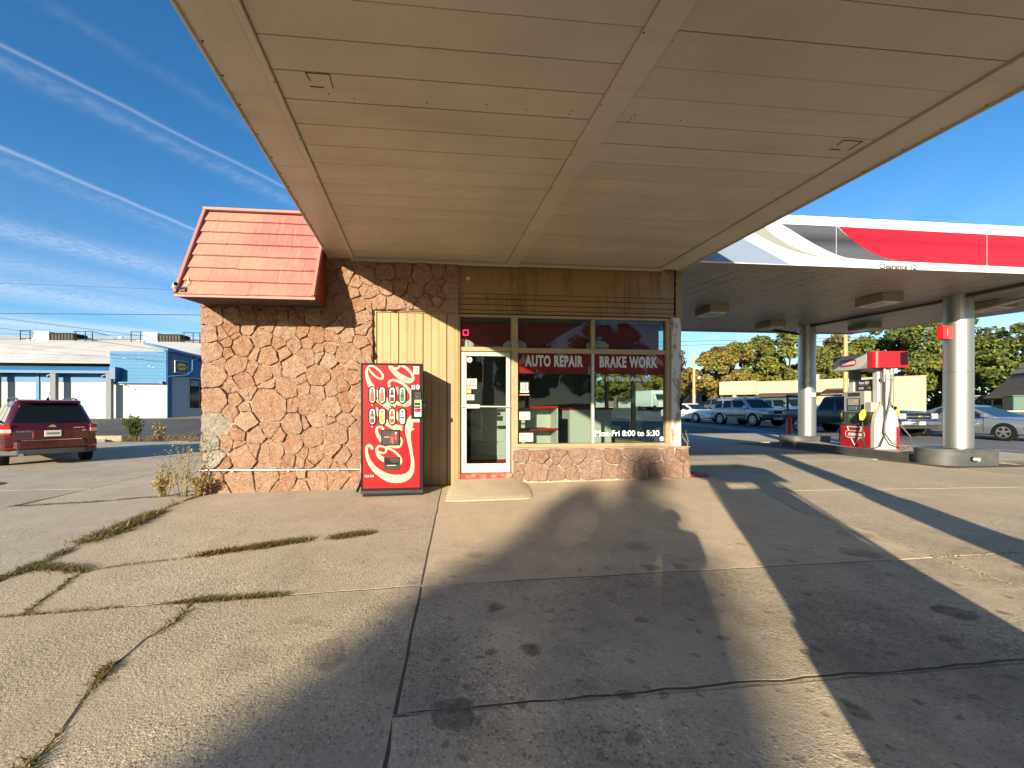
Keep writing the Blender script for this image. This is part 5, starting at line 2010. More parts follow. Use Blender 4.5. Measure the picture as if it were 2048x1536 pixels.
BOT = [('cola', (.30, .09, .05), (.55, .06, .05)), ('cola', (.34, .13, .09), (.5, .10, .08)), ('cola', (.10, .03, .02), (.7, .66, .6)), ('lime', (.04, .22, .08), (.02, .05, .03)),
       ('dark', (.11, .06, .04), (.45, .38, .3)), ('lemon', (.36, .42, .04), (.62, .55, .06)), ('root', (.45, .07, .04), (.72, .68, .6)), ('water', (.55, .62, .66), (.03, .10, .14))]
cols_ = (222, 325, 430, 538)
k = 0
for ry in (430, 652):
    for cx_ in cols_:
        def st2(hw, hh):
            a = fu(cx_ - hw, ry + hh); b_ = fu(cx_ + hw, ry - hh)
            r = (b_[0] - a[0]) / 2
            n = 9
            xm = (a[0] + b_[0]) / 2
            return [(xm + r * math.cos(math.pi * i / n), b_[1] - r + r * math.sin(math.pi * i / n)) for i in range(n + 1)] + [(xm + r * math.cos(math.pi + math.pi * i / n), a[1] + r + r * math.sin(math.pi + math.pi * i / n)) for i in range(n + 1)]
        q = ring_strip(st2(41, 92), st2(30, 80), -.026, -.0085); SB = q.build('selection_window', VBODY, FACE, smooth=40)
        q = MB(); q.prism(st2(30.5, 80.5), -.0165, -.0115, 'y'); q.build('window_back', PAPER, SB)
        bx, bz = fu(cx_, ry + 66)
        s_ = (FX1 - FX0) / 595
        prof = [(-20, 0), (20, 0), (21, 22), (19, 45), (21, 68), (18, 85), (11, 100), (8, 112), (-8, 112), (-11, 100), (-18, 85), (-21, 68), (-19, 45), (-21, 22)]
        nm_, c1, c2 = BOT[k]
        q = MB(); q.prism([(bx + a * s_, bz + b_ * s_ * 1.02) for a, b_ in prof], -.0190, -.0168, 'y'); q.build('bottle_picture', mat('bottle_print', c1, .35, var=.2, scale=40), SB)
        q = MB(); q.box(bx - 20 * s_, bx + 20 * s_, -.0196, -.01905, bz + 46 * s_, bz + 66 * s_); q.build('bottle_label', mat('label_print', c2, .4, var=.2, scale=50), SB)
        q = MB(); q.box(bx - 8 * s_, bx + 8 * s_, -.0196, -.0168, bz + 114 * s_, bz + 128 * s_); q.build('bottle_cap', VBODY if k != 6 else REDB, SB)
        ux, uz = fu(cx_, ry + 104)
        q = MB(); q.lathe([(.020, -.012), (.020, -.009)], c=(ux, 0, uz), axis='y', n=14); q.build('button_ring', VBODY, SB)
        q = MB(); q.lathe([(.011, -.019), (.013, -.0125)], c=(ux, 0, uz), axis='y', n=14); q.build('push_button', VCR, SB)
        k += 1


def fbox(x0, y0, x1, y1, d0, d1, m, name, parent=FACE, bevel=0):
    a, b_ = fu(x0, y1), fu(x1, y0)
    q = MB(); q.box(a[0], b_[0], -d1, -d0, a[1], b_[1])
    return q.build(name, m, parent, bevel=bevel)


pp = fbox(633, 376, 742, 676, .0085, .034, VBODY, 'payment_panel', bevel=.006)
fbox(668, 396, 738, 472, .0345, .037, VGREY, 'coin_return', pp)
q = MB(); ux, uz = fu(692, 450); q.lathe([(.010, -.046), (.012, -.0375)], c=(ux, 0, uz), axis='y', n=10); q.build('coin_knob', CHROME, pp)
fbox(668, 480, 742, 655, .0345, .0365, PGL, 'bill_plate', pp)
fbox(671, 486, 726, 564, .037, .044, VBODY, 'bill_slot', pp)
fbox(674, 490, 722, 512, .0445, .0455, mat('yellow_sticker', (.72, .66, .08), .5), 'yellow_label', pp)
fbox(674, 536, 722, 546, .0445, .0465, PGL, 'slot_lip', pp)
fbox(671, 572, 734, 606, .037, .041, PREDB, 'card_reader', pp)
fbox(700, 574, 730, 586, .0415, .043, VBODY, 'reader_window', pp)
fbox(671, 614, 726, 634, .037, .039, PAPER, 'white_label', pp)
q = MB(); a = fu(742, 540); q.box(VW, VW + .035, -.012, .03, a[1] - .03, a[1] + .035); q.build('lock_bar', VBODY, VM, bevel=.004)
dp = fbox(315, 790, 515, 955, .0085, .020, VBODY, 'picture_frame', bevel=.004)
fbox(326, 801, 504, 944, .0205, .0215, VGREY, 'picture', dp)
for x0, x1, y0, y1, m in ((412, 428, 858, 925, REDB), (428, 446, 825, 935, PREDB), (455, 482, 830, 922, REDB), (462, 480, 815, 832, PAPER), (432, 438, 870, 935, PAPER), (458, 480, 900, 922, PREDB)):
    fbox(x0, y0, x1, y1, .0217, .0222, m, 'bottle_print', dp)
fbox(350, 862, 400, 869, .0217, .0222, PINK, 'caption_print', dp)
ds = fbox(345, 1072, 515, 1208, .0085, .0215, VGREY, 'delivery_slot', bevel=.005)
fbox(353, 1082, 507, 1152, .0217, .0222, mat('slot_void', (.004, .004, .004), .8), 'slot_opening', ds)
q = MB()
a, b_, c_, d_ = fu(395, 1084), fu(505, 1084), fu(505, 1128), fu(430, 1132)
q.prism([d_, c_, b_, a], -.0265, -.0224, 'y'); q.build('slot_flap', VGREY, ds)
fbox(376, 1156, 470, 1162, .0217, .0225, PGL, 'slot_caption', ds)
fbox(655, 130, 718, 213, .0085, .0092, PAPER, 'sticker')
for yy, x0, x1 in ((150, 662, 712), (156, 664, 708), (166, 660, 714), (174, 660, 714), (195, 664, 710)):
    fbox(x0, yy, x1, yy + 4, .0093, .0096, VGREY, 'print')
fbox(637, 325, 672, 370, .0085, .0092, PAPER, 'sticker')
q = MB()
q.prism([fu(704 + 20 * math.cos(6.283 * i / 9) * (1 + .15 * (i % 2)), 346 - 25 * math.sin(6.283 * i / 9) * (1 + .12 * (i % 2))) for i in range(9)], -.0092, -.0085, 'y'); q.build('sticker', PAPER, FACE)
fbox(655, 681, 722, 713, .0085, .0092, PAPER, 'sticker')
ux, uz = fu(188, 1266)
lettering('Coca-Cola', .052, LETTER, 'lettering', FACE, (ux, -.0088, uz), shear=.35, sx=.62, bold=.001, ext=.0004)
q = MB()
pts = [fu(188 + 46 * math.cos(R(a)), 1270 + 46 * math.sin(R(a))) for a in range(10, 171, 10)]
q.tube([(p[0], -.0086, p[1]) for p in pts], .0016, 5); q.build('logo_arc', VRED, FACE)
q = MB(); q.tube([(-.02, VD - .06, .32), (-.06, .40, .12), (-.10, .34, .02)], .022, 8); q.build('power_cord', BLACK, VM, smooth=50)
# ------------------------------------------------------------------ vehicles
def lerp(a, b, t): return a + (b - a) * t


def interp(tab, x):
    if x <= tab[0][0]:
        return tab[0][1:]
    for p, q in zip(tab[:-1], tab[1:]):
        if x <= q[0]:
            t = (x - p[0]) / (q[0] - p[0])
            t2 = t
            return tuple(lerp(a, b, t2) for a, b in zip(p[1:], q[1:]))
    return tab[-1][1:]


def make_car(name, label, cat, loc, heading, S, group=None):
    """front along local +x; S holds the profile of the body"""
    t = thing(name, label, cat, loc, heading, group)
    PT = S['paint']
    W = S['W'] / 2
    zb = S['sill']
    prof = S['prof']                       # (x, z top of body side, half width factor, bottom z) rear to front
    xs = []
    for a, b in zip(prof[:-1], prof[1:]):
        n = max(1, int((b[0] - a[0]) / .22))
        xs += [a[0] + (b[0] - a[0]) * k / n for k in range(n)]
    xs.append(prof[-1][0])
    rs_ = []
    for x in xs:
        zt, wf, zbb = interp(prof, x)
        w_ = W * wf
        zm = zbb + (zt - zbb) * .55
        half = [(0, zbb), (w_ * .86, zbb), (w_ * .97, zbb + .07), (w_ * 1.0, zm), (w_ * .985, zm + (zt - zm) * .55), (w_ * .955, zt - .045), (w_ * .90, zt - .008), (w_ * .45, zt + S.get('crown', .02)), (0, zt + S.get('crown', .02) * 1.25)]
        ring = [(x, y, z) for y, z in half] + [(x, -y, z) for y, z in half[-2:0:-1]]
        rs_.append(ring)
    q = MB(); q.rings(rs_)
    q.build('body', PT, t, smooth=33)
    # cabin
    C = S['cabin']                         # x: rear base, rear top, front top, front base; z belt, z roof; half widths base, top
    xr0, xr1, xf1, xf0, z0, z1, w0, w1 = C
    def level(k, inset=0):
        xr, xf, w_, z = lerp(xr0, xr1, k), lerp(xf0, xf1, k), lerp(w0, w1, k), lerp(z0, z1, k)
        r = .12 + .05 * k
        p = []
        for cx_, cy_, a0 in ((xf - r - inset, w_ - r - inset, 0), (xr + r + inset, w_ - r - inset, 90), (xr + r + inset, -w_ + r + inset, 180), (xf - r - inset, -w_ + r + inset, 270)):
            for i in range(5):
                a = R(a0 + 22.5 * i)
                bow = .05 if a0 in (0, 270) else .03
                p.append((cx_ + r * math.cos(a), cy_ + r * math.sin(a), z))
        return p
    roof = [(x, y, z1 + .035) for x, y, z in level(1.0, .05)]
    roof2 = [(lerp(x, (xr1 + xf1) / 2, .35), y * .6, z1 + .06) for x, y, z in level(1.0, .05)]
    q = MB(); q.rings([[(x, y, z - .06) for x, y, z in level(0)], level(0), level(.5), level(.93), level(1.0), roof, roof2])
    q.build('cabin', PT, t, smooth=40)
    G = S.get('glass', CARGLASS)

    def side_patch(s0, s1, k0, k1, nm, mat_, r0=0., r1=0., lift=.009, parent=t):
        for sg in (1, -1):
            q = MB()
            P4 = []
            for s_, k in ((s0 + r0, k0), (s1 + r1, k0), (s1, k1), (s0, k1)):
                xr, xf = lerp(xr0, xr1, k), lerp(xf0, xf1, k)
                P4.append((lerp(xr, xf, s_), sg * (lerp(w0, w1, k) + lift), lerp(z0, z1, k)))
            in4 = [(x, y - sg * (lift + .03), z) for x, y, z in P4]
            q.add(P4 + in4, [(0, 1, 2, 3), (7, 6, 5, 4), (0, 4, 5, 1), (1, 5, 6, 2), (2, 6, 7, 3), (3, 7, 4, 0)])
            q.build(nm, mat_, parent, bevel=.004)
    for (s0, s1, r0, r1) in S['sides']:
        side_patch(s0, s1, .06, .86, 'side_window', G, r0, r1)

    def end_patch(front, k0, k1, in0, in1, nm):
        q = MB()
        P4 = []
        n = 6
        rows = []
        for k, ins in ((k0, in0), (lerp(k0, k1, .5), lerp(in0, in1, .5)), (k1, in1)):
            w_ = lerp(w0, w1, k) - ins
            x = lerp(xf0, xf1, k) if front else lerp(xr0, xr1, k)
            d = 1 if front else -1
            rows.append([(x + d * (.012 + .0 * (1 - (2 * i / n - 1) ** 2)), w_ * (2 * i / n - 1), lerp(z0, z1, k)) for i in range(n + 1)])
        back = [[(p[0] - d * .05, p[1], p[2]) for p in r_] for r_ in rows]
        m_ = n + 1
        vs_ = [p for r_ in rows for p in r_] + [p for r_ in back for p in r_]
        fs = []
        for j in range(2):
            for i in range(n):
                fs += [(j * m_ + i, j * m_ + i + 1, (j + 1) * m_ + i + 1, (j + 1) * m_ + i)]
        o_ = 3 * m_
        ed = [i for i in range(m_)] + [m_ + n, 2 * m_ + n] + [2 * m_ + i for i in range(n - 1, -1, -1)] + [m_]
        fs += [(a, b, b + o_, a + o_) for a, b in zip(ed, ed[1:] + ed[:1])]
        q.add(vs_, fs)
        q.build(nm, G, t)
    end_patch(True, .05, .93, .10, .10, 'windshield')
    if S.get('rear_glass', True):
        end_patch(False, .10, .88, .10, .12, 'rear_window')
    # wheels
    wr, ww = S['wheel']
    for x in S['axles']:
        for sg in (1, -1):
            wbody = W * interp(prof, x)[1]
            q = MB()
            arc = []
            ra = wr * S.get('arch', 1.13)
            for k in range(17):
                a = math.pi * k / 16
                arc.append((x + ra * math.cos(a), wr + ra * math.sin(a) * 1.0))
            arc = [(x + ra, max(zb, wr * .55))] + arc + [(x - ra, max(zb, wr * .55))]
            q.prism(arc if sg > 0 else arc, sg * (wbody - .25), sg * (wbody + .006), 'y')
            q.build('wheel_well', BLACKM, t)
            if S.get('flare'):
                q = ring_strip([(x + ra * 1.12 * math.cos(math.pi * k / 16), wr + ra * 1.12 * math.sin(math.pi * k / 16)) for k in range(17)] + [(x - ra * 1.12, zb + .05), (x - ra, zb + .05)][:0],
                               [(x + ra * math.cos(math.pi * k / 16), wr + ra * math.sin(math.pi * k / 16)) for k in range(17)], *sorted((sg * (wbody - .02), sg * (wbody + .028))))
                q.f = [f for f in q.f if not ({0, 16} <= set(i % 17 for i in f) and len(set(i % 17 for i in f)) == 2 and 16 in set(i % 17 for i in f) and 0 in set(i % 17 for i in f))]
                q.m = q.m[:len(q.f)]
                q.build('wheel_arch_flare', S['flare'], t, smooth=40)
            yc = sg * (wbody - ww / 2 + .012)
            q = MB()
            q.lathe([(wr * .62, -ww / 2), (wr * .95, -ww / 2), (wr, -ww / 2 + .03), (wr, ww / 2 - .03), (wr * .95, ww / 2), (wr * .62, ww / 2)], c=(x, yc, wr), axis='y', n=28)
            wh = q.build('wheel', RUBBER, t, smooth=40)
            q = MB()
            yo = yc + sg * (ww / 2 + .002)
            q.lathe([(wr * .66, 0), (wr * .68, sg * .006), (wr * .60, sg * .008), (wr * .58, -sg * .03)], c=(x, yo, wr), axis='y', n=28, caps=False)
            ns = S.get('spokes', 5)
            for k in range(ns):
                a = 2 * math.pi * k / ns + .3
                ca, sa = math.cos(a), math.sin(a)
                hw = wr * (.11 if ns < 8 else .06)
                vs_ = []
                for rr_ in (.08 * wr, .62 * wr):
                    for s_ in (-hw, hw):
                        for dy in (-.02, .004):
                            vs_.append((x + ca * rr_ - sa * s_, yo + sg * dy, wr + sa * rr_ + ca * s_))
                q.add(vs_, [(0, 1, 3, 2), (4, 6, 7, 5), (0, 4, 5, 1), (2, 3, 7, 6), (1, 5, 7, 3), (0, 2, 6, 4)])
            q.lathe([(wr * .15, -.02), (wr * .14, sg * .010)], c=(x, yo, wr), axis='y', n=12)
            q.build('rim', S.get('rim', ALLOY), wh, smooth=35)
            q = MB(); q.lathe([(wr * .60, 0), (wr * .60, sg * .004)], c=(x, yo - sg * .05, wr), axis='y', n=20); q.build('brake_disc', BLACKM, wh)
    # door seams, handles, mirrors
    q = MB()
    zsill = zb + .08
    for x in S.get('seams', ()):
        for sg in (1, -1):
            wb = W * interp(prof, x)[1]
            pts = [(x, sg * (wb * .972), zsill), (x, sg * (wb * 1.002), zb + (z0 - zb) * .5), (x, sg * (wb * .99), z0 - .08), (x, sg * (wb * .955 + .003), z0 - .03)]
            q.tube(pts, .006, 5)
    q.build('door_seams', BLACKM, t)
    for x in S.get('handles', ()):
        for sg in (1, -1):
            wb = W * interp(prof, x)[1]
            q = MB(); q.box(x - .10, x + .10, sg * wb * .985 - .02, sg * wb * .985 + .025, z0 - .16, z0 - .125); q.build('door_handle', S.get('handle', PT), t, bevel=.008)
    mxx = S.get('mirror')
    if mxx:
        for sg in (1, -1):
            q = MB(); q.box(mxx - .08, mxx + .07, sg * (w0 + .02) if sg > 0 else -(w0 + .24), (w0 + .24) if sg > 0 else -(w0 + .02), z0 + .0, z0 + .16); q.build('side_mirror', S.get('mirror_m', PT), t, bevel=.035, seg=2)
    for nm, m, bxs, bv in S.get('extra', ()):
        q = MB()
        for b_ in bxs:
            q.box(*b_)
        q.build(nm, m, t, bevel=bv)
    return t


def at_ground(x, y): return (x, y, gz(x, y) - .008)


def hd(dx, dy): return math.atan2(dy, dx)


# --- dark red estate at the left edge, seen from behind
P_RED = paint('dark_red_metallic', (.065, .005, .008), .25, .15, .7)
SUVR = dict(paint=P_RED, W=1.80, sill=.30, crown=.02,
            prof=[(-2.28, .86, .86, .52), (-2.24, 1.00, .93, .40), (-2.12, 1.06, .975, .34), (-1.5, 1.07, 1, .30), (0, 1.05, 1, .28), (1.0, 1.03, 1, .28), (1.25, 1.0, .99, .28), (1.9, .92, .95, .30), (2.2, .80, .86, .34), (2.30, .66, .74, .40)],
            cabin=(-2.20, -1.86, .55, 1.25, 1.04, 1.62, .82, .62), sides=[(.05, .26, .0, .0), (.30, .56, 0, 0), (.60, .90, 0, .03)],
            wheel=(.345, .225), axles=(-1.33, 1.30), seams=(-.42, .62), handles=(-.75, .25), mirror=.85, rim=ALLOY)
sx_, sy_ = -9.36, 11.75
HX, HY = -.72, .69
ft = make_car('parked_car', 'dark red estate car seen from behind at the left edge', 'car', at_ground(sx_ + HX * 2.2, sy_ + HY * 2.2), hd(HX, HY), SUVR)


def on(t, nm, m, fn, bevel=0, smooth=None, parent=None):
    q = MB(); fn(q)
    return q.build(nm, m, parent or t, bevel=bevel, smooth=smooth)


# rear face details (rear is at local -x)
on(ft, 'rear_bumper', P_RED, lambda q: q.prism([(-2.34, -.60), (-2.10, -.905), (-1.7, -.915), (-1.7, .915), (-2.10, .905), (-2.34, .60), (-2.36, .3), (-2.36, -.3)][::-1], .44, .66), bevel=.03)
on(ft, 'bumper_cladding', PLASTIC_G, lambda q: q.prism([(-2.33, -.62), (-2.10, -.90), (-1.72, -.908), (-1.72, .908), (-2.10, .90), (-2.33, .62), (-2.35, .3), (-2.35, -.3)][::-1], .30, .44), bevel=.02)
on(ft, 'bumper_top_strip', CHROME, lambda q: q.box(-2.345, -2.32, -.56, .56, .655, .672))
tgp = [(-2.300, -.60), (-2.300, .60)]
on(ft, 'tailgate', P_RED, lambda q: q.add([(-2.33, -.66, .67), (-2.33, .66, .67), (-2.315, .72, .90), (-2.24, .74, 1.06), (-2.24, -.74, 1.06), (-2.315, -.72, .90), (-2.15, -.66, .67), (-2.15, .66, .67), (-2.12, .72, .90), (-2.1, .74, 1.06), (-2.1, -.74, 1.06), (-2.12, -.72, .90)],
                                     [(0, 1, 2, 5), (5, 2, 3, 4), (0, 6, 7, 1), (1, 7, 8, 2), (2, 8, 9, 3), (3, 9, 10, 4), (4, 10, 11, 5), (5, 11, 6, 0)]), bevel=.012)
on(ft, 'plate_recess', mat('dark_red_recess', (.07, .006, .009), .4), lambda q: q.box(-2.338, -2.316, -.36, .36, .70, .88), bevel=.01)
pl_ = on(ft, 'licence_plate', PLATE, lambda q: q.box(-2.352, -2.339, -.155, .155, .745, .90), bevel=.004)
on(ft, 'plate_print', mat('plate_print', (.12, .12, .13), .6), lambda q: [q.box(-2.3545, -2.3525, -.115 + k * .034, -.093 + k * .034, .80, .85) for k in range(7)], parent=pl_)
for sg in (-1, 1):
    tl = on(ft, 'tail_light', LAMP_RED, lambda q: q.prism([(-2.315, sg * .73), (-2.26, sg * .86), (-2.02, sg * .925), (-2.02, sg * .80), (-2.2, sg * .70)][::(1 if sg < 0 else -1)], .80, 1.055), bevel=.015)
    on(ft, 'clear_lamp', LAMP_CLEAR, lambda q: q.prism([(-2.325, sg * .72), (-2.27, sg * .868), (-2.15, sg * .905), (-2.15, sg * .8), (-2.22, sg * .70)][::(1 if sg < 0 else -1)], .855, .945), bevel=.01, parent=tl)
    on(ft, 'reflector', LAMP_RED, lambda q: q.box(-2.30, -2.15, sg * .74 - .12, sg * .74 + .12, .47, .50))
    rl = on(ft, 'roof_rail', PLASTIC_G, lambda q: q.tube([(-1.72, sg * .55, 1.635), (-1.60, sg * .565, 1.70), (-1.2, sg * .575, 1.725), (.1, sg * .565, 1.725), (.36, sg * .55, 1.68), (.44, sg * .55, 1.65)], .022, 8))
on(ft, 'roof_spoiler', P_RED, lambda q: q.prism([(-2.03, 1.60), (-1.98, 1.655), (-1.70, 1.685), (-1.66, 1.63)][::-1], -.60, .60, 'y'), bevel=.02)
on(ft, 'emblem', CHROME, lambda q: q.lathe([(.075, -2.278), (.07, -2.262)], c=(0, 0, .965), axis='x', n=20))
on(ft, 'rear_wiper', BLACK, lambda q: q.tube([(-2.205, -.02, 1.10), (-2.205, -.12, 1.135), (-2.20, -.46, 1.14)], .012, 6))
on(ft, 'aerial', BLACK, lambda q: [q.tube([(-1.6, 0, 1.68), (-1.66, 0, 1.71)], .03, 8), q.tube([(-1.64, 0, 1.70), (-1.80, -.02, 1.90)], .006, 5)])
on(ft, 'exhaust_pipe', CHROME, lambda q: q.tube([(-2.36, .56, .31), (-2.1, .56, .31)], .045, 12))
lettering('SUBARU', .062, CHROME, 'lettering', ft, (-2.3325, .50, .885), rot=(R(90), 0, R(-90)), bold=.002, sx=1.2)
lettering('FORESTER', .040, CHROME, 'lettering', ft, (-2.318, -.50, .955), rot=(R(86), 0, R(-90)), bold=.001, sx=1.2)
lettering('XT', .055, CHROME, 'lettering', ft, (-2.329, -.60, .885), rot=(R(90), 0, R(-90)), bold=.002, sx=1.2)

# --- silver off-roader
P_SIL = paint('silver_metallic', (.40, .41, .42), .28, .5, .5)
XT = dict(paint=P_SIL, W=1.85, sill=.42, crown=.03,
          prof=[(-2.20, .95, .90, .55), (-2.12, 1.12, .97, .48), (-1.9, 1.16, 1, .46), (0, 1.14, 1, .44), (.95, 1.12, 1, .44), (1.2, 1.10, 1, .46), (1.9, 1.04, .97, .50), (2.12, .96, .90, .56), (2.18, .78, .82, .60)],
          cabin=(-2.12, -1.98, .38, 1.08, 1.12, 1.70, .84, .66), sides=[(.04, .24, 0, 0), (.29, .52, 0, 0), (.57, .90, 0, .03)],
          wheel=(.385, .265), axles=(-1.38, 1.32), arch=1.16, flare=P_SIL, seams=(-.35, .70), handles=(-.62, .38), handle=BLACK, mirror=.78, spokes=6,
          extra=[('front_bumper', PLASTIC_G, [(1.95, 2.26, -.88, .88, .46, .72)], .04), ('skid_plate', P_SIL, [(2.16, 2.285, -.38, .38, .42, .56)], .02),
                 ('grille', BLACK, [(2.155, 2.205, -.36, .36, .76, .96)], .01), ('grille_frame', P_SIL, [(2.16, 2.225, -.40, -.345, .74, .98), (2.16, 2.225, .345, .40, .74, .98), (2.16, 2.225, -.40, .40, .962, .99)], .008),
                 ('headlight', LAMP_CLEAR, [(2.0, 2.20, .50, .80, .76, .95)], .03), ('headlight', LAMP_CLEAR, [(2.0, 2.20, -.80, -.50, .76, .95)], .03),
                 ('side_moulding', PLASTIC_G, [(-.85, .85, -.948, -.92, .60, .70), (-.85, .85, .92, .948, .60, .70)], .01),
                 ('step_bar', PLASTIC_G, [(-.9, .9, -.95, -.80, .36, .42), (-.9, .9, .80, .95, .36, .42)], .02),
                 ('roof_rail', P_SIL, [(-1.7, .2, -.64, -.58, 1.80, 1.85), (-1.7, .2, .58, .64, 1.80, 1.85), (-1.6, -1.5, -.62, -.6, 1.72, 1.80), (-.1, .0, -.62, -.6, 1.72, 1.80), (-1.6, -1.5, .6, .62, 1.72, 1.80), (-.1, .0, .6, .62, 1.72, 1.80), (-.4, -.34, -.6, .6, 1.80, 1.84)], .01),
                 ('roof_lamp', LAMP_CLEAR, [(.10, .25, -.5, -.32, 1.76, 1.88), (.10, .25, .32, .5, 1.76, 1.88)], .03)])
make_car('off_roader', 'silver off-roader with roof rack and black plastic front bumper, left of the far silver column', 'car', at_ground(20.95, 25.2), hd(.04, -1), XT)

# --- dark pickup
P_NAVY = paint('dark_slate_metallic', (.028, .036, .055), .25, .3, .8)
PK = dict(paint=P_NAVY, W=2.03, sill=.50, crown=.03,
          prof=[(-2.95, 1.16, .95, .60), (-2.88, 1.24, .98, .55), (-1.0, 1.24, 1, .50), (.0, 1.22, 1, .48), (1.15, 1.22, 1, .48), (1.4, 1.20, 1, .5), (2.5, 1.12, .97, .55), (2.72, 1.04, .93, .6), (2.80, .82, .90, .62)],
          cabin=(-1.05, -.82, .72, 1.45, 1.20, 1.83, .90, .74), sides=[(.05, .38, 0, 0), (.43, .90, 0, .03)],
          wheel=(.40, .27), axles=(-1.85, 1.90), arch=1.17, seams=(-.95, .12, 1.12), handles=(-.05, .95), mirror=1.05, mirror_m=BLACK, spokes=5,
          extra=[('front_bumper', CHROME, [(2.62, 2.93, -.96, .96, .50, .74)], .05), ('lower_bumper', PLASTIC_G, [(2.6, 2.88, -.86, .86, .38, .50)], .03),
                 ('grille', BLACK, [(2.76, 2.825, -.58, .58, .78, 1.06)], .01), ('grille_bar', CHROME, [(2.80, 2.845, -.62, .62, .885, .945), (2.80, 2.84, -.62, .62, 1.05, 1.085), (2.80, 2.84, -.62, .62, .755, .785)], .008),
                 ('grille_emblem', mat('gold_emblem', (.55, .38, .12), .3, .6), [(2.846, 2.856, -.10, .10, .895, .935), (2.846, 2.856, -.05, .05, .875, .955)], .004),
                 ('headlight', LAMP_CLEAR, [(2.55, 2.83, .63, .95, .80, 1.05)], .03), ('headlight', LAMP_CLEAR, [(2.55, 2.83, -.95, -.63, .80, 1.05)], .03),
                 ('licence_plate', PLATE, [(2.931, 2.94, -.15, .15, .55, .70)], 0),
                 ('ladder_rack', BLACKM, [(-1.35, -1.27, -.90, -.82, 1.2, 1.92), (-1.35, -1.27, .82, .90, 1.2, 1.92), (-1.36, -1.26, -.95, .95, 1.92, 1.99), (-2.75, -2.67, -.90, -.82, 1.2, 1.92), (-2.75, -2.67, .82, .90, 1.2, 1.92), (-2.76, -2.66, -.95, .95, 1.92, 1.99), (-2.75, 1.0, .86, .92, 1.991, 2.03), (-2.75, 1.0, -.92, -.86, 1.991, 2.03)], .01)])
make_car('pickup_truck', 'dark slate pickup with black ladder rack and chrome grille behind the fuel pump', 'pickup', at_ground(21.2, 18.9), hd(.02, -1), PK)

# --- white coupe
P_WHT = paint('white_car_paint', (.72, .72, .70), .3, 0, .4)
CP = dict(paint=P_WHT, W=1.80, sill=.22, crown=.02,
          prof=[(-2.45, .70, .84, .40), (-2.38, .90, .92, .32), (-1.6, .95, .98, .24), (0, .92, 1, .20), (.9, .90, 1, .20), (1.8, .80, .97, .22), (2.3, .70, .88, .26), (2.48, .55, .74, .30)],
          cabin=(-1.62, -.85, .10, .98, .90, 1.30, .80, .60), sides=[(.14, .38, .08, 0), (.43, .86, 0, .04)],
          wheel=(.32, .21), axles=(-1.35, 1.45), seams=(-.55, .78), handles=(-.35,), mirror=.70, mirror_m=BLACK, rim=P_WHT, spokes=7,
          extra=[('headlight', LAMP_CLEAR, [(2.26, 2.40, .45, .76, .56, .66)], .02), ('headlight', LAMP_CLEAR, [(2.26, 2.40, -.76, -.45, .56, .66)], .02),
                 ('front_bumper', P_WHT, [(2.2, 2.56, -.80, .80, .28, .50)], .06), ('licence_plate', PLATE, [(2.56, 2.57, -.15, .15, .36, .47)], 0), ('side_moulding', PLASTIC_G, [(-1.0, 1.1, -.912, -.895, .50, .53), (-1.0, 1.1, .895, .912, .50, .53)], 0)])
make_car('coupe', 'low white two door coupe on the avenue right beside the peeling corner post', 'car', at_ground(20.1, 29.7), hd(.10, -1), CP)

# --- silver saloon at the right edge
P_SB = paint('silver_blue_metallic', (.30, .33, .37), .22, .6, .7)
SD = dict(paint=P_SB, W=1.84, sill=.22, crown=.02,
          prof=[(-2.40, .72, .82, .40), (-2.32, .96, .92, .32), (-1.5, 1.00, .99, .24), (0, .96, 1, .20), (.8, .94, 1, .20), (1.6, .86, .98, .20), (2.15, .76, .90, .24), (2.40, .56, .74, .28)],
          cabin=(-1.95, -1.0, .10, 1.12, .93, 1.38, .82, .58), sides=[(.16, .36, .08, 0), (.40, .62, 0, 0), (.66, .88, 0, .05)],
          wheel=(.335, .235), axles=(-1.42, 1.42), seams=(-.35, .80), handles=(-.55, .45), mirror=.86, spokes=5, glass=CARGLASS2,
          extra=[('headlight', LAMP_CLEAR, [(2.05, 2.34, .48, .80, .58, .74)], .04), ('headlight', LAMP_CLEAR, [(2.05, 2.34, -.80, -.48, .58, .74)], .04),
                 ('front_bumper', P_SB, [(2.1, 2.46, -.82, .82, .26, .50)], .08), ('air_intake', BLACK, [(2.455, 2.47, -.6, .6, .30, .42)], .01),
                 ('side_marker', AMBER, [(1.98, 2.12, -.88, -.86, .52, .56), (1.98, 2.12, .86, .88, .52, .56)], .005)])
make_car('saloon_car', 'silver blue saloon passing behind the near silver column at the right edge', 'car', at_ground(24.0, 16.0), hd(-.02, -1), SD)

# --- grey green four wheel drive behind the off-roader, white saloon, grey cars
P_GG = paint('grey_green_metallic', (.14, .19, .19), .3, .4, .5)
X2 = dict(XT, paint=P_GG, flare=None, extra=XT['extra'][:6])
make_car('estate_car', 'grey green off-roader half hidden behind the silver off-roader', 'car', at_ground(26.9, 28.6), hd(.02, -1), X2)
P_W2 = paint('pearl_white_paint', (.66, .66, .66), .25, 0, .5)
S2 = dict(SD, paint=P_W2, glass=CARGLASS, extra=[('tail_light', LAMP_RED, [(-2.42, -2.2, .55, .82, .70, .86), (-2.42, -2.2, -.82, -.55, .70, .86)], .02), ('front_bumper', P_W2, [(2.1, 2.46, -.82, .82, .26, .50)], .08)], spokes=10, rim=BLACKM)
make_car('saloon_car', 'white saloon with dark wheels half hidden behind the far silver column and the red bollard', 'car', at_ground(25.6, 24.6), hd(0, 1), S2)
P_GR = paint('dark_grey_paint_car', (.10, .11, .12), .3, .3, .5)
X3 = dict(XT, paint=P_GR, flare=None, extra=[])
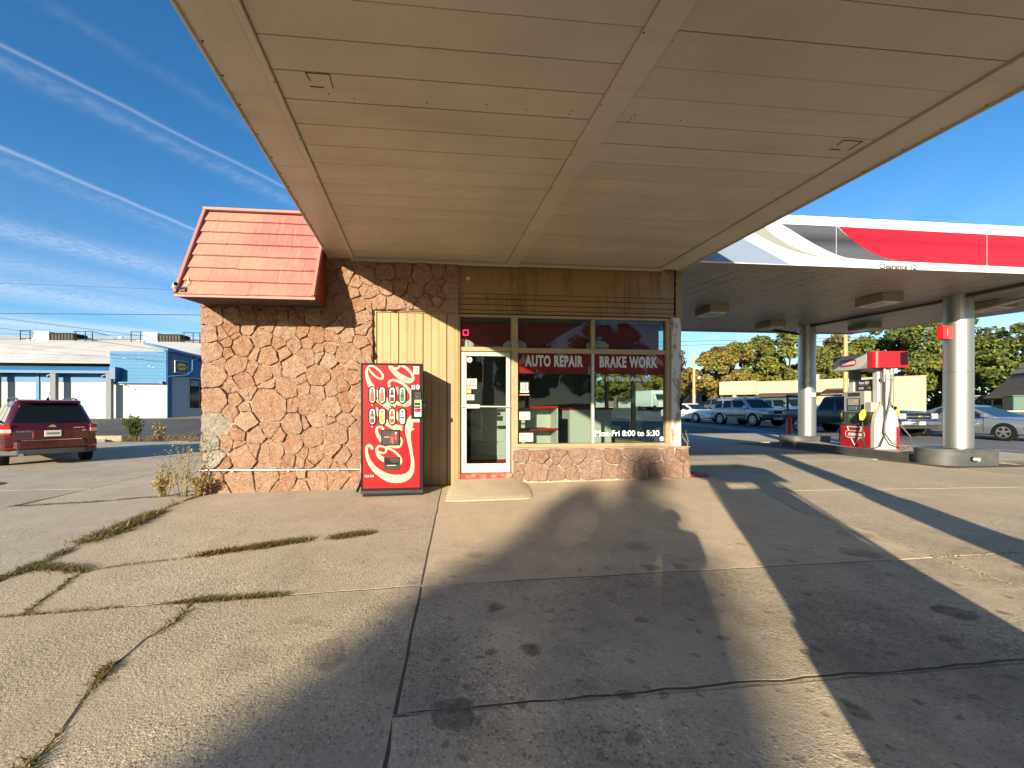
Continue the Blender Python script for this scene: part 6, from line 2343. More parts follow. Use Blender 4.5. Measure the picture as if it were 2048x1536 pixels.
make_car('estate_car', 'dark grey car behind the silver off-roader, just right of the white coupe', 'car', at_ground(27.7, 35.6), hd(.05, -1), X3)
X4 = dict(XT, paint=P_GR, flare=None, extra=[])
make_car('estate_car', 'grey car parked in the shade under the autumn trees', 'car', at_ground(33.0, 55.5), hd(1, .3), dict(XT, paint=P_SIL, flare=None, extra=[]))
# white box van far off
vn = thing('white_van', 'white box van far off beyond the white coupe', 'van', at_ground(29.3, 51.0), hd(.1, -1))
q = MB(); q.box(-2.2, 1.2, -1.0, 1.0, .55, 2.6); q.build('van_body', P_WHT, vn, bevel=.06)
q = MB(); q.prism([(1.205, .5), (2.5, .5), (2.55, 1.2), (1.9, 1.35), (1.5, 2.15), (1.205, 2.2)], -.95, .95, 'y'); q.build('cab', P_WHT, vn, bevel=.05)
q = MB(); q.add([(1.90, -.8, 1.40), (1.90, .8, 1.40), (1.54, .75, 2.08), (1.54, -.75, 2.08), (1.93, -.8, 1.42), (1.93, .8, 1.42), (1.57, .75, 2.10), (1.57, -.75, 2.10)], [(0, 1, 2, 3), (4, 7, 6, 5), (0, 4, 5, 1), (1, 5, 6, 2), (2, 6, 7, 3), (3, 7, 4, 0)]); q.build('windshield', CARGLASS, vn)
for x in (-1.3, 1.7):
    for sg in (-1, 1):
        q = MB(); q.lathe([(.2, -.1), (.36, -.1), (.36, .1), (.2, .1)], c=(x, sg * .9, .36), axis='y', n=20); q.build('wheel', RUBBER, vn)
# red pickup reflected in the shop window, across the street behind the camera
P_RD2 = paint('bright_red_paint', (.35, .02, .018), .25, 0, .7)
make_car('pickup_truck', 'red pickup standing behind the camera, seen only as a reflection in the shop window', 'pickup', at_ground(13.5, -13.5), hd(.9, .45), dict(PK, paint=P_RD2, extra=PK['extra'][:7]))
# ------------------------------------------------------------------ trees
def leaf_mesh(name, m, seed, rx, ry, rz, n, size, clumps, hollow=.55, cone=False):
    g = np.random.default_rng(seed)
    cl = []
    while len(cl) < clumps:
        p = g.uniform(-1, 1, 3)
        L = np.linalg.norm(p)
        if hollow < L < 1.0 and not (p[2] < -.75):
            cl.append(p * g.uniform(.86, 1.1))
    cl = np.array(cl)
    if cone:
        k = 3.0 * np.clip((1 - cl[:, 2]) / 2, 0, 1) ** .6 / np.maximum(np.sqrt(np.clip(1 - cl[:, 2] ** 2, .05, 1)), .3)
        cl[:, 0] *= k
        cl[:, 1] *= k
    cl = cl * np.array([rx, ry, rz])
    per = n // clumps
    rad = g.uniform(.65, 1.25, clumps) * (rx + rz) * .5 * 1.15 / clumps ** .40 * (.7 if cone else 1)
    c = np.repeat(cl, per, 0)
    d = g.normal(0, 1, (len(c), 3))
    d /= np.linalg.norm(d, axis=1)[:, None]
    c = c + d * (np.repeat(rad, per)[:, None] * g.uniform(.35, 1.0, (len(c), 1)) ** .6) * np.array([1, 1, .8])
    N = len(c)
    out_ = c / np.array([rx, ry, rz])
    out_ /= np.linalg.norm(out_, axis=1)[:, None] + 1e-6
    nrm = out_ * .5 + d * .5 + g.normal(0, .55, (N, 3)) + np.array([0, 0, .35])
    nrm /= np.linalg.norm(nrm, axis=1)[:, None]
    a = np.cross(nrm, g.normal(0, 1, (N, 3)))
    a /= np.linalg.norm(a, axis=1)[:, None]
    b = np.cross(nrm, a)
    s = size * g.uniform(.6, 1.35, (N, 1))
    v = np.empty((N, 5, 3))
    v[:, 0] = c - a * s
    v[:, 1] = c - b * s * .55 - a * s * .15 + nrm * s * .12
    v[:, 2] = c + a * s
    v[:, 3] = c + b * s * .55 - a * s * .15 + nrm * s * .12
    v[:, 4] = c
    me = bpy.data.meshes.new(name)
    me.vertices.add(N * 4)
    me.vertices.foreach_set('co', v[:, :4].reshape(-1))
    me.loops.add(N * 4)
    me.loops.foreach_set('vertex_index', np.arange(N * 4, dtype=np.int32))
    me.polygons.add(N)
    me.polygons.foreach_set('loop_start', np.arange(0, N * 4, 4, dtype=np.int32))
    me.update(calc_edges=True)
    me.materials.append(m)
    return me, cl


def trunk_mesh(name, cl, h0, r, seed, zc):
    rr_ = random.Random(seed)
    q = MB()
    top = h0 + (zc - h0) * .55
    q.tube([(0, 0, -.3), (rr_.uniform(-.1, .1), rr_.uniform(-.1, .1), h0 * .5), (0, 0, h0), (rr_.uniform(-.2, .2), rr_.uniform(-.2, .2), top)], [r * 1.35, r, r * .85, r * .4], 9)
    for k in range(9):
        p = cl[rr_.randrange(len(cl))]
        e = Vector((p[0], p[1], p[2] + zc)) * 1.0
        s = Vector((0, 0, lerp(h0 * .8, top, rr_.random())))
        mid = s.lerp(e, .5) + Vector((0, 0, -.15 * (e - s).length * rr_.random()))
        q.tube([s, s.lerp(mid, .6), mid, e], [r * .5, r * .38, r * .28, r * .08], 6)
    return q


KINDS_ = {}


def tree_kind(key, m, seed, rx, ry, rz, zc, h0, r, n, size, clumps, **kw):
    me, cl = leaf_mesh('crown', m, seed, rx, ry, rz, n, size, clumps, **kw)
    KINDS_[key] = (me, trunk_mesh('trunk', cl, h0, r, seed, zc), zc)


tree_kind('green', LEAF_G, 11, 4.6, 4.6, 4.0, 5.6, 2.0, .30, 13500, .205, 66)
tree_kind('olive', LEAF_G, 12, 4.0, 4.2, 4.4, 6.0, 1.9, .28, 13000, .20, 62)
tree_kind('orange', LEAF_O, 13, 4.2, 4.0, 3.5, 4.9, 1.7, .27, 12000, .20, 56)
tree_kind('dark', LEAF_D, 14, 5.0, 5.0, 4.6, 5.9, 1.8, .32, 15000, .215, 68)
tree_kind('narrow', LEAF_D, 15, 1.0, 1.0, 5.2, 5.7, .6, .16, 15000, .15, 300, hollow=.05, cone=True)
tm = {}


def tree(key, x, y, label, s=1.0, rz=0., sz=1.0, wx_=1.0):
    me, q, zc = KINDS_[key]
    t = thing('tree', label, 'tree', (x, y, gz(x, y) - .05), rz, 'trees around the avenue')
    t.scale = (s * wx_, s * wx_, s * sz)
    c = link('crown', me, t, (0, 0, zc))
    if key not in tm:
        o = q.build('trunk', BARK, t, smooth=50)
        tm[key] = o.data
    else:
        link('trunk', tm[key], t)
    return t


TREES = [
    ('orange', 35.0, 58.0, 'small orange leaved tree behind the pale wooden pole beside the corner post', .95, .3, .9),
    ('orange', 37.8, 50.5, 'rust and green tree just right of the pale wooden pole above the silver off-roader', 1.0, 1.3, .95),
    ('green', 44.5, 54.0, 'tall olive green tree above the silver off-roader, left of the far column', 1.02, 2.0, 1.02),
    ('olive', 48.0, 51.0, 'olive tree touching the far silver column on its left', 1.0, .7, 1.05),
    ('green', 55.0, 52.5, 'green tree between the far silver column and the pump valance', .95, 3.3, 1.0),
    ('orange', 60.0, 54.5, 'reddish brown tree behind the second wooden pole', 1.15, 4.0, 1.05),
    ('dark', 63.5, 50.5, 'large dark tree right above the fuel pump', 1.06, 1.0, 1.06),
    ('olive', 68.5, 49.0, 'dark olive tree touching the near silver column on its left', 1.12, 5.0, 1.05),
    ('dark', 68.0, 41.0, 'broad dark green tree at the right edge beside the shingled roof', 1.0, 2.6, .95),
    ('green', 76.0, 42.0, 'green tree behind the broad dark tree at the right edge', 1.05, 4.4, 1.0),
    ('orange', 41.0, 66.0, 'far orange tree in the gap behind the olive green trees', 1.0, 5.2, 1.05),
    ('green', 31.5, 66.0, 'distant green tree low beside the peeling corner post', .85, .9, .9),
]
for k, x, y, lab, s, rz, sz in TREES:
    tree(k, x, y, lab, s, rz, sz)
# behind the camera: they shade the forecourt and stand in the window's reflections
tree('narrow', -18.2, -31.07, 'taller pointed dark tree far behind the camera whose shade lies on the forecourt', .95, 0, 1.25, .50)
tree('narrow', -19.08, -31.05, 'shorter pointed dark tree far behind the camera whose shade lies on the forecourt', .95, 2, 1.175, .66)
tree('green', 4.0, -40.0, 'green street tree behind the camera, reflected in the door glass', 1.0, 1, 1.1)
tree('olive', 13.0, -36.0, 'olive street tree behind the camera, reflected in the shop window', 1.0, 2, 1.1)
tree('dark', -7.0, -44.0, 'dark street tree behind the camera to the left, reflected in the door glass', 1.0, 2, 1.0)
tree('green', 34.0, -37.0, 'green street tree far behind the camera to the right', 1.0, .4, 1.0)
tree('dark', 25.0, -40.0, 'dark street tree behind the camera to the right, reflected in the shop window', 1.1, 3, 1.1)

# ------------------------------------------------------------------ the parts store across the side street
ST_ = thing('parts_store', 'white and blue auto parts store with white arched roof across the side street', 'building')
BLUE = mat('blue_wall_paint', (.045, .17, .33), .6, var=.12, scale=1.5)
BLUE_P = NB('peeling_blue_brick')
nn = BLUE_P.ramp(BLUE_P.noise(1.5, 6, .7, vec=BLUE_P.pos(), stretch=(1, 1, 2.2)), .64, .67)
BLUE_P.set('Base Color', BLUE_P.mix(nn, BLUE_P.mix(BLUE_P.noise(3, 4), (.04, .16, .31), (.06, .21, .37)), (.7, .7, .68)))
BLUE_P.set('Roughness', .7)
BLUE_P = BLUE_P.m
BLUE_D = mat('dark_blue_trim', (.03, .10, .22), .5, var=.1)
SWHITE = mat('white_block_wall', (.44, .44, .415), .7, var=.06, scale=1, dirt=(.4, .38, .34), dscale=.8, damt=.4)
SWHITE2 = mat('white_smooth_wall', (.46, .46, .435), .6, var=.03, scale=.5)
ROOFW = mat('white_roof_membrane', (.52, .505, .48), .6, var=.15, scale=.6, dirt=(.38, .34, .3), dscale=.5, damt=.5)
YS = 36.0
q = MB(); q.box(-62, -24.2, YS + .12, YS + .5, .0, 4.2); q.build('block_wall', SWHITE, ST_)
q = MB(); q.box(-62, -24.2, YS + .09, YS + .119, 3.46, 4.2); q.build('blue_band', BLUE, ST_)
q = MB(); q.box(-24.19, -20.2, YS, YS + .5, .0, 3.45); q.build('smooth_wall', SWHITE2, ST_)
q = MB(); q.box(-25.6, -24.195, YS + .105, YS + .119, .2, 3.44); q.build('block_pier', mat('grey_white_block', (.58, .57, .53), .8, var=.1), ST_)
q = MB()
for k in range(9):
    z0 = 3.50 + k * .27
    q.box(-24.44, -20.25, YS - .06 + .004 * (k % 2), YS + .3, z0, z0 + .262)
q.build('blue_brick_wall', BLUE_P, ST_)
q = MB(); q.box(-24.5, -20.6, YS - .3, YS - .062, 3.36, 3.495); q.build('blue_ledge', BLUE, ST_, bevel=.02)
q = MB(); q.box(-20.65, -20.4, YS - .32, YS - .02, 3.34, 3.55); q.build('ledge_end', BLUE_D, ST_)
q = MB()
q.prism([(YS - .75, 4.10), (YS - .75, 4.32), (YS + .6, 4.75), (YS + .6, 4.45)], -62, -23.9, 'x')
q.build('eave_roof', BLUE, ST_, bevel=.01)
q = MB(); q.box(-24.0, -23.55, YS - .8, YS + .4, 3.65, 4.62); q.build('eave_end', BLUE_D, ST_, bevel=.02)
for x in (-32.05, -28.05, -24.1):
    q = MB(); q.box(x - .19, x + .19, YS - .72, YS - .42, gz(x, YS - .5) - .1, 4.1); q.build('post', mat('grey_post', (.16, .17, .19), .7), ST_)
    q = MB(); q.tube([(x - .2, YS - .55, 4.08), (x - .8, YS - .2, 3.95), (x - 1.0, YS + .1, 3.85)], .05, 6); q.build('bracket', SWHITE, ST_)
q = MB(); q.box(-29.85, -29.62, YS + .02, YS + .085, 1.5, 4.1); q.build('downpipe', BLUE, ST_)
q = MB(); q.tube([(-24.0, YS - .25, 3.30), (-23.4, YS - .15, 3.28), (-23.0, YS - .1, 3.05), (-22.6, YS - .05, 2.9)], .05, 6); q.build('wall_bracket', SWHITE2, ST_)
# arched roof
rr2 = []
for k in range(15):
    a = k / 14
    rr2.append((YS + .3 + 26 * a, 4.5 + 4.3 * math.sin(math.pi * (a * .96 + .02)) ** .8))
q = MB()
vs_ = []
for x in (-64, -50, -36, -20.7, -14):
    for y, z in rr2:
        vs_.append((x, max(y, 44.0), z - 1.2) if x > -20 else (x, y, z))
n = len(rr2)
fs = []
for i in range(4):
    for k in range(n - 1):
        fs.append((i * n + k, (i + 1) * n + k, (i + 1) * n + k + 1, i * n + k + 1))
fs += [tuple(range(n)), tuple(range(4 * n, 5 * n))[::-1]]
q.add(vs_, fs)
q.build('arched_roof', ROOFW, ST_, smooth=60)
# entrance wing, turned away from the sun
WD = Vector((.5, .87)).normalized()


def wing(u, off=0.0):
    p = Vector((-20.196, YS)) + WD * u + Vector((WD.y, -WD.x)) * off
    return (p.x, p.y)


def wbox(u0, u1, o0, o1, z0, z1):
    q = MB(); q.prism([wing(u0, o0), wing(u0, o1), wing(u1, o1), wing(u1, o0)][::-1], z0, z1)
    return q


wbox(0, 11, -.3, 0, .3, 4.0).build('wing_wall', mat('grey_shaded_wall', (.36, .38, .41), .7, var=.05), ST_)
wbox(-.02, .30, -.3, .06, .4, 6.2).build('corner_trim', BLUE_D, ST_)
for k in range(14):
    wbox(.31 + k * .28, .31 + k * .28 + .265, -.2, .03, 4.01, 6.15 - .09 * k).build('blue_plank', BLUE, ST_)
q = MB()
a0, a1, b0, b1 = wing(-.1, .25), wing(9, .25), wing(-.1, -3.0), wing(9, -3.0)
q.add([(a0[0], a0[1], 6.15), (a1[0], a1[1], 5.0), (b1[0], b1[1], 6.0), (b0[0], b0[1], 6.9), (a0[0], a0[1], 6.0), (a1[0], a1[1], 4.85), (b1[0], b1[1], 5.8), (b0[0], b0[1], 6.7)], [(0, 1, 2, 3), (4, 7, 6, 5), (0, 4, 5, 1), (1, 5, 6, 2), (2, 6, 7, 3), (3, 7, 4, 0)])
q.build('wing_roof', BLUE, ST_)
for u0, u1 in ((1.75, 2.55), (2.62, 3.45)):
    f = wbox(u0 - .05, u1 + .05, .0005, .04, 1.35, 3.95).build('window_frame', SWHITE2, ST_)
    wbox(u0, u1, .041, .06, 1.42, 3.88).build('pane', CARGLASS2, f)
    for k in range(5):
        wbox(u0 + .06, u1 - .06, .0605, .066, 3.30 + k * .10, 3.34 + k * .10).build('blind_slat', mat('blind', (.6, .6, .55), .6), f)
q = MB(); q.tube([wing(-.0, .1) + (3.95,), wing(1.2, .55) + (4.15,), wing(1.6, .6) + (4.5,), wing(1.62, .6) + (5.4,), wing(2.2, .4) + (5.6,)], .05, 6); q.build('gutter_pipe', BLUE, ST_)
sg_ = thing('store_sign', 'small square store sign with yellow hexagon on the blue entrance wall', 'sign')
q = wbox(.45, 1.50, .12, .24, 4.30, 5.30); q.build('sign_box', SWHITE2, sg_)
q = wbox(.50, 1.45, .2405, .25, 4.36, 5.24); q.build('sign_face', mat('sign_navy', (.05, .05, .09), .4), sg_)
hexp = [(.56, 4.80), (.76, 5.08), (1.19, 5.08), (1.39, 4.80), (1.19, 4.52), (.76, 4.52)]
q = MB()
vs_ = [wing(u, .2505) + (z,) for u, z in hexp] + [wing(u, .256) + (z,) for u, z in hexp]
q.add(vs_, [tuple(range(6)), tuple(range(11, 5, -1))] + [(i, (i + 1) % 6, 6 + (i + 1) % 6, 6 + i) for i in range(6)])
q.build('sign_hexagon', mat('sign_yellow', (.75, .52, .02), .4), sg_)
wc = wing(.975, .2575)
lettering('NAPA', .28, mat('sign_blue', (.03, .05, .22), .4), 'lettering', sg_, (wc[0], wc[1], 4.79), rot=(R(90), 0, math.atan2(WD.y, WD.x)), bold=.012)

HV = mat('white_plenum', (.66, .66, .62), .5, var=.08)


def hvac(x, y, z, label):
    t = thing('rooftop_unit', label, 'rooftop unit', (x, y, z), 0, 'rooftop units on the arched roof')
    q = MB(); q.box(-1.9, .1, -.9, .9, -.6, .55); q.box(-1.2, .05, -.85, .85, .55, 1.25); q.build('air_duct', HV, t, bevel=.03)
    q = MB(); q.box(.15, 2.1, -.7, .9, .05, 1.15); q.build('cooling_unit', mat('unit_dark_grey', (.012, .012, .012), .7, var=.2, spec=.1), t, bevel=.02)
    q = MB()
    for k in range(7):
        q.box(.2 + k * .27, .36 + k * .27, -.73, -.701, .15, 1.05)
    q.build('louvre', BLACKM, t)
    q = MB()
    for xx in (-2.0, -1.2, 2.6, 3.4, 4.0):
        q.tube([(xx, -1.2, -.5), (xx, -1.2, 1.25)], .035, 6)
    for zz in (.5, 1.22):
        q.tube([(2.4, -1.2, zz), (4.0, -1.2, zz), (4.0, .8, zz)], .03, 6)
        q.tube([(-2.0, -1.2, zz), (-1.1, -1.2, zz)], .03, 6)
    q.tube([(-.1, -1.25, 0), (4.0, -1.25, -.1)], .06, 6)
    q.build('safety_rail', BLACKM, t)


hvac(-33.9, 43.0, 7.2, 'grey rooftop unit with white duct and safety rail, left one above the red car')
hvac(-24.6, 43.0, 7.25, 'grey rooftop unit with white duct and safety rail, right one beside the red mansard')
q = MB(); q.lathe([(.16, -.2), (.16, .35), (.24, .4), (.24, .55), (.1, .65)], n=12)
vt_ = tag(q.build('roof_vent', HV, loc=(-29.9, 45.5, 8.0)), 'small white roof vent between the two rooftop units', 'roof vent')

# weeds and bushes on the left
def sprig(name, label, cat, loc, h, n, m, seed, spread=.5, leaf=.02, lean=.4, leaves=30, dens_=1.0):
    g = random.Random(seed)
    t = thing(name, label, cat, loc)
    st_, lv = MB(), MB()
    for i in range(n):
        a = g.uniform(0, 6.28)
        L = h * g.uniform(.45, 1.05)
        d = Vector((math.cos(a), math.sin(a), 0))
        ln = g.uniform(.1, 1) * lean
        pts = [d * spread * .12 * g.random()]
        for k in range(1, 6):
            f = k / 5
            pts.append(pts[0] + d * ln * L * f ** 1.4 + Vector((g.gauss(0, .015), g.gauss(0, .015), L * f)))
        st_.tube(pts, [.006, .005, .0045, .004, .003, .0015], 4)
        for k in range(int(leaves)):
            f = g.uniform(.25, 1) ** dens_
            i0 = min(4, int(f * 5))
            p = pts[i0].lerp(pts[i0 + 1], f * 5 - i0)
            bd = Vector((g.gauss(0, 1), g.gauss(0, 1), g.gauss(.2, .7))).normalized()
            p2 = p + bd * g.uniform(.02, .16) * h * .6
            if g.random() < .35:
                st_.tube([p, p2], [.0025, .001], 3)
            s = leaf * g.uniform(.5, 1.6)
            nrm = Vector((g.gauss(0, 1), g.gauss(0, 1), g.gauss(0, 1))).normalized()
            b_ = nrm.orthogonal().normalized() * s
            c_ = nrm.cross(b_).normalized() * s * .5
            lv.add([p2 - b_, p2 - c_, p2 + b_, p2 + c_], [(0, 1, 2, 3)])
    st_.build('stem', m, t, normals=False)
    lv.build('foliage', m, t, normals=False)
    return t


sprig('dry_weed', 'tall straw coloured dry weed at the left foot of the stone wall', 'weed', (-3.78, 7.12, gz(-3.8, 7.1)), 1.0, 9, DRYGRASS, 3, .6, .016, .45, 46)
sprig('dry_weed', 'low bushy yellowed weed left of the tall dry weed', 'weed', (-4.12, 7.22, gz(-4.1, 7.2)), .42, 26, DRYGRASS, 4, .5, .016, .5, 30, .7)
sprig('dry_weed', 'dense dry weed tuft against the corner of the stone wall', 'weed', (-3.55, 7.18, gz(-3.6, 7.2)), .40, 30, DRYGRASS, 5, .6, .016, .8, 30, .7)
sprig('green_bush', 'green feathery bush on the verge of the side street beside the wall', 'bush', (-12.6, 20.0, gz(-12.6, 20)), 1.15, 46, BUSHG, 6, .8, .032, .5, 60, .7)
sprig('dry_weed', 'pale dry weed on the verge right of the green bush', 'weed', (-11.6, 20.1, gz(-11.6, 20)), .75, 24, DRYGRASS, 7, .6, .04, .5, 30)
sprig('dry_weed', 'thin dead sprig on the right end of the low stone wall', 'weed', (4.98, 7.46, .655), .30, 3, DRYGRASS, 8, .1, .008, .9, 8)
q = MB(); q.box(-.9, .9, -.2, .2, -.1, .22)
tag(q.build('kerb_block', CONC_G, loc=(-13.9, 19.95, gz(-13.9, 20)), rot=(0, 0, R(6)), bevel=.06), 'loose grey kerb block on the verge left of the green bush', 'kerb block')

# ------------------------------------------------------------------ across the avenue
TB = thing('tan_building', 'low tan office building with dark eaves across the avenue behind the dark pickup', 'building')
A_, B_ = Vector((35.6, 46.6)), Vector((45.9, 34.2))
TDv = (B_ - A_).normalized()
TNv = Vector((TDv.y, -TDv.x))
if TNv.dot(-A_) < 0:
    TNv = -TNv
TL = (B_ - A_).length
zg = 1.0


def tw(u, o): p = A_ + TDv * u + TNv * o; return (p.x, p.y)


def tbox(u0, u1, o0, o1, z0, z1):
    q = MB(); q.prism([tw(u0, o0), tw(u1, o0), tw(u1, o1), tw(u0, o1)], z0, z1)
    return q


STUC = mat('tan_stucco', (.50, .39, .25), .85, var=.05, scale=2, bump=.3, bscale=8)
tbox(3.2, TL, -9, 0, -.5, 4.35).build('wall', STUC, TB)
tbox(-.4, 3.19, -9, -2.6, -.5, 3.0).build('recessed_wall', STUC, TB)
tbox(-.4, 3.19, -2.5, .3, 3.01, 4.55).build('porch_fascia', STUC, TB)
tbox(.9, 1.25, -.3, .1, -.5, 3.0).build('porch_column', STUC, TB)
tbox(-.3, 3.3, -2.62, -2.58, .9, 2.9).build('porch_window', CARGLASS, TB)
EAVE = mat('dark_eave', (.06, .045, .035), .7)
q = MB(); u0, u1 = 3.6, 8.2
q.add([tw(u0, .0) + (2.95,), tw(u1 + .8, .0) + (3.0,), tw(u1, 1.2) + (2.72,), tw(u0 - .4, 1.2) + (2.68,), tw(u0, .0) + (3.12,), tw(u1 + .8, .0) + (3.12,), tw(u1, 1.2) + (2.84,), tw(u0 - .4, 1.2) + (2.80,)], [(0, 3, 2, 1), (4, 5, 6, 7), (0, 1, 5, 4), (1, 2, 6, 5), (2, 3, 7, 6), (3, 0, 4, 7)])
q.build('window_eave', EAVE, TB)
f = tbox(5.2, 7.2, .0005, .05, 1.6, 2.6).build('window', SWHITE2, TB)
for k in range(3):
    tbox(5.27 + k * .64, 5.83 + k * .64, .0505, .07, 1.68, 2.52).build('pane', CARGLASS, f)
q = tbox(11.4, 12.6, .0005, .06, -.3, 3.45); q.build('door', mat('brown_door', (.13, .10, .08), .6), TB)
q = tbox(9.2, 11.0, .0005, 1.0, 3.25, 3.42); q.build('door_eave', EAVE, TB)
tbox(-.6, TL + .05, -9.1, .32, 4.551, 4.62).build('roof_cap', mat('tan_roof_edge', (.42, .34, .24), .7), TB) if False else tbox(3.1, TL + .05, -9.1, .06, 4.351, 4.43).build('roof_cap', mat('tan_roof_edge', (.42, .34, .24), .7), TB)
q = MB(); p = tw(TL, -1.4); q.prism([tw(TL + .001, -1.0), tw(TL + .05, -1.0), tw(TL + .05, -2.2), tw(TL + .001, -2.2)], 0, 2.4); q.build('side_door', mat('side_door_brown', (.3, .22, .15), .7), TB)
q = MB(); p = tw(8.2, -3); q.lathe([(.2, 4.3), (.2, 5.0), (.28, 5.02), (.28, 5.12)], c=(p[0], p[1], 0), n=12); q.build('roof_vent', SWHITE2, TB)

# steep shingled roof at the right edge
SRF = thing('shingled_kiosk', 'dark building with steep two tiered grey shingle roof at the right edge', 'building', (0, 0, 0))
SHG = mat('grey_shingle', (.16, .13, .105), .9, var=.3, scale=5, bump=.5, bscale=12)
SHG_L = mat('pale_grey_shingle', (.30, .26, .21), .9, var=.2, scale=5, bump=.5, bscale=12)
kx, ky = 51.6, 25.8
vx = Vector((.85, -.53)).normalized()
vy = Vector((.53, .85)).normalized()


def kp(a, b_, z): p = Vector((kx, ky)) + vx * a + vy * b_; return (p.x, p.y, z)


def frus(a0, a1, b0, b1, z0, ins, z1):
    q = MB()
    q.rings([[kp(a0, b0, z0), kp(a1, b0, z0), kp(a1, b1, z0), kp(a0, b1, z0)], [kp(a0 + ins, b0 + ins, z1), kp(a1 - ins, b0 + ins, z1), kp(a1 - ins, b1 - ins, z1), kp(a0 + ins, b1 - ins, z1)]])
    return q


ncs = 9
for k in range(ncs):
    f0, f1 = k / ncs, (k + 1.25) / ncs
    i0, i1 = 1.6 * f0, 1.6 * f1
    frus(-3.4 + i0 - .03, 9 - i0, -3 + i0 - .03, 9 - i0, 2.35 + 2.6 * f0, i1 - i0, 2.35 + 2.6 * min(1.05, f1)).build('shingle_course', SHG, SRF)
ncs = 5
for k in range(ncs):
    f0, f1 = k / ncs, (k + 1.25) / ncs
    i0, i1 = 1.4 * f0, 1.4 * f1
    frus(-2.2 + i0 - .04, 8 - i0, -1.8 + i0 - .04, 8 - i0, 4.55 + 2.0 * f0, i1 - i0, 4.55 + 2.0 * min(1.05, f1)).build('shingle_course', SHG_L, SRF)
q = MB(); q.prism([kp(-1.6, -1.2, 0)[:2], kp(7.5, -1.2, 0)[:2], kp(7.5, 7.5, 0)[:2], kp(-1.6, 7.5, 0)[:2]], -.3, 2.36); q.build('wall', mat('dark_kiosk_wall', (.03, .03, .032), .7), SRF)
q = MB(); q.prism([kp(-3.45, -3.05, 0)[:2], kp(9.05, -3.05, 0)[:2], kp(9.05, 9.05, 0)[:2], kp(-3.45, 9.05, 0)[:2]], 2.22, 2.34); q.build('eave', BLACKM, SRF)

# low wall, fence, utility cabinet and flower bed on the far side of the avenue
dw = thing('low_wall', 'dark low wall behind the silver blue saloon at the right edge', 'wall', (0, 0, 0))
q = MB(); q.prism([(38.2, 27.6), (38.5, 27.9), (47.5, 21.2), (47.2, 20.9)][::-1], -.2, 1.15); q.build('wall_body', mat('dark_wall_paint', (.07, .085, .085), .8, var=.15), dw)
q = MB(); q.prism([(38.15, 27.6), (38.5, 27.95), (47.55, 21.2), (47.2, 20.85)][::-1], 1.151, 1.24); q.build('wall_cap', STUC, dw)
cf = thing('chain_fence', 'chain link fence with pale posts before the broad dark tree on the right', 'fence', (0, 0, 0))
MESH = NB('chain_link')
w1 = MESH.n('ShaderNodeTexWave'); w1.inputs['Scale'].default_value = 9; w1.bands_direction = 'DIAGONAL'
MESH.l(MESH.tc.outputs['Object'], w1.inputs[0])
trn = MESH.n('ShaderNodeBsdfTransparent')
mxs = MESH.n('ShaderNodeMixShader')
MESH.l(MESH.ramp(w1.outputs['Fac'], .75, .85, 0, .3), mxs.inputs[0]); MESH.l(trn.outputs[0], mxs.inputs[1]); MESH.l(MESH.b.outputs[0], mxs.inputs[2])
MESH.l(mxs.outputs[0], MESH.out.inputs[0]); MESH.set('Base Color', (.2, .2, .19)); MESH.set('Roughness', .5)
F0, F1 = Vector((53.5, 37.0)), Vector((64, 29.5))
for k in range(7):
    p = F0.lerp(F1, k / 6)
    q = MB(); q.tube([(p.x, p.y, .4), (p.x, p.y, 2.75)], .06, 7); q.build('fence_post', SWHITE, cf)
q = MB(); q.prism([(F0.x, F0.y), (F1.x, F1.y), (F1.x + .02, F1.y + .03), (F0.x + .02, F0.y + .03)], .6, 2.6); q.build('wire_mesh', MESH.m, cf)
q = MB(); q.tube([(F0.x, F0.y, 2.65), (F1.x, F1.y, 2.65)], .04, 6); q.build('top_rail', SWHITE, cf)
q = MB(); q.prism([(F0.x - .6, F0.y - .4), (F1.x - .6, F1.y - .4), (F1.x - .3, F1.y), (F0.x - .3, F0.y)], .2, 1.75); q.build('base_wall', STUC, cf)
gc = thing('utility_cabinet', 'green metal utility cabinet beside the chain link fence', 'cabinet', (48.4, 29.2, 1.0), R(-35))
q = MB(); q.box(-1.1, 1.1, -.7, .7, -.9, 1.35); q.build('cabinet_body', mat('green_cabinet', (.06, .13, .10), .5, var=.1), gc, bevel=.04)
q = MB(); q.box(-1.15, 1.15, -.75, .75, 1.351, 1.45); q.build('cabinet_lid', mat('green_lid', (.07, .15, .12), .5), gc, bevel=.02)


def flowerbed(name, label, x, y, z, w_, d_, seed, cols):
    g = random.Random(seed)
    lv = MB()
    for i in range(2600):
        px_, py_ = g.uniform(-w_, w_), g.uniform(-d_, d_)
        hh = .55 * (1 - (px_ / w_) ** 2 * .6) * g.uniform(.5, 1.1)
        nrm = Vector((g.gauss(0, .6), g.gauss(0, .6), 1)).normalized()
        s = g.uniform(.03, .09)
        a = nrm.orthogonal().normalized() * s
        c = nrm.cross(a).normalized() * s
        p = Vector((px_, py_, hh))
        m = 0 if g.random() < .5 else g.randrange(1, len(cols))
        lv.add([p - a, p - c, p + a, p + c], [(0, 1, 2, 3)], m)
    o = lv.build(name, cols, loc=(x, y, z), rot=(0, 0, R(-37)), normals=False)
    return stuff(o)


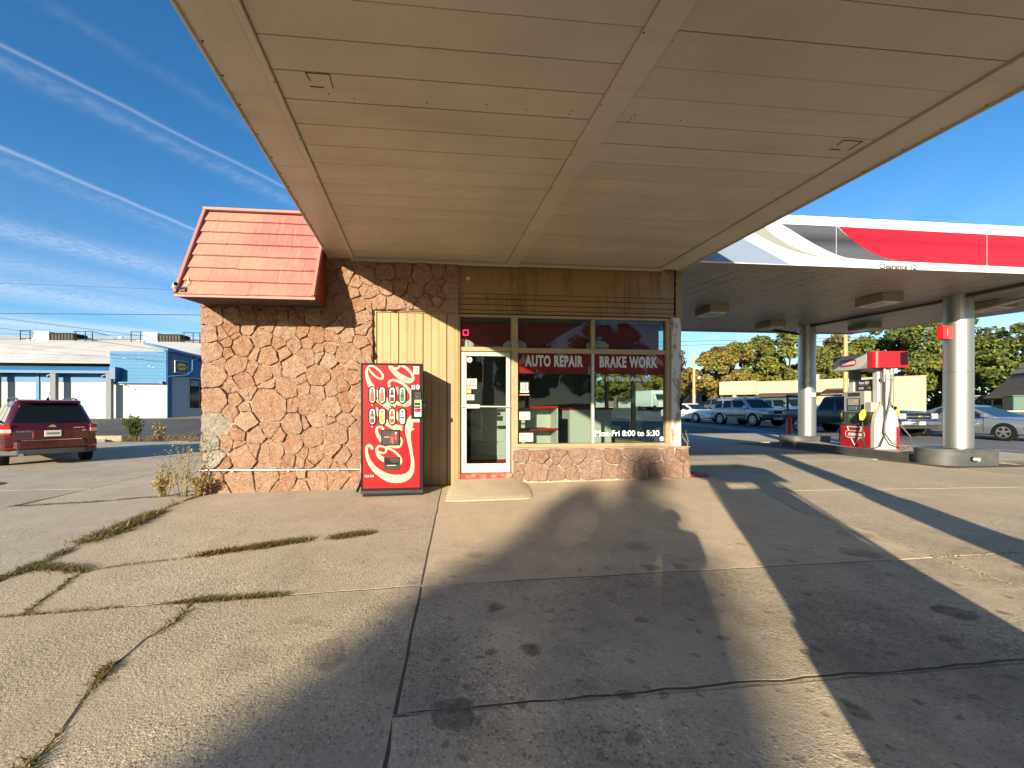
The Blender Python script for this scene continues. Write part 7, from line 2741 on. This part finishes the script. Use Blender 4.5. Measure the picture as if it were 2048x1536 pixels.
FR = mat('red_petals', (.55, .02, .03), .6); FW = mat('white_petals', (.75, .7, .68), .6); FP = mat('orange_petals', (.6, .2, .05), .6); FY = mat('yellow_petals', (.70, .58, .05), .6)
flowerbed('flower_bed', '', 40.8, 23.6, .42, 4.2, .9, 3, [LEAF_G, FR, FW, FR, FP])
flowerbed('flower_bed', '', 35.2, 40.2, .75, 2.0, .9, 4, [LEAF_D, FY, FY, FR])
sprig('green_bush', 'dark shrub beside the yellow flower bed left of the far silver column', 'bush', (33.2, 41.2, gz(33, 41)), 1.5, 60, BUSHG, 16, 1.2, .09, .7, 50, .7)

# houses in the gap under the trees
def house(x, y, rz, label, wc, rc, L=9, D=7, H=2.7):
    t = thing('house', label, 'house', (x, y, gz(x, y)), rz)
    q = MB(); q.box(-L / 2, L / 2, -D / 2, D / 2, -.3, H); q.build('wall', wc, t)
    q = MB(); q.prism([(-D / 2 - .4, H + .001), (D / 2 + .4, H + .001), (0, H + 2.0)], -L / 2 - .3, L / 2 + .3, 'x'); q.build('roof', rc, t)
    for k in (-2.4, 1.6):
        q = MB(); q.box(k - .7, k + .7, -D / 2 - .04, -D / 2 - .001, .9, 2.1); f = q.build('window', SWHITE2, t)
        q = MB(); q.box(k - .6, k + .6, -D / 2 - .06, -D / 2 - .041, 1.0, 2.0); q.build('pane', CARGLASS, f)
    q = MB(); q.box(-.6, .4, -D / 2 - .05, -D / 2 - .001, 0, 2.1); q.build('door', mat('house_door', (.2, .15, .12), .6), t)


RG = mat('grey_house_roof', (.17, .165, .17), .9, var=.15, scale=3)
house(33.5, 72, R(-20), 'grey roofed house beyond the white van', SWHITE, RG)
house(46.5, 62, R(-25), 'grey house in the shade under the olive trees', mat('lilac_grey_wall', (.33, .31, .36), .8), RG)

# poles and wires
def pole(x, y, h, r, label, arm=True):
    t = thing('utility_pole', label, 'utility pole', (x, y, gz(x, y) - .2))
    q = MB(); q.lathe([(r, 0), (r * .72, h)], n=12); q.build('pole', WOODP, t, smooth=40)
    if arm:
        q = MB(); q.box(-1.1, 1.1, -.06, .06, h - .6, h - .46); q.build('crossarm', WOODP, t)
        q = MB()
        for xx in (-1, -.5, .5, 1):
            q.lathe([(.04, h - .459), (.05, h - .36), (.02, h - .30)], c=(xx, 0, 0), n=8)
        q.build('insulator', SWHITE, t)


pole(30.4, 44.5, 6.9, .17, 'pale bare wooden pole between the corner post and the rust coloured tree', False)
pole(36.0, 32.6, 11.2, .17, 'tall wooden utility pole rising behind the pump valance')


def wire(pts, r, label, sag=.5):
    q = MB()
    P = []
    for (a, b_) in zip(pts[:-1], pts[1:]):
        a, b_ = Vector(a), Vector(b_)
        for k in range(12):
            t = k / 12
            P.append(a.lerp(b_, t) - Vector((0, 0, sag * 4 * t * (1 - t))))
    P.append(Vector(pts[-1]))
    q.tube(P, r, 5)
    tag(q.build('power_line', WIRE, normals=False), label, 'power line', 'power lines')


def ext(a, b, t0, t1):
    a, b = Vector(a), Vector(b)
    return [tuple(a.lerp(b, t0)), tuple(a.lerp(b, t1))]


wire(ext((-27.76, 30.9, 7.68), (-14.24, 29.55, 7.58), -2.5, 1.6), .018, 'thick dark cable level across the sky left of the stone wall', .0)
wire(ext((-29.75, 33.1, 7.81), (-19.5, 32.09, 6.53), -1.5, 1.6), .013, 'thin wire slanting down to the right over the rooftop units, upper one', .0)
wire(ext((-29.75, 33.1, 7.1), (-20.91, 32.23, 5.89), -1.5, 1.7), .013, 'thin wire slanting down to the right over the rooftop units, lower one', .0)
wire(ext((-29.75, 33.1, 6.68), (-15.26, 31.67, 6.53), -1.5, 1.4), .012, 'thin wire level with the tops of the rooftop units', .0)
wire(ext((-29.75, 33.1, 6.32), (-15.26, 31.67, 6.25), -1.5, 1.4), .012, 'lowest thin level wire in front of the rooftop units', .0)
wire(ext((-39.66, 44.14, 13.28), (-22.7, 42.45, 12.62), -1.2, 1.5), .012, 'faint highest wire crossing the cirrus left of the mansard', .0)
wire(ext((21.96, 33.99, 7.1), (51.13, 31.09, 7.74), -.5, 1.5), .018, 'upper of the two wires below the pump canopy', .0)
wire(ext((21.96, 33.99, 6.76), (51.13, 31.09, 7.57), -.5, 1.5), .018, 'lower of the two wires below the pump canopy', .0)
wire([(26.0, 45.6, 4.2), (30.4, 44.5, 6.75)], .012, 'guy wire from the pale bare pole to the corner post', .2)
# dark hills far off close the horizon
hb = MB()
g = random.Random(9)
n = 90
ring0, ring1 = [], []
for k in range(n):
    a = 2 * math.pi * k / n
    ring0.append((230 * math.cos(a), 230 * math.sin(a), -6))
    ring1.append((238 * math.cos(a), 238 * math.sin(a), 3.2 + 1.8 * math.sin(a * 5) + g.uniform(-.8, .8)))
hb.rings([ring0, ring1], caps=False)
structure(hb.build('hills', mat('distant_scrub', (.06, .07, .05), .95, var=.3, scale=.05)))
# ------------------------------------------------------------------ the photographer, whose shadow falls on the forecourt
def skinned(edges, root, levels=2):
    """edges: list of chains of (x, y, z, radius); shared points are merged"""
    key, vs_, rad, es = {}, [], [], []

    def vid(p):
        k = tuple(round(c, 4) for c in p[:3])
        if k not in key:
            key[k] = len(vs_)
            vs_.append(p[:3])
            rad.append(p[3])
        return key[k]
    for ch in edges:
        ids = [vid(p) for p in ch]
        es += list(zip(ids[:-1], ids[1:]))
    me = bpy.data.meshes.new('person')
    me.from_pydata(vs_, es, [])
    o = bpy.data.objects.new('person', me)
    col.objects.link(o)
    sk = o.modifiers.new('skin', 'SKIN')
    sk.use_smooth_shade = True
    o.modifiers.new('sub', 'SUBSURF').levels = levels
    lay = me.skin_vertices[0].data if me.skin_vertices else None
    if lay is None:
        bm_ = bmesh.new(); bm_.from_mesh(me)
        bm_.verts.layers.skin.verify()
        bm_.to_mesh(me); bm_.free()
        lay = me.skin_vertices[0].data
    for i, d in enumerate(lay):
        d.radius = (rad[i], rad[i])
        d.use_root = (i == root)
    dg = bpy.context.evaluated_depsgraph_get()
    dg.update()
    m2 = bpy.data.meshes.new_from_object(o.evaluated_get(dg))
    bpy.data.objects.remove(o)
    return m2


PX, PY = -.03, -.46
zg_ = gz(0, -.4)
ch = [[(PX, PY, .95, .15), (PX, PY, 1.13, .135), (PX, PY + .01, 1.30, .16), (PX, PY + .005, 1.40, .12), (PX, PY + .02, 1.49, .055), (PX, PY + .045, 1.56, .075), (PX, PY + .055, 1.64, .088), (PX, PY + .05, 1.70, .07)]]
for sg in (-1, 1):
    ch.append([(PX, PY, .95, .15), (PX + sg * .095, PY, .88, .10), (PX + sg * .11, PY + .02, .50, .062), (PX + sg * .125, PY - .02, .10, .045), (PX + sg * .135, PY + .07, .045, .045), (PX + sg * .14, PY + .16, .035, .032)])
    ch.append([(PX, PY + .005, 1.40, .12), (PX + sg * .17, PY, 1.41, .072), (PX + sg * .25, PY + .09, 1.17, .05), (PX + sg * .16, PY + .27, 1.24, .038), (PX + sg * .10, PY + .34, 1.31, .028), (PX + sg * .088, PY + .375, 1.345, .030)])
    hx, hy, hz = PX + sg * .088, PY + .375, 1.345
    for k in range(4):                    # four fingers curled round the edge of the phone
        z0 = hz + .035 - .021 * k
        ln = (.9, 1.0, .95, .75)[k]
        ch.append([(hx, hy, hz, .030), (hx + sg * .006, hy + .025, z0, .010), (hx - sg * .006, hy + .025 + .030 * ln, z0 + .004, .0085), (hx - sg * .028, hy + .030 + .038 * ln, z0 + .005, .0075), (hx - sg * .045, hy + .026 + .036 * ln, z0 + .004, .0065)])
    ch.append([(hx, hy, hz, .030), (hx - sg * .015, hy + .005, hz - .02, .012), (hx - sg * .04, hy + .022, hz - .012, .010), (hx - sg * .058, hy + .03, hz + .004, .008)])
pm = skinned(ch, 0)
SKINM = mat('skin', (.45, .27, .19), .5, var=.06)
JACK = mat('dark_jacket', (.03, .035, .05), .8, var=.15)
TROU = mat('dark_trousers', (.025, .03, .045), .85, var=.15)
SHOE = mat('dark_shoes', (.02, .018, .016), .6)
for m_ in (SKINM, JACK, TROU, SHOE):
    pm.materials.append(m_)
for p_ in pm.polygons:
    c = p_.center
    if c.z < .11:
        p_.material_index = 3
    elif c.z < .97:
        p_.material_index = 2
    elif c.z < 1.46 and not (c.y > PY + .30):
        p_.material_index = 1
    p_.use_smooth = True
person = tag(link('person', pm, None, (0, 0, zg_)), 'person in dark jacket and trousers standing behind the camera holding up a phone', 'person')
q = MB()
hc = Vector((PX, PY + .035, 1.665))
rs_ = []
for k in range(7):
    t = k / 6
    zz = -.05 + .145 * t
    rr_ = .098 * math.sqrt(max(.02, 1 - (t * .97) ** 2.2))
    rs_.append([(hc.x + rr_ * math.cos(6.283 * i / 16), hc.y - .012 + rr_ * 1.12 * math.sin(6.283 * i / 16) - (.02 if math.sin(6.283 * i / 16) > .3 and k < 3 else 0), hc.z + zz) for i in range(16)])
q.rings(rs_); q.build('hair', mat('brown_hair', (.06, .035, .02), .7, var=.3, scale=40), person, smooth=60)
q = MB()
for sg in (-1, 1):
    q.lathe([(.004, -.005), (.012, 0), (.004, .006)], c=(PX + sg * .032, PY + .140, 1.645), axis='y', n=10)
q.build('eyes', mat('eye_dark', (.03, .02, .02), .2), person)
q = MB(); q.add([(PX - .012, PY + .135, 1.605), (PX + .012, PY + .135, 1.605), (PX, PY + .132, 1.655), (PX, PY + .165, 1.61)], [(0, 1, 3), (1, 2, 3), (2, 0, 3), (0, 2, 1)]); q.build('nose', SKINM, person)
q = MB(); q.box(PX - .025, PX + .025, PY + .125, PY + .137, 1.572, 1.580); q.build('mouth', mat('lips', (.35, .12, .1), .5), person, bevel=.003)
q = MB()
for sg in (-1, 1):
    q.lathe([(.02, -.006), (.03, 0), (.02, .008)], c=(PX + sg * .092, PY + .045, 1.635), axis='x', n=12)
q.build('ears', SKINM, person)
q = MB(); q.box(PX - .077, PX + .077, -.062, -.053, 1.315, 1.388)
tag(q.build('phone', BLACK, bevel=.004), 'black phone held sideways in both hands of the person behind the camera', 'phone')

# ------------------------------------------------------------------ far greenery closing the gaps under the trees
g = np.random.default_rng(77)
N = 15000
a = g.uniform(R(18), R(80), N)
rad = g.uniform(88, 100, N)
hmax = 4.2 + 1.6 * np.sin(a * 17) + 1.2 * np.sin(a * 41 + 1)
z = np.abs(g.uniform(0, 1, N)) ** .8 * hmax + 1.2
c = np.stack([rad * np.sin(a), rad * np.cos(a), z], 1)
nr = g.normal(0, 1, (N, 3)); nr /= np.linalg.norm(nr, axis=1)[:, None]
b1 = np.cross(nr, g.normal(0, 1, (N, 3))); b1 /= np.linalg.norm(b1, axis=1)[:, None]
b2 = np.cross(nr, b1)
s = g.uniform(.25, .7, (N, 1))
v = np.stack([c - b1 * s, c - b2 * s * .6, c + b1 * s, c + b2 * s * .6], 1)
me = bpy.data.meshes.new('treeline')
me.vertices.add(N * 4); me.vertices.foreach_set('co', v.reshape(-1))
me.loops.add(N * 4); me.loops.foreach_set('vertex_index', np.arange(N * 4, dtype=np.int32))
me.polygons.add(N); me.polygons.foreach_set('loop_start', np.arange(0, N * 4, 4, dtype=np.int32))
me.update(calc_edges=True)
me.materials.append(LEAF_D)
stuff(link('treeline', me))
